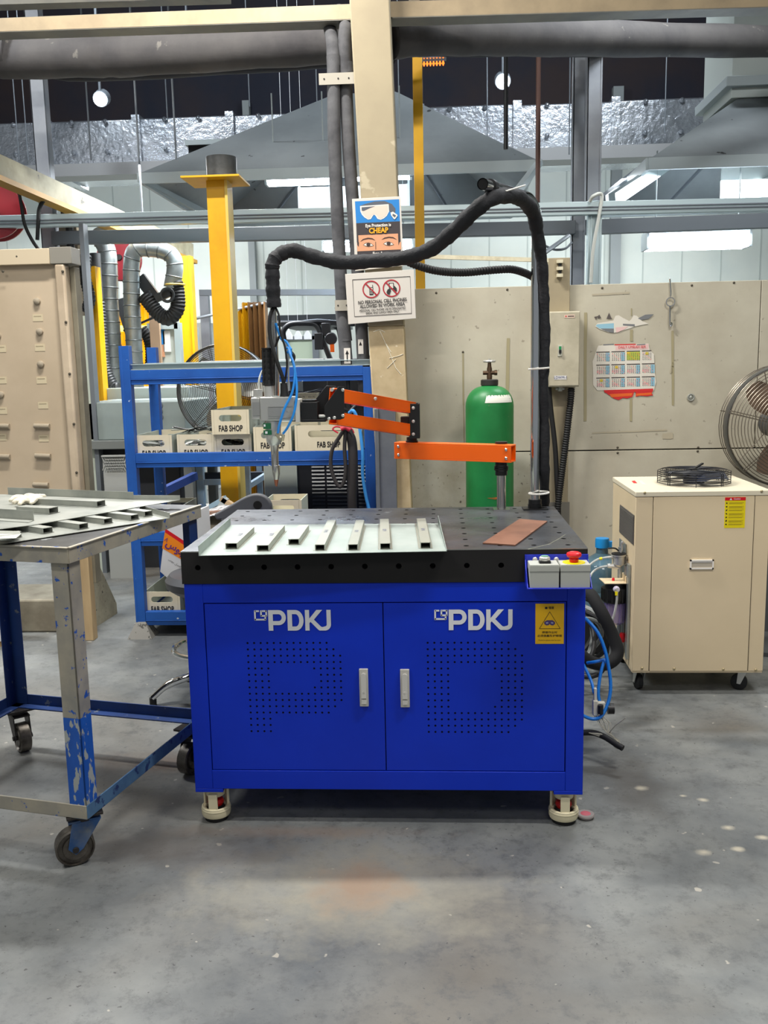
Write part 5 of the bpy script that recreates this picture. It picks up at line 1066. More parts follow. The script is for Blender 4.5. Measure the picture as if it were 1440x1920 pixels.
nm = ['front tray, nearest the front left, bent open at its end', 'front tray, second from the front left', 'front tray, third from the front left', 'front tray, fourth from the front left', 'front tray, fifth from the front left', 'front tray, farthest back at the right']
for i, (px, py, bx_, by_) in enumerate([(34, 1009, -60, 1006), (90, 1000, 40, 992), (157, 992, 84, 982), (203, 982, 140, 974), (253, 975, 186, 967), (279, 968, 230, 962)]):
    p, q = T(px, py, zL+.0018), T(bx_, by_, zL+.0018)
    channel('c', 'steel channel on the cart '+nm[i], p, q, .032, .017, group='channels on the cart trays', col=sheet_d, lip=.004)
nm = ['upper tray, the long one nearest the back', 'upper tray, the shorter one with the glove behind it', 'upper tray, the wide upright angle at the front left']
for i, (px, py, bx_, by_, wd, h) in enumerate([(190, 950, 62, 944, .042, .020), (101, 963, 40, 960, .042, .020)]):
    p, q = T(px, py, zU+.0018), T(bx_, by_, zU+.0018); channel('c', 'steel channel on the cart '+nm[i], p, q, wd, h, group='channels on the cart trays', col=sheet_d, lip=.008)
th = thing('metal_angle', 'upright folded metal strip lying on the left edge of the upper tray', 'metal strip', T(0, 980, zU))
mb = MB(); p, q = T(-90, 966, zU+.002), T(64, 976, zU+.002); mb.prism([p, q, q+V((0, 0, .030)), p+V((0, 0, .030))], (0, -.0015, 0)); mb.prism([p, q, q+V((0.0, -.04, 0)), p+V((0, -.04, 0))], (0, 0, .0015)); mb.build('folded_strip', sheet_d, th)
mb = MB(); p, q = T(-40, 1000, zL+.022), T(36, 996, zL+.022); mb.prism([p, q, T(40, 1002, zL+.03), T(30, 1010, zL+.022), T(-40, 1012, zL+.022)], (0, 0, .0014)); mb.build('bent_flap', sheet_d, th)
# work glove
gl = thing('work_glove', 'crumpled off-white cotton work glove on the upper tray of the cart', 'glove', T(50, 946, zU+.02))
mb = MB()
for (x0, y0, x1, y1, r) in [(18, 940, 42, 934, .010), (20, 936, 48, 931, .009), (24, 944, 46, 938, .010), (36, 946, 52, 936, .009), (44, 934, 72, 934, .015), (48, 938, 84, 930, .012), (40, 938, 62, 940, .016), (58, 944, 78, 933, .009)]:
    a, b = T(x0, y0, zU+.014), T(x1, y1, zU+.018); pts = smooth([a, a*.6+b*.4+V((0, 0, .005)), b], 5); mb.tube(pts, [r*(.75+.35*math.sin(math.pi*i/(len(pts)-1))) for i in range(len(pts))], 10, flat=.8)
o = mb.build('knitted_glove', mat('cotton_glove', (224, 218, 200), .9, bump=.8, bsc=60, c2=(200, 190, 168), sc=14), gl)
rm = o.modifiers.new('remesh', 'REMESH'); rm.mode = 'VOXEL'; rm.voxel_size = .004; rm.use_smooth_shade = True
# ================================================================ BLUE RACK AND CRATES
YR = 2.02; RD_ = .46
rx0, rx1 = -1.445, A(702, 800, YR).x
rk = thing('storage_rack', 'blue welded steel rack with crates on its shelves, between the tool board and the column', 'rack', ((rx0+rx1)/2, YR+RD_/2, 0))
zt1 = 1.53; ps = .052
for (x, y, m) in [(rx0, YR, rack_b), (rx0, YR+RD_, rack_b), (rx1-ps, YR, rack_b), (rx1-ps, YR+RD_, rack_b)]:
    mb = MB(); top = zt1 if x == rx0 else 1.40; mb.box(x, y, .07, x+ps, y+ps, top); mb.box(x-.0, y-.001, .07, x+.012, y+.001, top, 0); mb.build('post', m, rk, bevel=.003)
    mb = MB(); f_ = .06; mb.add([(x-f_+.02, y-f_+.02, 0), (x+ps+f_-.02, y-f_+.02, 0), (x+ps+f_-.02, y+ps+f_-.02, 0), (x-f_+.02, y+ps+f_-.02, 0), (x, y, .085), (x+ps, y, .085), (x+ps, y+ps, .085), (x, y+ps, .085)], [(0, 1, 2, 3), (4, 5, 6, 7), (0, 1, 5, 4), (1, 2, 6, 5), (2, 3, 7, 6), (3, 0, 4, 7)]); mb.build('foot_gusset', mat('speckled_zinc_foot', (150, 148, 142), .5, .3, c3=(90, 88, 84), sc3=40, t3=.6), rk)
shz = [A(700, 708, YR).z, A(700, 862, YR).z, .53, .10]
shz[0] = (A(400, 706, YR).z+A(240, 708, YR).z)/2; shz[1] = (A(400, 863, YR).z+A(260, 864, YR).z)/2
for k, z in enumerate(shz):
    for y in (YR, YR+RD_):
        if k == 2 and y == YR: xa = rx0+ps
        mb = MB(); mb.box(rx0+ps, y+.002, z-.006, rx1-ps, y+.042, z+.038); mb.box(rx0+ps, y+.006, z-.036, rx1-ps, y+.040, z-.006); mb.box(rx0+ps, y+.0, z-.012, rx1-ps, y+.01, z-.006)
        mb.build('shelf_beam', rack_b, rk, bevel=.002)
    mb = MB()
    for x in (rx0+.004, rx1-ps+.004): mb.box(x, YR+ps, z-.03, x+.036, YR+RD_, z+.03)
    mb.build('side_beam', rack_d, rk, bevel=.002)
    if k in (1, 2, 3):
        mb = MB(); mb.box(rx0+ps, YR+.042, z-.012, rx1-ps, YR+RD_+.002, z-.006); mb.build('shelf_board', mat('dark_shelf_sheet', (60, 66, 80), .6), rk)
# long aluminium profiles on the top
def prof(label, x0, x1, y, z, w_, h, m, grp='aluminium profiles on the rack'):
    mb = MB(); mb.box(x0, y, z, x1, y+w_, z+.004); mb.box(x0, y, z+h-.004, x1, y+w_, z+h); mb.box(x0, y+w_*.5, z+.004, x1, y+w_*.55, z+h-.004)
    mb.build('aluminium_profile', m, bevel=.0006, label=label, cat='metal profile', group=grp)
zA_ = shz[0]+.0385
prof('long pale aluminium profile lying along the front of the rack top', rx0+ps+.005, rx1+.03, YR+.002, zA_, .05, .030, alu)
prof('second long aluminium profile just behind the front one on the rack top', rx0+ps+.06, rx1-.06, YR+.07, zA_, .06, .034, alu)
prof('white profile at the back of the rack top', -1.1, rx1+.02, YR+.30, zA_, .05, .040, white_pt)
prof('short white profile stacked on the right half of the rack top', -.86, -.42, YR+.16, zA_, .08, .040, white_pt)
def mk_crate(wd, dp, h, txt_h, label, th_=.022):
    t = thing('parts_crate', label, 'crate', (0, 0, 0)); mb = MB(); b = .004; sw, sh_ = wd*.30, h*.13; cz = h*.66; n_ = 8
    # front and back panels with a rounded grip slot: an upper and a lower half each
    for y in (0, dp-b):
        for sg_ in (1, -1):
            arc_ = [(sw-sh_+sh_*math.cos(t_), cz+sg_*sh_*math.sin(t_)) for t_ in [math.pi/2*i/n_ for i in range(n_+1)]]+[(-sw+sh_-sh_*math.sin(t_), cz+sg_*sh_*math.cos(t_)) for t_ in [math.pi/2*i/n_ for i in range(n_+1)]]
            zo = h if sg_ > 0 else 0
            mb.prism([(x_, y, z_) for x_, z_ in [(wd/2, cz)]+arc_+[(-wd/2, cz), (-wd/2, zo), (wd/2, zo)]], (0, b, 0), 0)
    for x in (-wd/2, wd/2-b): mb.box(x, b, 0, x+b, dp-b, h, 1)
    mb.box(-wd/2+b, b, 0, wd/2-b, dp-b, b, 1)
    mb.box(-wd/2+.012, -.0008, 0, -wd/2+.0128, 0, h, 2); mb.box(wd/2-.0128, -.0008, 0, wd/2-.012, 0, h, 2)
    bd_ = mb.build('crate_box', [crate, crate_s, mat('crate_seam', (160, 150, 126), .7)], t, local=True)
    mb = MB(); mb.text('FAB SHOP', (0, -.0006, h*.23), txt_h, bold=.03, sx=.66, m=0); mb.build('stencil_lettering', black_ink, t, local=True)
    return t
c0 = mk_crate(.195, .44, .125, .042, '')
def place(cr, px0, px1, py_top, Y_, z, label, first=False, rz=0, group='crates on the blue rack'):
    x = (A(px0, py_top, Y_).x+A(px1, py_top, Y_).x)/2
    if first: cr.location = (x, Y_, z); cr['label'] = label; cr['group'] = group; cr.rotation_euler.z = rz; WM[cr.name] = Matrix.Translation((x, Y_, z)); return cr
    return dup(cr, (x, Y_, z), rz, label, group)
zS1 = shz[1]+.004; YK = YR+.046
place(c0, 250, 324, 820, YK, zS1, 'cream crate at the left end of the rack shelf, torn sheet showing in its slot', True)
place(c0, 333, 399, 820, YK+.01, zS1, 'cream crate second from the left on the rack shelf, half hidden by its neighbour')
place(c0, 400, 472, 820, YK, zS1, 'cream crate on the rack shelf directly under the topmost crate')
ctp = place(c0, 390, 472, 771, YK-.03, zS1+.1255, 'cream crate stacked on top of the other crates, in front of the yellow post')
place(c0, 474, 546, 803, YR+.006, shz[1]+.039, 'cream crate on the rack shelf behind the torch nozzle')
c1 = mk_crate(.345, .44, .130, .040, '')
place(c1, 546, 684, 793, YR+.006, shz[1]+.039, 'wide cream crate at the right end of the rack shelf below the orange arm', True)
zS2 = shz[3]+.012
place(c0, 267, 339, 1112, YK, zS2, 'cream crate on the bottom shelf of the rack, seen left of the blue table', group='crates on the blue rack')
place(c0, 262, 330, 985, YK+.03, shz[2]+.020, 'cream crate on the lower middle shelf, mostly hidden behind the cart')
def place_far(): pass
mb = MB()                                       # scrap in the crates
for k in range(110):
    x = random.choice([-1.33, -1.1, -.9, -.66])+random.uniform(-.06, .06); c = V((x, YK+.13+random.uniform(-.08, .08), zS1+.03+random.random()*.075)); a = random.uniform(0, 3)
    mb.obox(c, V((math.cos(a), math.sin(a), .1))*.045, V((-math.sin(a), math.cos(a), 0))*.012, (0, 0, .0012), k % 3)
mb.build('metal_offcuts', [sheet_d, silver, blk], label='assorted metal offcuts lying inside the crates on the rack', cat='scrap', kind='stuff')
mb = MB()
for k in range(14):
    c = A(random.uniform(330, 400), random.uniform(806, 816), YR+.3); a = random.uniform(-.6, .6); mb.obox((c.x, c.y, zS1+.128+random.random()*.02), V((math.cos(a), .3, random.uniform(-.3, .3)))*.06, (0, .014, 0), (0, 0, .002), k % 2)
mb.build('folded_brackets', [sheet_d, blk], label='folded metal brackets piled above the second crate on the rack', cat='scrap', kind='stuff')
# heap of blue-black cable and small boxes above the wide crate
mb = MB()
for k in range(16):
    a = A(random.uniform(552, 640), random.uniform(738, 752), YR+.25); mb.tube(smooth([a, a+V((random.uniform(-.12, .12), random.uniform(-.05, .05), random.uniform(-.01, .02))), a+V((random.uniform(-.15, .15), .04, 0))], 5), .009, 8)
mb.build('black_cable_heap', mat('blue_black_cable', (28, 32, 52), .4), label='heap of dark cables lying above the wide crate behind the torch', cat='cables', kind='stuff')
for i, (x0, x1) in enumerate([(557, 574), (575, 594)]):
    mb = MB(); a, b = A(x0, 760, YR+.18), A(x1, 737, YR+.18); mb.box(a.x, YR+.18, zS1+.137, b.x, YR+.30, b.z, 0); mb.text('05170', ((a.x+b.x)/2, YR+.18, b.z-.02), .014, m=1); mb.build('small_carton', [crate, black_ink], label=['left', 'right'][i]+' one of two small cream cartons behind the torch body', cat='box', group='small cartons')
# loop of black cable and grey hose hanging at the right end of the rack
hz = thing('hanging_cable_loop', 'bundle of black cable looped and tied with red tape below the orange arm', 'cable', A(648, 800, 1.9))
mb = MB(); mb.tube(smooth([A(645, 806, 1.9), A(636, 820, 1.9), A(624, 840, 1.9), A(620, 865, 1.9), A(624, 890, 1.9), A(635, 912, 1.9), A(644, 905, 1.9), A(648, 880, 1.9), A(646, 840, 1.9), A(648, 806, 1.9)], 6), .0095, 10); mb.tube(smooth([A(652, 806, 1.92), A(660, 830, 1.92), A(662, 870, 1.92), A(660, 930, 1.93), A(662, 980, 1.95)], 6), [.02, .021, .022, .023]+[.024]*21, 12); mb.build('cable_run', mat('taped_cable', (46, 42, 42), .6), hz)
mb = MB(); mb.tube([A(640, 804, 1.885), A(648, 801, 1.88), A(656, 806, 1.885)], .012, 10); mb.tube(smooth([A(642, 802, 1.885), A(630, 800, 1.88), A(624, 805, 1.88), A(634, 812, 1.88)], 4), .004, 6); mb.tube(smooth([A(652, 800, 1.885), A(660, 804, 1.88), A(664, 812, 1.88)], 4), .003, 6); mb.build('red_tie', mat('red_tape', (190, 40, 60), .5), hz)
mb = MB(); mb.tube(smooth([A(655, 774, 1.92), A(662, 770, 1.9), A(668, 780, 1.9), A(674, 800, 1.9), A(680, 850, 1.9), A(680, 890, 1.92), A(686, 930, 1.94), A(693, 960, 1.95), A(700, 1010, 1.95)], 7), .0085, 10); mb.build('blue_hose', mat('pale_blue_hose', (64, 150, 226), .4), label='pale blue hose hanging down in front of the right rack post', cat='hose')
mb = MB(); mb.box(A(655, 790, YR+.1).x, YR+.06, A(655, 782, YR+.1).z, A(690, 790, YR+.1).x, YR+.16, A(655, 760, YR+.1).z); mb.tube([A(640, 765, YR+.0), A(655, 772, YR+.02), A(668, 760, YR+.03)], .012, 8); mb.build('tool_holder', blk, label='dark clamp block fixed near the top of the right rack post', cat='clamp', bevel=.004)
# ================================================================ BEHIND THE TABLE
def sbox(name, label, cat, px0, px1, py0, py1, Y_, dep, m, bevel=.004, **k):
    a, b = A(px0, py1, Y_), A(px1, py0, Y_); mb = MB(); mb.box(a.x, Y_, a.z, b.x, Y_+dep, b.z); return mb.build(name, m, bevel=bevel, label=label, cat=cat, **k)
# generator with louvres
YG = 2.75
ge = thing('power_unit', 'black louvred power unit standing on the floor behind the rack, left of the column', 'machine', (A(600, 900, YG).x, YG+.25, 0))
a, b = A(555, 960, YG), A(704, 868, YG); g1 = b.z+.25
mb = MB(); mb.box(a.x, YG, .06, b.x, YG+.5, g1); mb.build('housing', mat('black_machine_paint', (30, 31, 34), .5), ge, bevel=.006)
mb = MB()
for i in range(26):
    z = g1-.03-i*.022
    for (q0, q1) in ((A(585, 900, YG).x, A(609, 900, YG).x), (A(613, 900, YG).x, A(650, 900, YG).x), (A(672, 900, YG).x, A(690, 900, YG).x)):
        if z > .2: mb.prism([(q0, YG-.008, z), (q1, YG-.008, z), (q1, YG, z+.010), (q0, YG, z+.010)], (0, 0, -.002))
mb.build('louvre', mat('louvre_black', (66, 68, 70), .4), ge)
mb = MB(); 
for x in (a.x+.04, b.x-.04):
    for y in (YG+.05, YG+.45): mb.cyl((x, y, 0), (x, y, .062), .02, 10)
mb.build('rubber_foot', rubber, ge)
sbox('sheet_box', 'grey sheet-metal carton standing behind the crate near the torch tip', 'box', 497, 556, 872, 950, 2.72, .2, crate_s)
# crate on the floor stack and a trolley-like grey plastic chair back
bxs = thing('work_bench', 'low grey bench behind the welding table carrying a crate', 'bench', (A(525, 960, 1.35).x, 1.5, 0))
zb5 = A(525, 968, 1.35).z-.04
mb = MB(); mb.box(-.62, 1.30, zb5-.03, -.20, 1.75, zb5); mb.build('bench_top', gdark, bxs, bevel=.003)
for x in (-.60, -.24):
    for y in (1.32, 1.71): mb = MB(); mb.box(x, y, 0, x+.03, y+.03, zb5-.03); mb.build('leg', gdark, bxs)
c2 = mk_crate(.165, .2, .11, .032, '')
place(c2, 491, 568, 912, 1.36, zb5, 'cream crate standing just behind the back edge of the black table top', True, group='crates off the rack')
# stool with grey plastic back
so = thing('stool', 'swivel stool with dark seat and chromed base, left of the blue table', 'stool', (-.84, 1.05, 0))
zs_ = .60
mb = MB(); c = V((-.80, 1.12, A(325, 1105, 1.0).z)); mb.lathe([(.02, -.03), (.15, -.035), (.185, -.01), (.19, .02), (.17, .045), (.0, .05)], c, 32); mb.build('seat', mat('dark_grey_seat', (66, 68, 72), .45), so)
mb = MB(); mb.cyl((c.x, c.y, .10), (c.x, c.y, c.z-.03), .025, 16); mb.cyl((c.x, c.y, .18), (c.x, c.y, .30), .035, 16); mb.build('gas_lift', blk, so)
mb = MB(); mb.ring((c.x, c.y, A(335, 1222, 1.05).z), .17, .011, n=36, k=8)
for i in range(3): a = i*2*math.pi/3+.4; mb.cyl((c.x, c.y, A(335, 1222, 1.05).z), (c.x+.17*math.cos(a), c.y+.17*math.sin(a), A(335, 1222, 1.05).z), .007, 8)
for i in range(5):
    a = math.radians(-158+72*i); d = V((math.cos(a), math.sin(a), 0)); mb.tube(smooth([c*1+d*.02-V((0, 0, c.z-.115)), V((c.x, c.y, .11))+d*.10, V((c.x, c.y, .085))+d*.20, V((c.x, c.y, .035))+d*.27], 4), [.021]*9+[.017]*4, 10, flat=.8)
mb.build('foot_ring_and_base', chrome, so)
mb = MB()
for i in range(5): a = math.radians(-158+72*i); mb.cyl((c.x+.268*math.cos(a), c.y+.268*math.sin(a), 0), (c.x+.268*math.cos(a), c.y+.268*math.sin(a), .036), .015, 12)
mb.build('glide', rubber, so)
# grey moulded chair back behind the table
cs2 = thing('plastic_chair', 'dark grey moulded chair whose rounded back shows just behind the table top', 'chair', (A(460, 940, 1.15).x, 1.25, 0))
Yc = 1.12
mb = MB()
outer = smooth([A(400, 965, Yc), A(430, 948, Yc), A(458, 932, Yc), A(478, 926, Yc), A(496, 930, Yc), A(508, 944, Yc), A(510, 965, Yc)], 4)
mb.prism([p for p in outer]+[A(500, 975, Yc), A(405, 975, Yc)], (0, .03, 0)); ob = mb.build('chair_back', mat('dark_grey_plastic', (88, 90, 94), .45), cs2, bevel=.008, seg=3)
mb = MB(); c = A(483, 947, Yc-.002); mb.lathe([(.018, 0), (.018, .003)], c, 16, axis=(0, -1, 0)); mb.build('back_slot', dark, cs2)
zz = A(455, 975, Yc).z; xa, xb = A(405, 970, Yc).x, A(505, 970, Yc).x
mb = MB(); mb.box(xa+.0, Yc-.0, .45, xb, Yc+.30, .475); mb.box(xa+.02, Yc, .47, xa+.06, Yc+.03, zz+.01); mb.box(xb-.06, Yc, .47, xb-.02, Yc+.03, zz+.01); mb.build('seat', mat('dark_grey_plastic', (88, 90, 94), .45), cs2, bevel=.006)
for x in (xa+.02, xb-.05):
    for y in (Yc+.01, Yc+.26): mb = MB(); mb.cyl((x+.015, y, 0), (x+.015, y, .45), .012, 10); mb.build('leg', gdark, cs2)
# white carton with orange Arabic label, leaning
cn = thing('printed_carton', 'white carton with an orange label in purple Arabic lettering, left of the blue table', 'carton', A(325, 1060, 1.22))
Yn = 1.2
F = [A(311, 980, Yn), A(372, 962, Yn+.05), A(395, 1085, Yn), A(343, 1112, Yn-.02), A(301, 1072, Yn)]
F = [A(311, 978, Yn), A(360, 962, Yn), A(372, 1120, Yn), A(343, 1110, Yn), A(300, 1072, Yn)]
mb = MB(); mb.prism(F, (.02, .22, 0)); mb.build('carton_body', mat('white_card', (226, 226, 226), .6), cn, bevel=.002)
mb = MB()
def cq(pts, m, l): mb.poly([A(x, y, Yn-.0006*l) for x, y in pts], m)
cq([(310, 991), (348, 1016), (348, 1024), (309, 998)], 0, 1); cq([(309, 998), (348, 1024), (352, 1056), (304, 1028)], 1, 1)
r_ = (A(348, 1024, Yn)-A(309, 998, Yn)).normalized(); u_ = V((-r_.z, 0, r_.x))
mb.text('ﺱﻮﺟ', A(330, 1028, Yn-.003), .046, r_, u_, .02, .9, 2); mb.text('ﺱﻮﺟ ﻞﻀﻓﺃ', A(328, 1056, Yn-.003), .013, r_, u_, .0, 1, 3); mb.text('٨', A(312, 1012, Yn-.003), .026, r_, u_, .01, 1, 2)
mb.build('printed_label', [redp, mat('label_orange', (250, 140, 20), .5), mat('label_purple', (92, 44, 130), .5), black_ink], cn)
st2_ = thing('carton_stack', 'low stack of cream cartons under a white sheet, seen between cart and blue table', 'cartons', A(400, 1060, 1.45))
mb = MB(); a, b = A(360, 1030, 1.5), A(452, 972, 1.5); mb.box(a.x, 1.5, 0.0, b.x, 1.92, b.z-.03); mb.text('PO BOX\nA. 00 X 6038', ((a.x+b.x)/2-.09, 1.5, b.z-.13), .017, m=1); mb.build('cream_carton', [crate, black_ink], st2_, bevel=.002)
mb = MB(); zt5 = b.z-.028; nx = 10
rows = [[V((a.x-.02+(b.x-a.x+.1)*i/nx, 1.46+.44*j/4, zt5+.012+.035*math.sin(i/nx*math.pi)*(1-.3*j/4)+.003*math.sin(i*2+j))) for i in range(nx+1)] for j in range(5)]
for j in range(4):
    for i in range(nx): mb.poly([rows[j][i], rows[j][i+1], rows[j+1][i+1], rows[j+1][i]])
o = mb.build('white_sheet', mat('white_card', (226, 226, 226), .6), st2_); so_ = o.modifiers.new('thick', 'SOLIDIFY'); so_.thickness = .004
mb = MB(); mb.bar((a.x-.01, 1.50, zt5+.05), (b.x-.02, 1.62, zt5+.052), .035, .008); mb.bar((a.x+.0, 1.46, zt5+.042), (b.x-.05, 1.55, zt5+.045), .02, .008); mb.build('wooden_lath', mat('brown_lath', (130, 100, 84), .6), label='brown laths lying across the white sheet behind the cart', cat='lath')
for i, (px, py, m_, aa) in enumerate([(408, 942, mat('pale_blue_block', (150, 178, 196), .5), .5), (414, 948, mat('zinc_block', (186, 194, 194), .5), .9), (430, 944, mat('wood_block', (206, 178, 140), .7), -.6)]):
    mb = MB(); c = A(px, py, 1.98); mb.obox(c, (.05*math.cos(aa), 0, .05*math.sin(aa)), (0, .02, 0), (-.012*math.sin(aa), 0, .012*math.cos(aa))); mb.build('offcut_block', m_, label=['pale blue', 'zinc grey', 'wooden'][i]+' offcut block on the pile left of the yellow post foot', cat='offcut')
mb = MB(); mb.box(-1.08, 1.95, 0, -.88, 2.0, A(420, 955, 1.98).z); mb.build('upright_panel', gdark, label='dark panel edge carrying the offcut pile beside the rack', cat='panel')
# ================================================================ LEFT TOOL BOARD AND FLOOR THINGS
YB1 = 1.98
bd = thing('tool_board', 'large beige board under clear film with small labelled samples, left of the blue rack', 'board', (-2.1, YB1+.1, 0))
P = [A(-60, 498, YB1), A(112, 497, YB1), A(127, 700, YB1), A(134, 930, YB1), A(-40, 930, YB1)]
bxR = (A(108, 500, YB1).x+A(148, 900, YB1).x)/2; xbd1 = A(121, 700, YB1).x; ztb = A(60, 497, YB1).z; zbb = .72
mb = MB(); mb.box(-2.9, YB1, zbb, xbd1, YB1+.05, ztb); mb.build('back_board', mat('beige_board', (196, 178, 152), .6, c2=(184, 166, 140), sc=2), bd, bevel=.002)
mb = MB(); mb.box(xbd1-.002, YB1-.03, zbb-.05, xbd1+.050, YB1+.06, ztb+.0); mb.build('side_film', mat('cream_edge_strip', (206, 188, 162), .35, c2=(180, 162, 138), sc=3), bd, bevel=.012, seg=3)
mb = MB(); mb.box(xbd1+.051, YB1+.03, 0.30, xbd1+.078, YB1+.10, ztb-.01); mb.build('side_post', mat('weathered_post', (128, 122, 104), .7, c2=(110, 104, 88), sc=5), bd, bevel=.003)
mb = MB(); mb.box(-2.9, YB1-.035, ztb, xbd1-.02, YB1+.06, ztb+.075, 0); mb.box(xbd1-.02, YB1-.03, ztb-.0, xbd1+.09, YB1+.09, ztb+.08, 1); mb.build('top_cap', [mat('cream_cap', (204, 188, 160), .5), mat('cap_end_grey', (136, 132, 122), .5)], bd, bevel=.002)
mb = MB(); lb_ = MB()
sam = [(70, 565), (75, 622), (77, 683), (2, 740), (80, 798), (82, 854), (5, 798), (6, 855), (-4, 630), (78, 908)]
for i, (px, py) in enumerate(sam):
    c = A(px, py, YB1); 
    if i in (4, 5, 6, 7, 9): mb.cyl((c.x-.04, YB1-.010, c.z), (c.x+.04, YB1-.010, c.z-.004), .013, 12)
    else: mb.lathe([(.018, 0), (.017, .012), (.008, .018)], c, 10, axis=(0, -1, 0))
for px, py in [(71, 596), (75, 652), (78, 713), (81, 760), (2, 654), (3, 713), (4, 770), (82, 822), (3, 820)]:
    c = A(px, py, YB1); lb_.mark(); lb_.box(c.x-.026, YB1-.0015, c.z-.017, c.x+.026, YB1-.0002, c.z+.017, 0); lb_.box(c.x-.02, YB1-.0022, c.z+.006, c.x+.018, YB1-.0014, c.z+.010, 1)
build_each(mb, 'sample_fitting', mat('filmed_grey_sample', (158, 146, 126), .75), bd); build_each(lb_, 'paper_label', [mat('aged_label', (204, 190, 158), .7), mat('label_text_brown', (168, 154, 126), .7)], bd)
mb = MB()
for px, py in [(118, 509), (124, 604), (131, 701), (139, 795), (144, 886), (32, 481), (6, 509)]: c = A(px, py, YB1-.03); mb.lathe([(.007, 0), (.007, .003), (.003, .005)], (c.x, YB1-.031, c.z), 8, axis=(0, -1, 0))
build_each(mb, 'screw', mat('tarnished_screw', (92, 86, 74), .5, .5), bd)
mb = MB(); a, b = A(138, 1124, 1.95), A(163, 1040, 1.95); mb.box(a.x-.01, 1.96, 0, b.x, 2.02, zbb); mb.build('wooden_leg', mat('pale_plank', (190, 164, 124), .7, c2=(170, 144, 106), sc=8, stretch=(1, 1, .2)), bd, bevel=.003)
gz = A(168, 1075, 2.2).z
mb = MB(); g0_, g1_ = G(148, 1196, 0), G(220, 1150, 0); mb.prism([V((g0_.x, g0_.y, 0)), V((g1_.x, g1_.y, 0)), V((g1_.x, g1_.y, .06)), V(((g0_.x+g1_.x)/2+.0, g0_.y+.22, .44)), V(((g0_.x+g1_.x)/2, g0_.y+.12, .44)), V((g0_.x, g0_.y, .30))], (-.012, 0, 0)); mb.box(g0_.x-.05, g0_.y, 0, g0_.x+.01, g1_.y+.04, .012)
mb.build('triangular_gusset', mat('speckled_cream_gusset', (178, 172, 148), .6, c2=(150, 144, 122), sc=9, c3=(80, 76, 66), sc3=34, t3=.64), bd)
mb = MB(); a, b = A(50, 1181, 2.12), A(108, 1118, 2.12); mb.box(-2.6, 2.12, 0, b.x, 2.5, b.z-.02); mb.build('concrete_block', mat('dirty_concrete', (150, 144, 126), .8, c2=(120, 112, 96), sc=5), label='dirty concrete block on the floor behind the cart, below the tool board', cat='block', bevel=.01)
rw = thing('wrapped_roll', 'white film-wrapped roll standing on end at the left edge behind the cart', 'roll', (-2.19, 1.95, 0))
mb = MB(); mb.lathe([(.125, .03), (.128, .05), (.126, .2), (.128, .4), (.128, .66), (.06, .67)], (0, 0, 0), 36); mb.build('film_wrap', mat('glossy_white_film', (226, 226, 226), .22, bump=.5, bsc=7), rw, local=True)
mb = MB(); mb.lathe([(.12, 0), (.12, .03)], (0, 0, 0), 32); mb.build('cardboard_core', mat('brown_cardboard', (150, 122, 84), .8), rw, local=True)
# ================================================================ YELLOW POST
YY = 2.9
yp = thing('yellow_post', 'bright yellow steel post with a top plate and a dark pipe stub', 'post', (A(415, 900, YY).x, YY+.06, 0))
xa, xb = A(401, 640, YY).x, A(436, 640, YY).x; ztp = A(405, 338, YY).z
mb = MB(); mb.box(xa, YY, 0, xb, YY+.010, ztp); mb.box(xa, YY+.12, 0, xb, YY+.124, ztp); mb.box((xa+xb)/2-.003, YY+.010, 0, (xa+xb)/2+.003, YY+.12, ztp)
mb.build('post_web', yel_col, yp, bevel=.001)
mb = MB(); mb.box(xb-.004, YY-.012, 0, xb+.012, YY+.13, ztp); mb.build('flange_edge', yel_edge, yp)
mb = MB(); c = A(405, 337, YY+.06); mb.box(c.x-.17, YY-.10, ztp, c.x+.17, YY+.22, ztp+.012); mb.build('top_plate', yel_col, yp, bevel=.002)
mb = MB(); a, b = A(384, 300, YY+.02), A(440, 300, YY+.02); r = (b.x-a.x)/2; zc5 = A(412, 291, YY).z; mb.lathe([(r, ztp+.012), (r, zc5), (r-.01, zc5), (r-.01, ztp+.02)], ((a.x+b.x)/2, YY+.06, 0), 32); mb.cyl(((a.x+b.x)/2, YY+.06, ztp+.012), ((a.x+b.x)/2, YY+.06, ztp+.034), r+.005, 30)
mb.build('pipe_stub', mat('dark_zinc_stub', (88, 90, 90), .5, .4, c2=(60, 62, 62), sc=6), yp)
# second yellow strut right of column, up to the ceiling
mb = MB(); YZ = 3.4; a, b = A(770, 120, YZ), A(793, 540, YZ); mb.box(A(776, 300, YZ).x, YZ, A(780, 560, YZ).z-.6, A(791, 300, YZ).x+.01, YZ+.06, A(780, 95, YZ).z)
mb.build('yellow_strut', yel_col, bevel=.002, label='thin yellow steel strut rising behind the partition just right of the column', cat='strut')
mb = MB(); mb.box(A(771, 50, YZ).x, YZ-.004, A(780, 95, YZ).z, A(785, 50, YZ).x, YZ+.06, A(780, 34, YZ).z); mb.box(A(767, 20, YZ).x, YZ-.02, A(780, 34, YZ).z, A(787, 20, YZ).x, YZ+.08, A(780, -10, YZ).z)
mb.build('strut_bracket', mat('rusty_bracket', (120, 92, 60), .7, c2=(150, 140, 126), sc=8), label='rusty bracket on top of the thin yellow strut at the cream beam', cat='bracket')
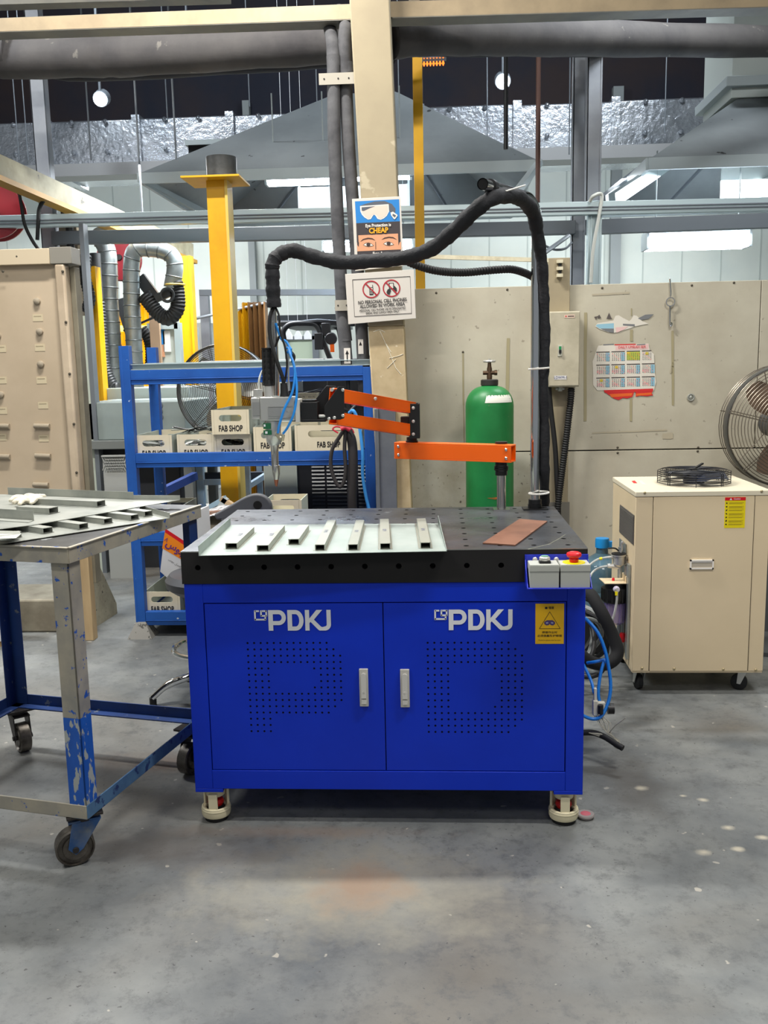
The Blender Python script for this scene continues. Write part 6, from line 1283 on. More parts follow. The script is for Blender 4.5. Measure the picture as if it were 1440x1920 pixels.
# ================================================================ OVERHEAD PIPES AND BEAMS
def big(name, label, pts, r, m, cat='pipe', n=24, **k):
    mb = MB(); rr = [r*(1+.03*math.sin(i*1.7)) for i in range(len(pts))]; mb.tube(pts, rr, n); return mb.build(name, m, label=label, cat=cat, **k)
YD = 2.45
big('insulated_duct', 'large dusty insulated pipe running from the left edge up to the cream column', smooth([V((-8, 4.3, 3.15)), A(-120, 112, 3.15), A(0, 111, 3.1), A(170, 106, 2.95), A(240, 104, 2.9), A(480, 87, 2.65), A(640, 76, 2.5), A(735, 72, 2.45)], 5), .112, insul_d)
big('insulated_duct', 'large dark insulated pipe running from the column to the right edge', smooth([A(735, 70, 2.46), A(800, 65, 2.55), A(900, 66, 2.8), A(1000, 69, 3.1), A(1200, 74, 3.8), A(1440, 78, 4.5), A(1560, 80, 4.8)], 5), .104, insul_d)
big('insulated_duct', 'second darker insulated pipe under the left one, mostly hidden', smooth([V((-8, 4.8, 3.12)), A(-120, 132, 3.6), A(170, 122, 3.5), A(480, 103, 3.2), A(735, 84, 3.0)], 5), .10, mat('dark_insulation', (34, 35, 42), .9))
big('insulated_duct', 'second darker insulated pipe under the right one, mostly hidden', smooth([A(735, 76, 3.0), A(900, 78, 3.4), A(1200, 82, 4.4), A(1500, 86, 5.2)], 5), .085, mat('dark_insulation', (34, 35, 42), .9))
def cbeam(name, label, p, q, h, fl, **k):
    t = thing(name, label, 'beam', (p+q)/2); mb = MB(); mb.bar(p, q, .006, h); mb.build('beam_web', beamc, t)
    mb = MB(); off = V((0, fl/2, -h/2)); mb.bar(p+off, q+off, fl, .006); mb.bar(p+off+V((0, 0, h)), q+off+V((0, 0, h)), fl, .006); mb.build('beam_flange', beamu, t); return t
_p, _q = A(-80, 50, 2.6), A(662, 22, 2.10)
cbeam('cream_beam', 'cream steel channel beam crossing the top left of the picture to the column', _p+(_p-_q)*2.2, _q, .066, .12)
cbeam('cream_beam', 'cream steel channel beam crossing the top right of the picture from the column', A(728, 18, 2.12), A(1500, -2, 2.8), .070, .12)
mb = MB(); mb.bar(A(-60, 8, 3.4), A(430, -6, 3.4), .1, .05); mb.build('grey_beam', mat('grey_beam_primer', (140, 136, 124), .6, c2=(120, 118, 112), sc=4), label='grey beam above the cream one at the very top left', cat='beam')
# steel posts
def spost(label, top, bot, Y_, w_, d_=.09, m=gpost, name='steel_post', zb=0, cat='post'):
    c0_, c1_ = A(*top, Y_), A(*bot, Y_); mb = MB(); x = (c0_.x+c1_.x)/2; wpx = w_
    mb.box(x-w_/2, Y_, zb, x+w_/2, Y_+.01, c0_.z+.6); mb.box(x-w_/2, Y_, zb, x-w_/2+.01, Y_+d_, c0_.z+.6); mb.box(x+w_/2-.012, Y_-.006, zb, x+w_/2, Y_+d_, c0_.z+.6)
    return mb.build(name, m, label=label, cat=cat, bevel=.002)
spost('grey steel post near the left edge, crossing behind the rails', (62, 0), (84, 440), 4.4, .105)
spost('left of the two grey steel posts standing above the partition on the right', (1088, 40), (1085, 500), 4.4, .095, zb=0)
spost('right of the two grey steel posts standing above the partition on the right', (1117, 40), (1113, 360), 4.15, .100, zb=A(1113, 385, 4.15).z)
mb = MB(); Ya = 3.98; xa, xb = A(1101, 500, Ya).x, A(1127, 500, Ya).x; mb.box(xa, Ya, 0, xb, Ya+.06, A(1110, 376, Ya).z); mb.box(xa+.02, Ya-.012, 0, xa+.03, Ya, A(1110, 400, Ya).z); mb.box(xb-.015, Ya-.006, 0, xb, Ya, A(1110, 400, Ya).z)
mb.build('aluminium_post', alu, bevel=.002, label='pale aluminium upright below the horizontal rail on the right', cat='post')
mb = MB(); mb.tube(smooth([A(1106, 378, 3.9), A(1112, 368, 3.88), A(1128, 365, 3.9), A(1124, 400, 3.9), A(1112, 470, 3.9), A(1108, 530, 3.9)], 5), .012, 8); mb.build('hanging_cable', mat('white_cable', (216, 216, 206), .5), label='white cable hanging down the pale aluminium upright', cat='cable')
def railx(name, label, p, q, h, d_, m, ribs=(), **k):
    mb = MB(); mb.bar(p, q, d_, h)
    for f in ribs: mb.bar(p+V((0, -d_/2-.004, h*f)), q+V((0, -d_/2-.004, h*f)), .008, h*.12, m=1)
    return mb.build(name, [m, gdark], label=label, cat='rail', **k)
_p, _q = A(-60, 418, 3.95), A(1500, 382, 3.95)
railx('aluminium_rail', 'pale aluminium cable rail crossing the whole picture in front of the hoods', _p+(_p-_q)*.6, _q+(_q-_p)*.4, .085, .06, alu, (.04, -.2), bevel=.002)
railx('grey_rail', 'dark grey steel rail below the pale one, from the left post to the right posts', A(100, 447, 4.4), A(1078, 427, 4.4), .095, .08, gdark, (), bevel=.003)
railx('grey_rail', 'dark grey steel rail continuing right of the posts behind the bright lamp', A(1088, 427, 4.46), A(1500, 412, 4.46), .10, .08, gdark, ())
railx('grey_rail', 'far grey cross beam seen above the rack, left of the column', A(375, 549, 7.2), A(700, 548, 7.2), .06, .08, gdark, ())
railx('cream_rail', 'thin cream rail above the partition between the signs and the pole', A(757, 480, 2.13), A(1028, 488, 2.18), .020, .02, offwhite, ())
mb = MB(); mb.cyl(A(1020, 475, 3.2), A(1066, 442, 3.9), .014, 8); mb.tube(smooth([A(1020, 460, 3.6), A(1040, 468, 3.7), A(1060, 466, 3.8), A(1072, 455, 3.9)], 5), .008, 6); mb.build('brace_rod', gdark, label='thin grey brace rod and cable above the isolator', cat='rod')
# hanger wires
hw = [(253, 0, 257, 400, 4.6), (308, 120, 315, 230, 7), (322, 130, 330, 300, 5), (159, 145, 172, 300, 6), (465, 120, 468, 200, 8), (590, 120, 597, 210, 8), (746, 95, 748, 200, 8), (913, 100, 914, 300, 8), (948, 140, 949, 280, 5.2), (1012, 100, 1006, 380, 4.6), (1250, 105, 1246, 250, 8), (1069, 110, 1067, 290, 7), (20, 150, 40, 300, 8), (36, 150, 58, 300, 8)]
for i, (x0, y0, x1, y1, Y_) in enumerate(hw):
    a, b = A(x0, y0, Y_), A(x1, y1, Y_); x = (a.x+b.x)/2; mb = MB(); r = .018 if i in (8, 9) else .006 if Y_ > 6 else .008; mb.cyl((x, Y_, b.z), (x, Y_, 8.39), r, 8)
    mb.build('hanger_rod', mat('rusty_rod', (96, 66, 56), .6) if i == 9 else gdark if i != 8 else blk, label=['thin', 'very thin', 'slim'][i % 3]+' hanger rod dropping from the roof near '+['the left post', 'the orange lamp on the left', 'the grey hood corner', 'the left flood lamp', 'the duct left of the pipes', 'the left insulated pipe', 'the thin yellow strut', 'the right flood lamp', 'the right flood lamp, thick and black', 'the pole top, rusty and thick', 'the right hood', 'the paired posts', 'the left edge', 'the left edge, inner one'][i], cat='rod', group='hanger rods')
# foil wrapped duct
YF_ = 9.0
fd = thing('foil_duct', 'long rectangular duct wrapped in crinkled silver foil across the back of the hall', 'duct', (0, YF_+.6, 4.2))
fa, fb = A(0, 228, YF_), A(0, 318, YF_); zf1_, zf0_ = A(720, 204, YF_).z, A(720, 296, YF_).z
mb = MB(); N_ = 60
random.seed(3)
for i in range(-9, 8):
    x0, x1 = i*1.15, (i+1)*1.15; mb.box(x0+.01, YF_+random.uniform(-.02, .02), zf0_, x1-.01, YF_+1.2, zf1_+random.uniform(-.01, .01))
mb.build('duct_run', foil, fd, bevel=.02)
mb = MB()
for i in range(-9, 9): x = i*1.15; mb.box(x-.05, YF_-.04, zf0_-.03, x+.05, YF_+1.24, zf1_+.03)
build_each(mb, 'duct_joint', foil, fd)
mb = MB(); k = 0
for i in range(-9, 8):
    for j in range(2):
        for l in range(2):
            mb.lathe([(.03, 0), (.012, .02), (.006, .03)], (i*1.15+.35+j*.42, YF_-.02, zf0_+.18+l*.35), 8, axis=(0, -1, 0))
build_each(mb, 'pin_washer', foil, fd)
mb = MB(); mb.box(A(0, 330, YF_-.3).x-1, YF_-.35, zf0_-.16, 3.5, YF_-.02, zf0_-.02); mb.build('duct_shelf', mat('grey_shelf', (150, 150, 150), .5, .3), fd)
# hoods
def hood(label, x0, x1, ya, yb, ze, zp, xr0, xr1, tube_x, tubes):
    t = thing('extraction_hood', label, 'hood', ((x0+x1)/2, (ya+yb)/2, ze)); ym = (ya+yb)/2; e = .02
    f0_, f1_, b0_, b1_ = V((x0, ya, ze)), V((x1, ya, ze)), V((x0, yb, ze)), V((x1, yb, ze)); t0, t1, t2, t3 = V((xr0, ym-.3, zp)), V((xr1, ym-.3, zp)), V((xr0, ym+.3, zp)), V((xr1, ym+.3, zp))
    mb = MB(); mb.poly([f0_, f1_, t1, t0]); mb.poly([b0_, b1_, t3, t2]); mb.poly([f0_, b0_, t2, t0]); mb.poly([f1_, b1_, t3, t1]); mb.poly([t0, t1, t3, t2])
    o = mb.build('hood_shell', hoodm, t); s_ = o.modifiers.new('thick', 'SOLIDIFY'); s_.thickness = .02
    mb = MB()
    for p, q in ((f0_, f1_), (b0_, b1_), (f0_, b0_), (f1_, b1_)): mb.bar(p-V((0, 0, .03)), q-V((0, 0, .03)), .03, .09)
    mb.build('hood_rim', hoode, t)
    mb = MB()
    for k in range(1, 5): mb.bar(b0_.lerp(b1_, k/5)+V((0, -.03, 0)), t2.lerp(t3, k/5)+V((0, -.03, -.02)), .02, .03)
    mb.build('hood_rib', gdark, t)
    return t
YHo = 5.6
pL, pR, pT = A(265, 328, YHo), A(1003, 303, YHo), A(610, 205, 6.9); ze = (pL.z+pR.z)/2
hood('wide grey pyramid-shaped hood hanging in the middle behind the column', pL.x, pR.x, YHo, 8.2, ze, A(690, 178, 6.6).z, A(628, 190, 6.6).x, A(742, 190, 6.6).x, 0, 0)
pL, pT = A(1215, 300, 5.0), A(1440, 175, 5.8)
hood('grey pyramid-shaped hood at the right edge, joined to a white square duct', pL.x, pL.x+3.4, 5.0, 7.4, pL.z, A(1400, 175, 6.0).z, A(1400, 180, 6.0).x, A(1400, 180, 6.0).x+1.2, 0, 0)
mb = MB(); a, b = A(1372, 160, 5.75), A(1372, 30, 5.75); mb.box(a.x, 5.75, a.z-.1, a.x+1.3, 6.6, b.z+1.5, 0); mb.box(a.x-.06, 5.69, a.z-.02, a.x+1.36, 6.66, a.z+.06, 1); mb.build('white_duct', [mat('white_duct_sheet', (184, 190, 184), .5), hoode], label='white square duct rising above the right hood', cat='duct', bevel=.004)
mb = MB(); a, b = A(354, 296, 7.6), A(440, 270, 7.6); mb.box(a.x, 7.6, a.z-.1, b.x, 8.1, b.z, 0); mb.box(a.x-.03, 7.57, b.z, b.x+.05, 8.15, b.z+.05, 1); mb.build('vent_box', [dark, hoode], label='dark open vent box with a pale lid above the left slope of the middle hood', cat='vent')
# lamps: fixtures with glowing tubes
def tubelamp(label, px0, px1, py, Y_, r, n=2, plate=True, drop=.0):
    a, b = A(px0, py, Y_), A(px1, py, Y_); z = (a.z+b.z)/2; t = thing('tube_lamp', label, 'lamp', ((a.x+b.x)/2, Y_, z), group='fluorescent tube lamps')
    mb = MB()
    for k in range(n): mb.cyl((a.x+.02, Y_+k*.09, z), (b.x-.02, Y_+k*.09, z), r, 12)
    mb.build('glowing_tube', tubel, t)
    mb = MB(); mb.box(a.x, Y_-.01, z+r+.02, b.x, Y_+.01+.09*(n-1), z+r+.035); 
    for x in (a.x, b.x-.02): mb.box(x, Y_-.03, z-r, x+.02, Y_+.03+.09*(n-1), z+r+.02)
    for x in (a.x+.08, b.x-.1): mb.cyl((x, Y_+.03, z+r+.03), (x, Y_+.03, z+.75), .006, 6)
    mb.build('lamp_tray', hoode, t)
tubelamp('long lit tube lamp under the middle hood, left of the column', 497, 628, 338, 5.9, .03)
tubelamp('short visible end of a lit tube lamp just right of the column under the hood', 664, 772, 328, 5.9, .03)
tubelamp('far lit tube lamp low under the middle hood, behind the pipes and signs', 604, 776, 462, 6.6, .035)
tubelamp('very bright tube lamp under the right hood', 1212, 1408, 452, 5.6, .055, 3)
mb = MB(); Yq = 6.3; a, b = A(560, 398, Yq), A(768, 345, Yq); mb.box(a.x, Yq, a.z, b.x, Yq+.02, b.z, 0); mb.box(a.x, Yq-.02, a.z, a.x+.03, Yq, b.z, 1); mb.box(b.x-.03, Yq-.02, a.z, b.x, Yq, b.z, 1); mb.box(a.x, Yq+.02, a.z, a.x+.02, Yq+.04, b.z+.6, 1); mb.box(b.x-.02, Yq+.02, a.z, b.x, Yq+.04, b.z+.6, 1); mb.build('hood_baffle', [mat('white_baffle', (216, 222, 218), .5, .1), hoode], label='white baffle plate lit by the tubes under the middle hood', cat='plate')
mb = MB(); a, b = A(1352, 372, 6.0), A(1500, 308, 6.0); mb.box(a.x, 6.0, a.z, b.x+.4, 6.03, b.z, 0); mb.bar((a.x, 5.99, a.z), (b.x+.4, 5.99, b.z+.2), .01, .012, m=1); mb.build('hood_baffle', [mat('white_baffle', (216, 222, 218), .5, .1), hoode], label='white baffle plate lit by the tube under the right hood', cat='plate')
for i, (x, y) in enumerate([(188, 186), (943, 153)]):
    c = A(x, y, 8.0); t = thing('flood_lamp', ['left', 'right'][i]+' of the two round white flood lamps glowing near the dark roof', 'lamp', c, group='flood lamps')
    mb = MB(); mb.lathe([(.075, 0), (.07, .02), (0, .022)], c, 20, axis=(0, -1, -.5)); mb.build('glowing_lens', ledl, t)
    mb = MB(); mb.lathe([(.09, -.10), (.085, -.005), (.075, 0)], c+V((0, .0, 0)), 20, axis=(0, -1, -.5)); mb.cyl(c, (c.x, c.y+.1, 8.39), .015, 8); mb.build('housing', gdark, t)
for i, (x0, x1, y) in enumerate([(326, 380, 139), (792, 834, 106), (792, 834, 120)]):
    a, b = A(x0, y, 10), A(x1, y, 10); t = thing('orange_lamp', 'glowing orange louvred lamp near the roof, '+['left of the pipes', 'right of the column, upper row', 'right of the column, lower row'][i], 'lamp', (a+b)/2, group='orange lamps')
    mb = MB(); n_ = 7
    for k in range(n_): x = a.x+(b.x-a.x)*(k+.5)/n_; mb.lathe([(.006, 0), (.018, .03), (.006, .06)], (x, 10, a.z-.03), 8)
    mb.build('glowing_element', orl, t); mb = MB(); mb.box(a.x-.02, 9.98, a.z+.07, b.x+.02, 10.15, a.z+.11); mb.cyl(((a.x+b.x)/2, 10.05, a.z+.1), ((a.x+b.x)/2, 10.05, 8.39), .015, 6); mb.build('lamp_hood', gdark, t)
# struts under the hoods
def strut(px0, py0, Y0, px1, py1, Y1, w_, m, label): mb = MB(); mb.bar(A(px0, py0, Y0), A(px1, py1, Y1), .05, w_); mb.build('hood_strut', m, label=label, cat='strut', group='struts under the hoods')
strut(262, 332, 5.6, 384, 400, 7.6, .07, hoode, 'pale slanting strut under the left end of the middle hood')
strut(1148, 376, 4.6, 1262, 300, 6.2, .10, alu, 'bright slanting strut under the left end of the right hood')
strut(1130, 378, 5.2, 1200, 322, 6.2, .09, gdark, 'dark slanting strut beside the bright one at the right hood')
strut(1012, 304, 5.6, 960, 372, 5.0, .05, hoode, 'pale slanting strut under the right end of the middle hood')
# ================================================================ CRANE BEAM, REELS, EXTRACTION
YX = 3.6
cr = thing('crane_beam', 'weathered cream crane beam with a yellow lower flange sloping down from the left edge', 'beam', A(150, 380, 4))
p, q = A(-90, 272, 3.0), A(360, 473, 6.0)
mb = MB(); mb.bar(p, q, .03, .145); mb.build('beam_web', mat('weathered_beam', (166, 160, 134), .7, c2=(128, 122, 98), sc=5, c3=(70, 68, 60), sc3=9, t3=.66), cr)
mb = MB(); mb.bar(p-V((0, 0, .090)), q-V((0, 0, .090)), .10, .034); mb.build('beam_flange', mat('dull_yellow_flange', (176, 132, 50), .6), cr)
for i, (px, py, Y_, r, lab) in enumerate([(-4, 400, 4.1, .20, 'large dark red hose reel cut by the left edge'), (226, 487, 6.2, .20, 'small dark red hose reel between the two spiral ducts')]):
    t = thing('hose_reel', lab, 'hose reel', A(px, py, Y_)); c = A(px, py, Y_); ax = V((.25, -1, 0)).normalized()
    mb = MB(); mb.lathe([(.02, 0), (r, 0), (r, .02), (r*.45, .05), (r*.4, .12), (r, .15), (r, .17), (.02, .17)], c, 40, axis=ax); mb.build('reel_drum', mat('dark_red_enamel', (150, 16, 34), .35), t)
    mb = MB(); mb.ring(c+ax*.09, r*.7, .05, ax, 32, 8); mb.lathe([(r*.16, .17), (r*.12, .2)], c, 16, axis=ax); mb.bar(c+V((0, .05, r)), c+V((0, .05, r+(.35 if i == 0 else 1.2))), .05, .05); mb.build('wound_hose', blk, t)
mb = MB(); mb.tube(smooth([A(24, 345, 3.8), A(34, 356, 3.8), A(40, 385, 3.8), A(46, 420, 3.8), A(60, 450, 3.8), A(74, 470, 3.8)], 5), .012, 8); mb.tube(smooth([A(84, 372, 3.85), A(74, 390, 3.85), A(72, 410, 3.85), A(70, 450, 3.85)], 5), .014, 8)
mb.build('draped_cable', rubber, label='black cables draped from the crane beam near the red reel', cat='cable')
mb = MB(); c = A(128, 395, 4.4); mb.box(c.x-.06, 4.4, c.z-.03, c.x+.06, 4.5, c.z+.06); mb.cyl(c, c-V((0, 0, .3)), .03, 10); mb.build('beam_trolley', blk, label='black trolley block hanging under the crane beam', cat='trolley')
mb = MB(); mb.box(A(108, 410, 4.6).x, 4.6, A(120, 700, 4.6).z, A(142, 410, 4.6).x, 4.7, A(120, 402, 4.6).z); mb.build('grey_column', mat('brown_grey_post', (112, 102, 84), .7), label='weathered grey post under the crane beam behind the tool board', cat='post')
def spiral(label, pts, r, Y0=None, **k):
    t = thing('spiral_duct', label, 'duct', pts[-1], group='spiral ducts'); P = resample(smooth(pts, 8), .02); mb = MB(); mb.tube(P, r, 20); mb.build('duct_tube', galv, t)
    mb = MB(); Q = resample(P, .09)
    for i in range(1, len(Q)-1): ax = (Q[i+1]-Q[i-1]).normalized(); mb.ring(Q[i], r, .006, ax, 22, 4)
    build_each(mb, 'seam', mat('seam_grey', (110, 114, 114), .5, .5), t); return t
Ys = 4.7
spiral('left of two vertical galvanised spiral ducts behind the rack', [A(178, 436, Ys), A(192, 452, Ys), A(202, 480, Ys), A(205, 560, Ys), A(210, 640, Ys), A(215, 735, Ys)], .070)
spiral('right galvanised spiral duct with an elbow over to the black hose', [A(322, 540, Ys), A(328, 505, Ys), A(324, 482, Ys), A(305, 470, Ys), A(280, 466, Ys), A(256, 468, Ys), A(247, 490, Ys), A(247, 560, Ys), A(251, 640, Ys), A(255, 735, Ys)], .064)
mb = MB(); P = resample(smooth([A(329, 528, Ys), A(333, 552, Ys), A(332, 580, Ys), A(316, 597, Ys), A(297, 588, Ys), A(284, 572, Ys), A(268, 552, Ys)], 8), .012); mb.tube(P, corr(P, .058, d=.06), 16); mb.build('black_flex_hose', rubber, label='black ribbed extraction hose curling below the duct elbow', cat='hose')
mb = MB(); mb.tube([A(232, 620, Ys+.2), A(300, 590, Ys+.1)], .01, 6); mb.bar(A(262, 520, Ys+.1), A(292, 560, Ys+.1), .05, .09); mb.bar(A(292, 560, Ys), A(320, 548, Ys), .04, .06); mb.ring(A(314, 553, Ys-.06), .05, .012, (0, 1, 0), 20); mb.bar(A(228, 560, Ys+.25), A(252, 640, Ys+.25), .05, .10); mb.build('fume_extractor', mat('dark_arm', (58, 60, 62), .45), label='dark jointed extraction arm between the spiral ducts and black hose', cat='arm')
mb = MB(); mb.ring(A(328, 534, Ys), .075, .008, (0, 0, 1), 24, 5); mb.build('duct_collar', yel_edge, label='pale flange collar at the end of the duct elbow', cat='collar')
mb = MB(); P = resample(smooth([A(160, 478, 4.2), A(160, 520, 4.2), A(168, 560, 4.2), A(160, 588, 4.2)], 8), .012); mb.tube(P, corr(P, .042, d=.06), 14); mb.build('black_flex_hose', rubber, label='black ribbed hose beside the tool board post, the left one', cat='hose')
mb = MB(); P = resample(smooth([A(178, 475, 4.5), A(184, 560, 4.5), A(190, 640, 4.5), A(196, 690, 4.5), A(212, 725, 4.5), A(226, 728, 4.5)], 8), .012); mb.tube(P[:30], .04, 14); mb.tube(P[30:], corr(P[30:], .05, d=.06), 14); mb.build('fume_extractor', mat('dark_arm', (58, 60, 62), .45), label='long dark extraction arm dropping just left of the left spiral duct', cat='arm')
mb = MB(); P = resample(smooth([A(266, 618, 5.0), A(278, 632, 5.0), A(284, 660, 5.0), A(282, 700, 5.0)], 8), .012); mb.tube(P, corr(P, .05, d=.06), 14); mb.build('black_flex_hose', rubber, label='black ribbed hose behind the right spiral duct, near the yellow screen', cat='hose')
# yellow posts and screens
def ypost(px0, px1, pyt, Y_, label, w_=.10): c = A((px0+px1)/2, pyt, Y_); mb = MB(); mb.box(c.x-w_/2, Y_, 0, c.x+w_/2, Y_+.01, c.z); mb.box(c.x+w_/2-.01, Y_-.03, 0, c.x+w_/2+.01, Y_+.08, c.z); mb.build('yellow_post', yel_col, label=label, cat='post', group='background yellow posts')
ypost(156, 178, 500, 4.3, 'background yellow post just left of the spiral ducts', .09); ypost(334, 352, 480, 5.4, 'background yellow post right of the white cabinet', .12)
mb = MB(); a, b = A(222, 650, 6.5), A(285, 568, 6.5); nx = 16
for i in range(nx):
    x0, x1 = a.x+(b.x-a.x)*i/nx, a.x+(b.x-a.x)*(i+1)/nx; y0, y1 = 6.5+.03*math.sin(i*1.1), 6.5+.03*math.sin((i+1)*1.1); mb.prism([(x0, y0, .03), (x1, y1, .03), (x1, y1, b.z), (x0, y0, b.z)], (0, .004, 0))
mb.build('welding_screen', mat('amber_screen', (250, 176, 10), .4, emit=.35), label='glowing amber welding curtain between the two spiral ducts', cat='curtain')  # lamplight on the curtain put in as emission of its colour
mb = MB(); mb.cyl(A(224, 616, 6.3), A(284, 616, 6.3), .03, 10); mb.build('tube_lamp', mat('amber_tube', (255, 214, 90), .4, emit=3), label='lit lamp tube seen through the amber curtain', cat='lamp')
mb = MB(); a, b = A(424, 690, 5.6), A(500, 566, 5.6); nx = 34
for i in range(nx):
    f0_, f1_ = i/nx, (i+1)/nx; x0, x1 = a.x+(b.x-a.x)*f0_, a.x+(b.x-a.x)*f1_; y0, y1 = 5.6+.05*math.sin(i*1.5), 5.6+.05*math.sin((i+1)*1.5)
    t0, t1 = b.z-(.12*math.sin(math.pi*min(1, f0_*2.2)) if f0_ < .45 else 0), b.z-(.12*math.sin(math.pi*min(1, f1_*2.2)) if f1_ < .45 else 0)
    mb.prism([(x0, y0, .01), (x1, y1, .01), (x1, y1, t1), (x0, y0, t0)], (0, .004, 0), 0 if f0_ < .56 else 1)
mb.build('welding_curtain', [mat('olive_amber_curtain', (166, 122, 12), .3), mat('brown_curtain', (116, 84, 50), .4)], label='olive and brown welding curtain gathered behind the fan and yellow post', cat='curtain')
mb = MB(); mb.cyl(A(355, 600, 5.6), A(510, 565, 5.62), .012, 8); mb.build('curtain_rail', gdark, label='thin rail the welding curtain hangs from', cat='rail')
# white cabinet with posters
cbw = thing('screen_door', 'pale aluminium framed partition door with small notices, left of the yellow post', 'door panel', A(312, 700, 5.0))
a, b = A(288, 730, 5.0), A(334, 612, 5.0)
mb = MB(); mb.box(a.x, 5.0, .1, b.x, 5.03, b.z); mb.build('panel', mat('pale_door', (186, 190, 180), .5), cbw)
mb = MB()
for x in (a.x-.02, b.x-.03): mb.box(x, 4.98, 0, x+.05, 5.05, b.z+.03)
mb.box(a.x, 4.98, b.z-.02, b.x, 5.05, b.z+.03); mb.build('frame', alu, cbw)
mb = MB()
for (px, py, w_, h_, m_) in [(303, 632, .05, .12, 0), (303, 658, .05, .10, 1), (313, 640, .06, .17, 2)]: c = A(px, py, 4.995); mb.box(c.x-w_/2, 4.992, c.z-h_/2, c.x+w_/2, 4.999, c.z+h_/2, m_)
mb.build('notice', [mat('sign_blue', (38, 128, 200), .5), mat('sign_skin', (222, 160, 122), .5), mat('label_white', (226, 224, 220), .6)], cbw)
mb = MB(); c = A(291, 640, 4.9); mb.box(c.x-.04, 4.9, 0, c.x+.04, 4.94, A(291, 571, 4.9).z); mb.build('wooden_post', mat('pink_brown_wood', (170, 140, 112), .7), label='pinkish wooden upright beside the pale partition door', cat='post')
mb = MB(); a, b = A(141, 750, 3.6), A(164, 592, 3.6); mb.box(a.x, 3.6, 0, b.x, 3.64, b.z, 0); mb.box(b.x-.01, 3.58, 0, b.x+.02, 3.66, b.z+.6, 1); mb.build('tall_panel', [mat('pale_green_panel', (196, 204, 190), .5, c3=(120, 124, 112), sc3=14, t3=.7), gdark], label='tall pale panel with dirty marks right of the tool board post', cat='panel')
mb = MB(); a, b = A(352, 700, 6.2), A(366, 622, 6.2); mb.box(a.x, 6.2, .1, b.x, 6.25, b.z, 0); mb.box(b.x-.02, 6.19, .0, b.x+.02, 6.26, b.z+.04, 1); mb.build('screen_door', [mat('pale_door', (186, 190, 180), .5), alu], label='far narrow partition door right of the background yellow post', cat='door panel')
mb = MB(); a, b = A(370, 650, 8.0), A(392, 605, 8.0); mb.box(a.x, 8, 0, b.x, 8.3, b.z); c = A(381, 540, 7.9); mb.box(c.x-.05, 7.9, 0, c.x+.05, 7.98, A(381, 543, 7.9).z, 1); mb.build('white_cabinet', [mat('pale_cabinet', (206, 210, 206), .5), gpost], label='white cabinet and grey post far behind the yellow post', cat='cabinet')
# grey machine bed and bench
sm = thing('machine_bed', 'large grey-green sheet box lying on a low bench behind the rack', 'machine', (A(250, 780, 3.7).x, 4.0, 0))
a, b = A(156, 826, 3.6), A(345, 752, 3.6); mb = MB(); mb.box(a.x, 3.6, a.z, b.x, 4.3, b.z); mb.build('sheet_box', mat('grey_green_sheet', (150, 162, 160), .5, c2=(136, 148, 146), sc=2, c3=(196, 200, 196), sc3=12, t3=.72), sm, bevel=.006)
mb = MB(); c = [A(x, y, 3.595) for x, y in [(298, 760), (298, 771), (299, 782), (246, 762), (246, 773)]]
for p in c: mb.ring(p, .022, .006, (0, 1, 0), 16)
mb.build('punched_ring', gdark, sm)
mb = MB(); mb.box(a.x-.1, 3.55, a.z-.06, b.x+.2, 4.4, a.z, 0)
for x in (a.x, b.x): mb.box(x-.03, 3.6, 0, x+.03, 3.68, a.z-.06, 0); mb.box(x-.03, 4.25, 0, x+.03, 4.33, a.z-.06, 0)
mb.build('bench_frame', mat('bench_grey', (120, 124, 122), .5), sm, bevel=.004)
mb = MB(); a2, b2 = A(158, 910, 3.5), A(232, 845, 3.5); mb.box(a2.x, 3.75, .0, b2.x+.3, 4.3, b2.z); mb.build('dark_bin', mat('dark_bin', (44, 46, 50), .6), label='dark bin under the bench behind the tool board', cat='bin')
mb = MB(); a2, b2 = A(198, 882, 3.4), A(232, 856, 3.4)
for i in range(9): x = a2.x+(b2.x-a2.x)*i/8; mb.bar((x-.02, 3.4, a2.z), (x+.02, 3.4, b2.z), .004, .006); mb.bar((x+.02, 3.4, a2.z), (x-.02, 3.4, b2.z), .004, .006)
mb.box(a2.x-.02, 3.39, b2.z, b2.x+.02, 3.42, b2.z+.01); mb.box(a2.x-.02, 3.41, 0, b2.x+.02, 3.42, b2.z); mb.build('mesh_basket', mat('pale_mesh', (170, 172, 168), .5), label='pale expanded-mesh basket under the bench left of the rack', cat='basket')
# upper tray on the bench: second grey sheet
mb = MB(); a, b = A(160, 752, 4.3), A(350, 738, 4.3); mb.box(a.x, 4.35, a.z-.05, b.x, 5.0, b.z+.05); mb.build('sheet_stack', mat('grey_green_sheet2', (168, 178, 174), .5), label='second grey sheet box behind the first on the bench', cat='machine part', bevel=.005)
# blue steel frames far behind, under the shelf
fr_m = mat('pale_blue_frame', (130, 164, 196), .5, c2=(160, 170, 176), sc=6)
def fbar(x0, y0, x1, y1, Y_, w_, mb): mb.bar(A(x0, y0, Y_), A(x1, y1, Y_), w_, w_)
ft_ = thing('welded_stand', 'pale blue welded steel frame on the floor behind the yellow post', 'frame', A(430, 950, 3.6)); mb = MB()
Yf = 3.8
for (x, w_) in ((373, .05), (461, .045)): c = A(x, 870, Yf); mb.box(c.x-w_/2, Yf, 0, c.x+w_/2, Yf+w_, A(x, 858, Yf).z)
c = A(485, 870, Yf+.5); mb.box(c.x-.02, Yf+.5, 0, c.x+.02, Yf+.54, A(485, 858, Yf+.5).z)
mb.bar((A(373, 905, Yf).x, Yf+.02, A(373, 905, Yf).z), (A(461, 905, Yf).x, Yf+.02, A(373, 905, Yf).z), .03, .04); mb.bar(A(455, 918, Yf), A(500, 890, Yf+.3), .03, .04); mb.build('frame_tubes', fr_m, ft_, bevel=.002)
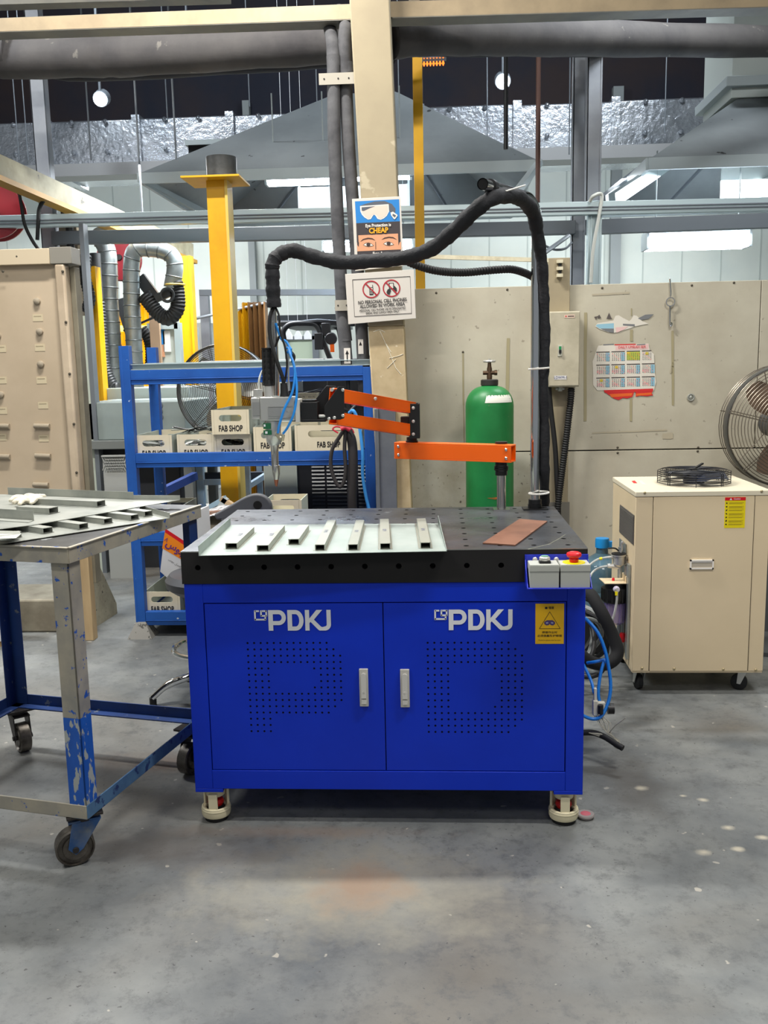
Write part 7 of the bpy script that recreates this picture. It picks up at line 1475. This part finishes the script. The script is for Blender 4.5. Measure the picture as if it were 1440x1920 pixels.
mb = MB(); mb.bar(A(298, 925, 3.0), A(366, 892, 3.4), .04, .05); mb.build('frame_brace', rack_d, ft_)
mb = MB(); a, b = A(300, 900, 4.2), A(520, 885, 4.2); mb.box(a.x, 4.2, b.z-.06, b.x, 4.26, b.z, 0); mb.box(a.x, 4.2, .02, b.x, 4.9, .08, 0); mb.build('dark_skid', mat('dark_skid', (40, 48, 62), .6), label='dark blue skid rail lying on the floor far behind the rack', cat='rail')
mb = MB(); a, b = A(345, 898, 4.9), A(470, 884, 4.9)
for i in range(3): mb.box(a.x, 4.9+i*.3, .0, b.x, 5.0+i*.3, .10)
mb.box(a.x, 4.85, .10, b.x, 5.8, .13); mb.build('wooden_pallet', mat('pallet_orange_wood', (186, 120, 70), .7), label='orange-brown wooden pallet on the floor behind the yellow post', cat='pallet')
random.seed(11)
for i, (px, py) in enumerate([(300, 880), (345, 872), (392, 875), (405, 882), (320, 860), (500, 880)]):
    c = A(px, py, 5.0+i*.12); mb = MB(); s_ = .12+.05*(i % 3); mb.obox((c.x, c.y, s_*.5), V((s_, .03*i, 0)), V((-.03, s_*.7, 0)), (0, 0, s_*.5)); mb.build('stock_box', [crate, gdark, mat('stock_white', (200, 200, 196), .6)][i % 3], label=['cream', 'dark grey', 'white'][i % 3]+' box on the floor far behind the rack, '+['left of the pale frame', 'second from the left', 'under the crates', 'beside the yellow post', 'leftmost and lowest', 'right of the yellow post'][i], cat='box', group='far stock boxes')
# ---- utility vehicle (forklift-like cab) far behind
fk = thing('forklift', 'dark framed forklift cab with mirrors parked behind the rack', 'forklift', A(620, 720, 4.8)); Yv = 4.8; b5 = mat('forklift_black', (30, 32, 38), .4)
mb = MB()
mb.tube(smooth([A(533, 640, Yv), A(531, 622, Yv), A(540, 610, Yv), A(556, 606, Yv), A(580, 606, Yv), A(592, 609, Yv), A(600, 622, Yv), A(612, 655, Yv), A(625, 688, Yv)], 5), .022, 10)
mb.tube([A(520, 606, Yv+.1), A(560, 606, Yv), A(595, 603, Yv), A(640, 606, Yv+.1), A(700, 608, Yv+.2)], .022, 8); mb.tube(smooth([A(612, 608, Yv+.5), A(628, 612, Yv+.5), A(636, 622, Yv+.5), A(640, 660, Yv+.5), A(640, 700, Yv+.5)], 5), .02, 8)
a, b = A(522, 612, Yv+.0), A(640, 604, Yv); mb.box(a.x, Yv, a.z, b.x, Yv+1.0, b.z+.01); mb.build('roll_cage', b5, fk)
mb = MB(); c = A(598, 640, Yv-.05); mb.obox(c, (.034, 0, 0), (0, .015, 0), (0, 0, .065)); mb.cyl(c, A(608, 626, Yv), .008, 6); c = A(621, 635, Yv-.02); mb.lathe([(.05, 0), (.045, .03)], c, 16, axis=(0, -1, 0)); mb.obox(A(612, 618, Yv), (.035, 0, 0), (0, .04, 0), (0, 0, .05)); mb.build('mirror', b5, fk, bevel=.008)
mb = MB(); a, b = A(545, 760, Yv), A(700, 692, Yv); mb.box(a.x, Yv, .25, b.x, Yv+1.4, b.z); mb.box(A(618, 700, Yv).x, Yv-.2, .3, b.x, Yv, b.z-.08)
for (x, y) in ((a.x+.2, Yv+.1), (b.x-.15, Yv+.1), (a.x+.2, Yv+1.2), (b.x-.15, Yv+1.2)): mb.lathe([(.05, -.09), (.24, -.09), (.25, .09), (.05, .09)], (x, y, .25), 24, axis=(0, 1, 0))
mb.tube([A(622, 690, Yv-.05), A(645, 676, Yv-.05)], .02, 8); mb.tube([A(682, 650, Yv), A(700, 690, Yv)], .015, 8); mb.build('vehicle_body', b5, fk, bevel=.02)
mb = MB(); c = A(623, 653, Yv-.06); mb.obox(c, (.016, 0, 0), (0, .01, 0), (0, 0, .03)); mb.build('orange_reflector', orange, fk)
mb = MB(); c = A(560, 690, 4.6); mb.lathe([(.11, 0), (.11, .02), (.08, .04)], (c.x, c.y, c.z-.02), 24); mb.cyl((c.x, c.y, .3), (c.x, c.y, c.z-.02), .03, 10); mb.box(c.x-.15, c.y-.15, .0, c.x+.15, c.y+.15, .3); mb.build('grinder_pedestal', [gdark], label='round topped pedestal machine just behind the rack top profiles', cat='machine')
# window with green light, dark lintel and three scoop lamps on the back wall
wn = thing('window_1', None, None, A(560, 660, YB-.1), kind='structure')
Yw = YB-.02; a, b = A(543, 684, Yw), A(586, 637, Yw); mb = MB(); mb.box(a.x, Yw-.02, a.z, b.x, Yw, b.z); mb.build('window_pane', mat('pale_green_glass', (178, 192, 172), .2), wn)
mb = MB(); t = .06
mb.box(b.x, Yw-.05, a.z-.8, b.x+.1, Yw, b.z+.25); mb.box(a.x-.06, Yw-.05, b.z, b.x+.1, Yw, b.z+.06); mb.box(a.x-.06, Yw-.05, a.z-.8, a.x, Yw, b.z+.06); mb.build('window_frame', gdark, wn)
a, b = A(490, 602, 10.5), A(660, 588, 10.5); mb = MB(); mb.box(a.x, 10.5, a.z, b.x+.5, 10.7, b.z+.0); mb.build('dark_lintel', mat('slate_lintel', (78, 84, 90), .6), label='dark grey lintel beam across the back, above the forklift', cat='beam')
for i, px in enumerate([541, 558.5, 576.5]):
    c = A(px, 636, 8.5); mb = MB(); h_ = .11; mb.prism([(c.x-.035*1.2, 8.5, c.z), (c.x+.035*1.2, 8.5, c.z), (c.x+.042, 8.5, c.z+.045), (c.x+.02, 8.5, c.z+.085), (c.x+.006, 8.5, c.z+.10), (c.x+.006, 8.5, c.z+.14), (c.x-.006, 8.5, c.z+.14), (c.x-.006, 8.5, c.z+.10), (c.x-.02, 8.5, c.z+.085), (c.x-.042, 8.5, c.z+.045)], (0, .06, 0)); mb.cyl((c.x, 8.53, c.z+.13), (c.x, 8.53, 8.39), .002, 5)
    mb.build('scoop_lamp', mat('white_scoop', (226, 230, 234), .4, emit=.5), label=['left', 'middle', 'right'][i]+' of three small white hanging shades seen through the forklift cab', cat='lamp', group='white hanging shades')
# back wall pilasters behind the right side
for i, (px0, px1, pyt) in enumerate([(1144, 1163, 330), (468, 480, 470)]):
    a, b = A(px0, 530, YB-.15), A(px1, 530, YB-.15); mb = MB(); mb.box(a.x, YB-.15, 0, b.x, YB-.01, 5.5); mb.build('trim_%d' % (i+1), mat('grey_pilaster', (136, 142, 142), .6), kind='structure')
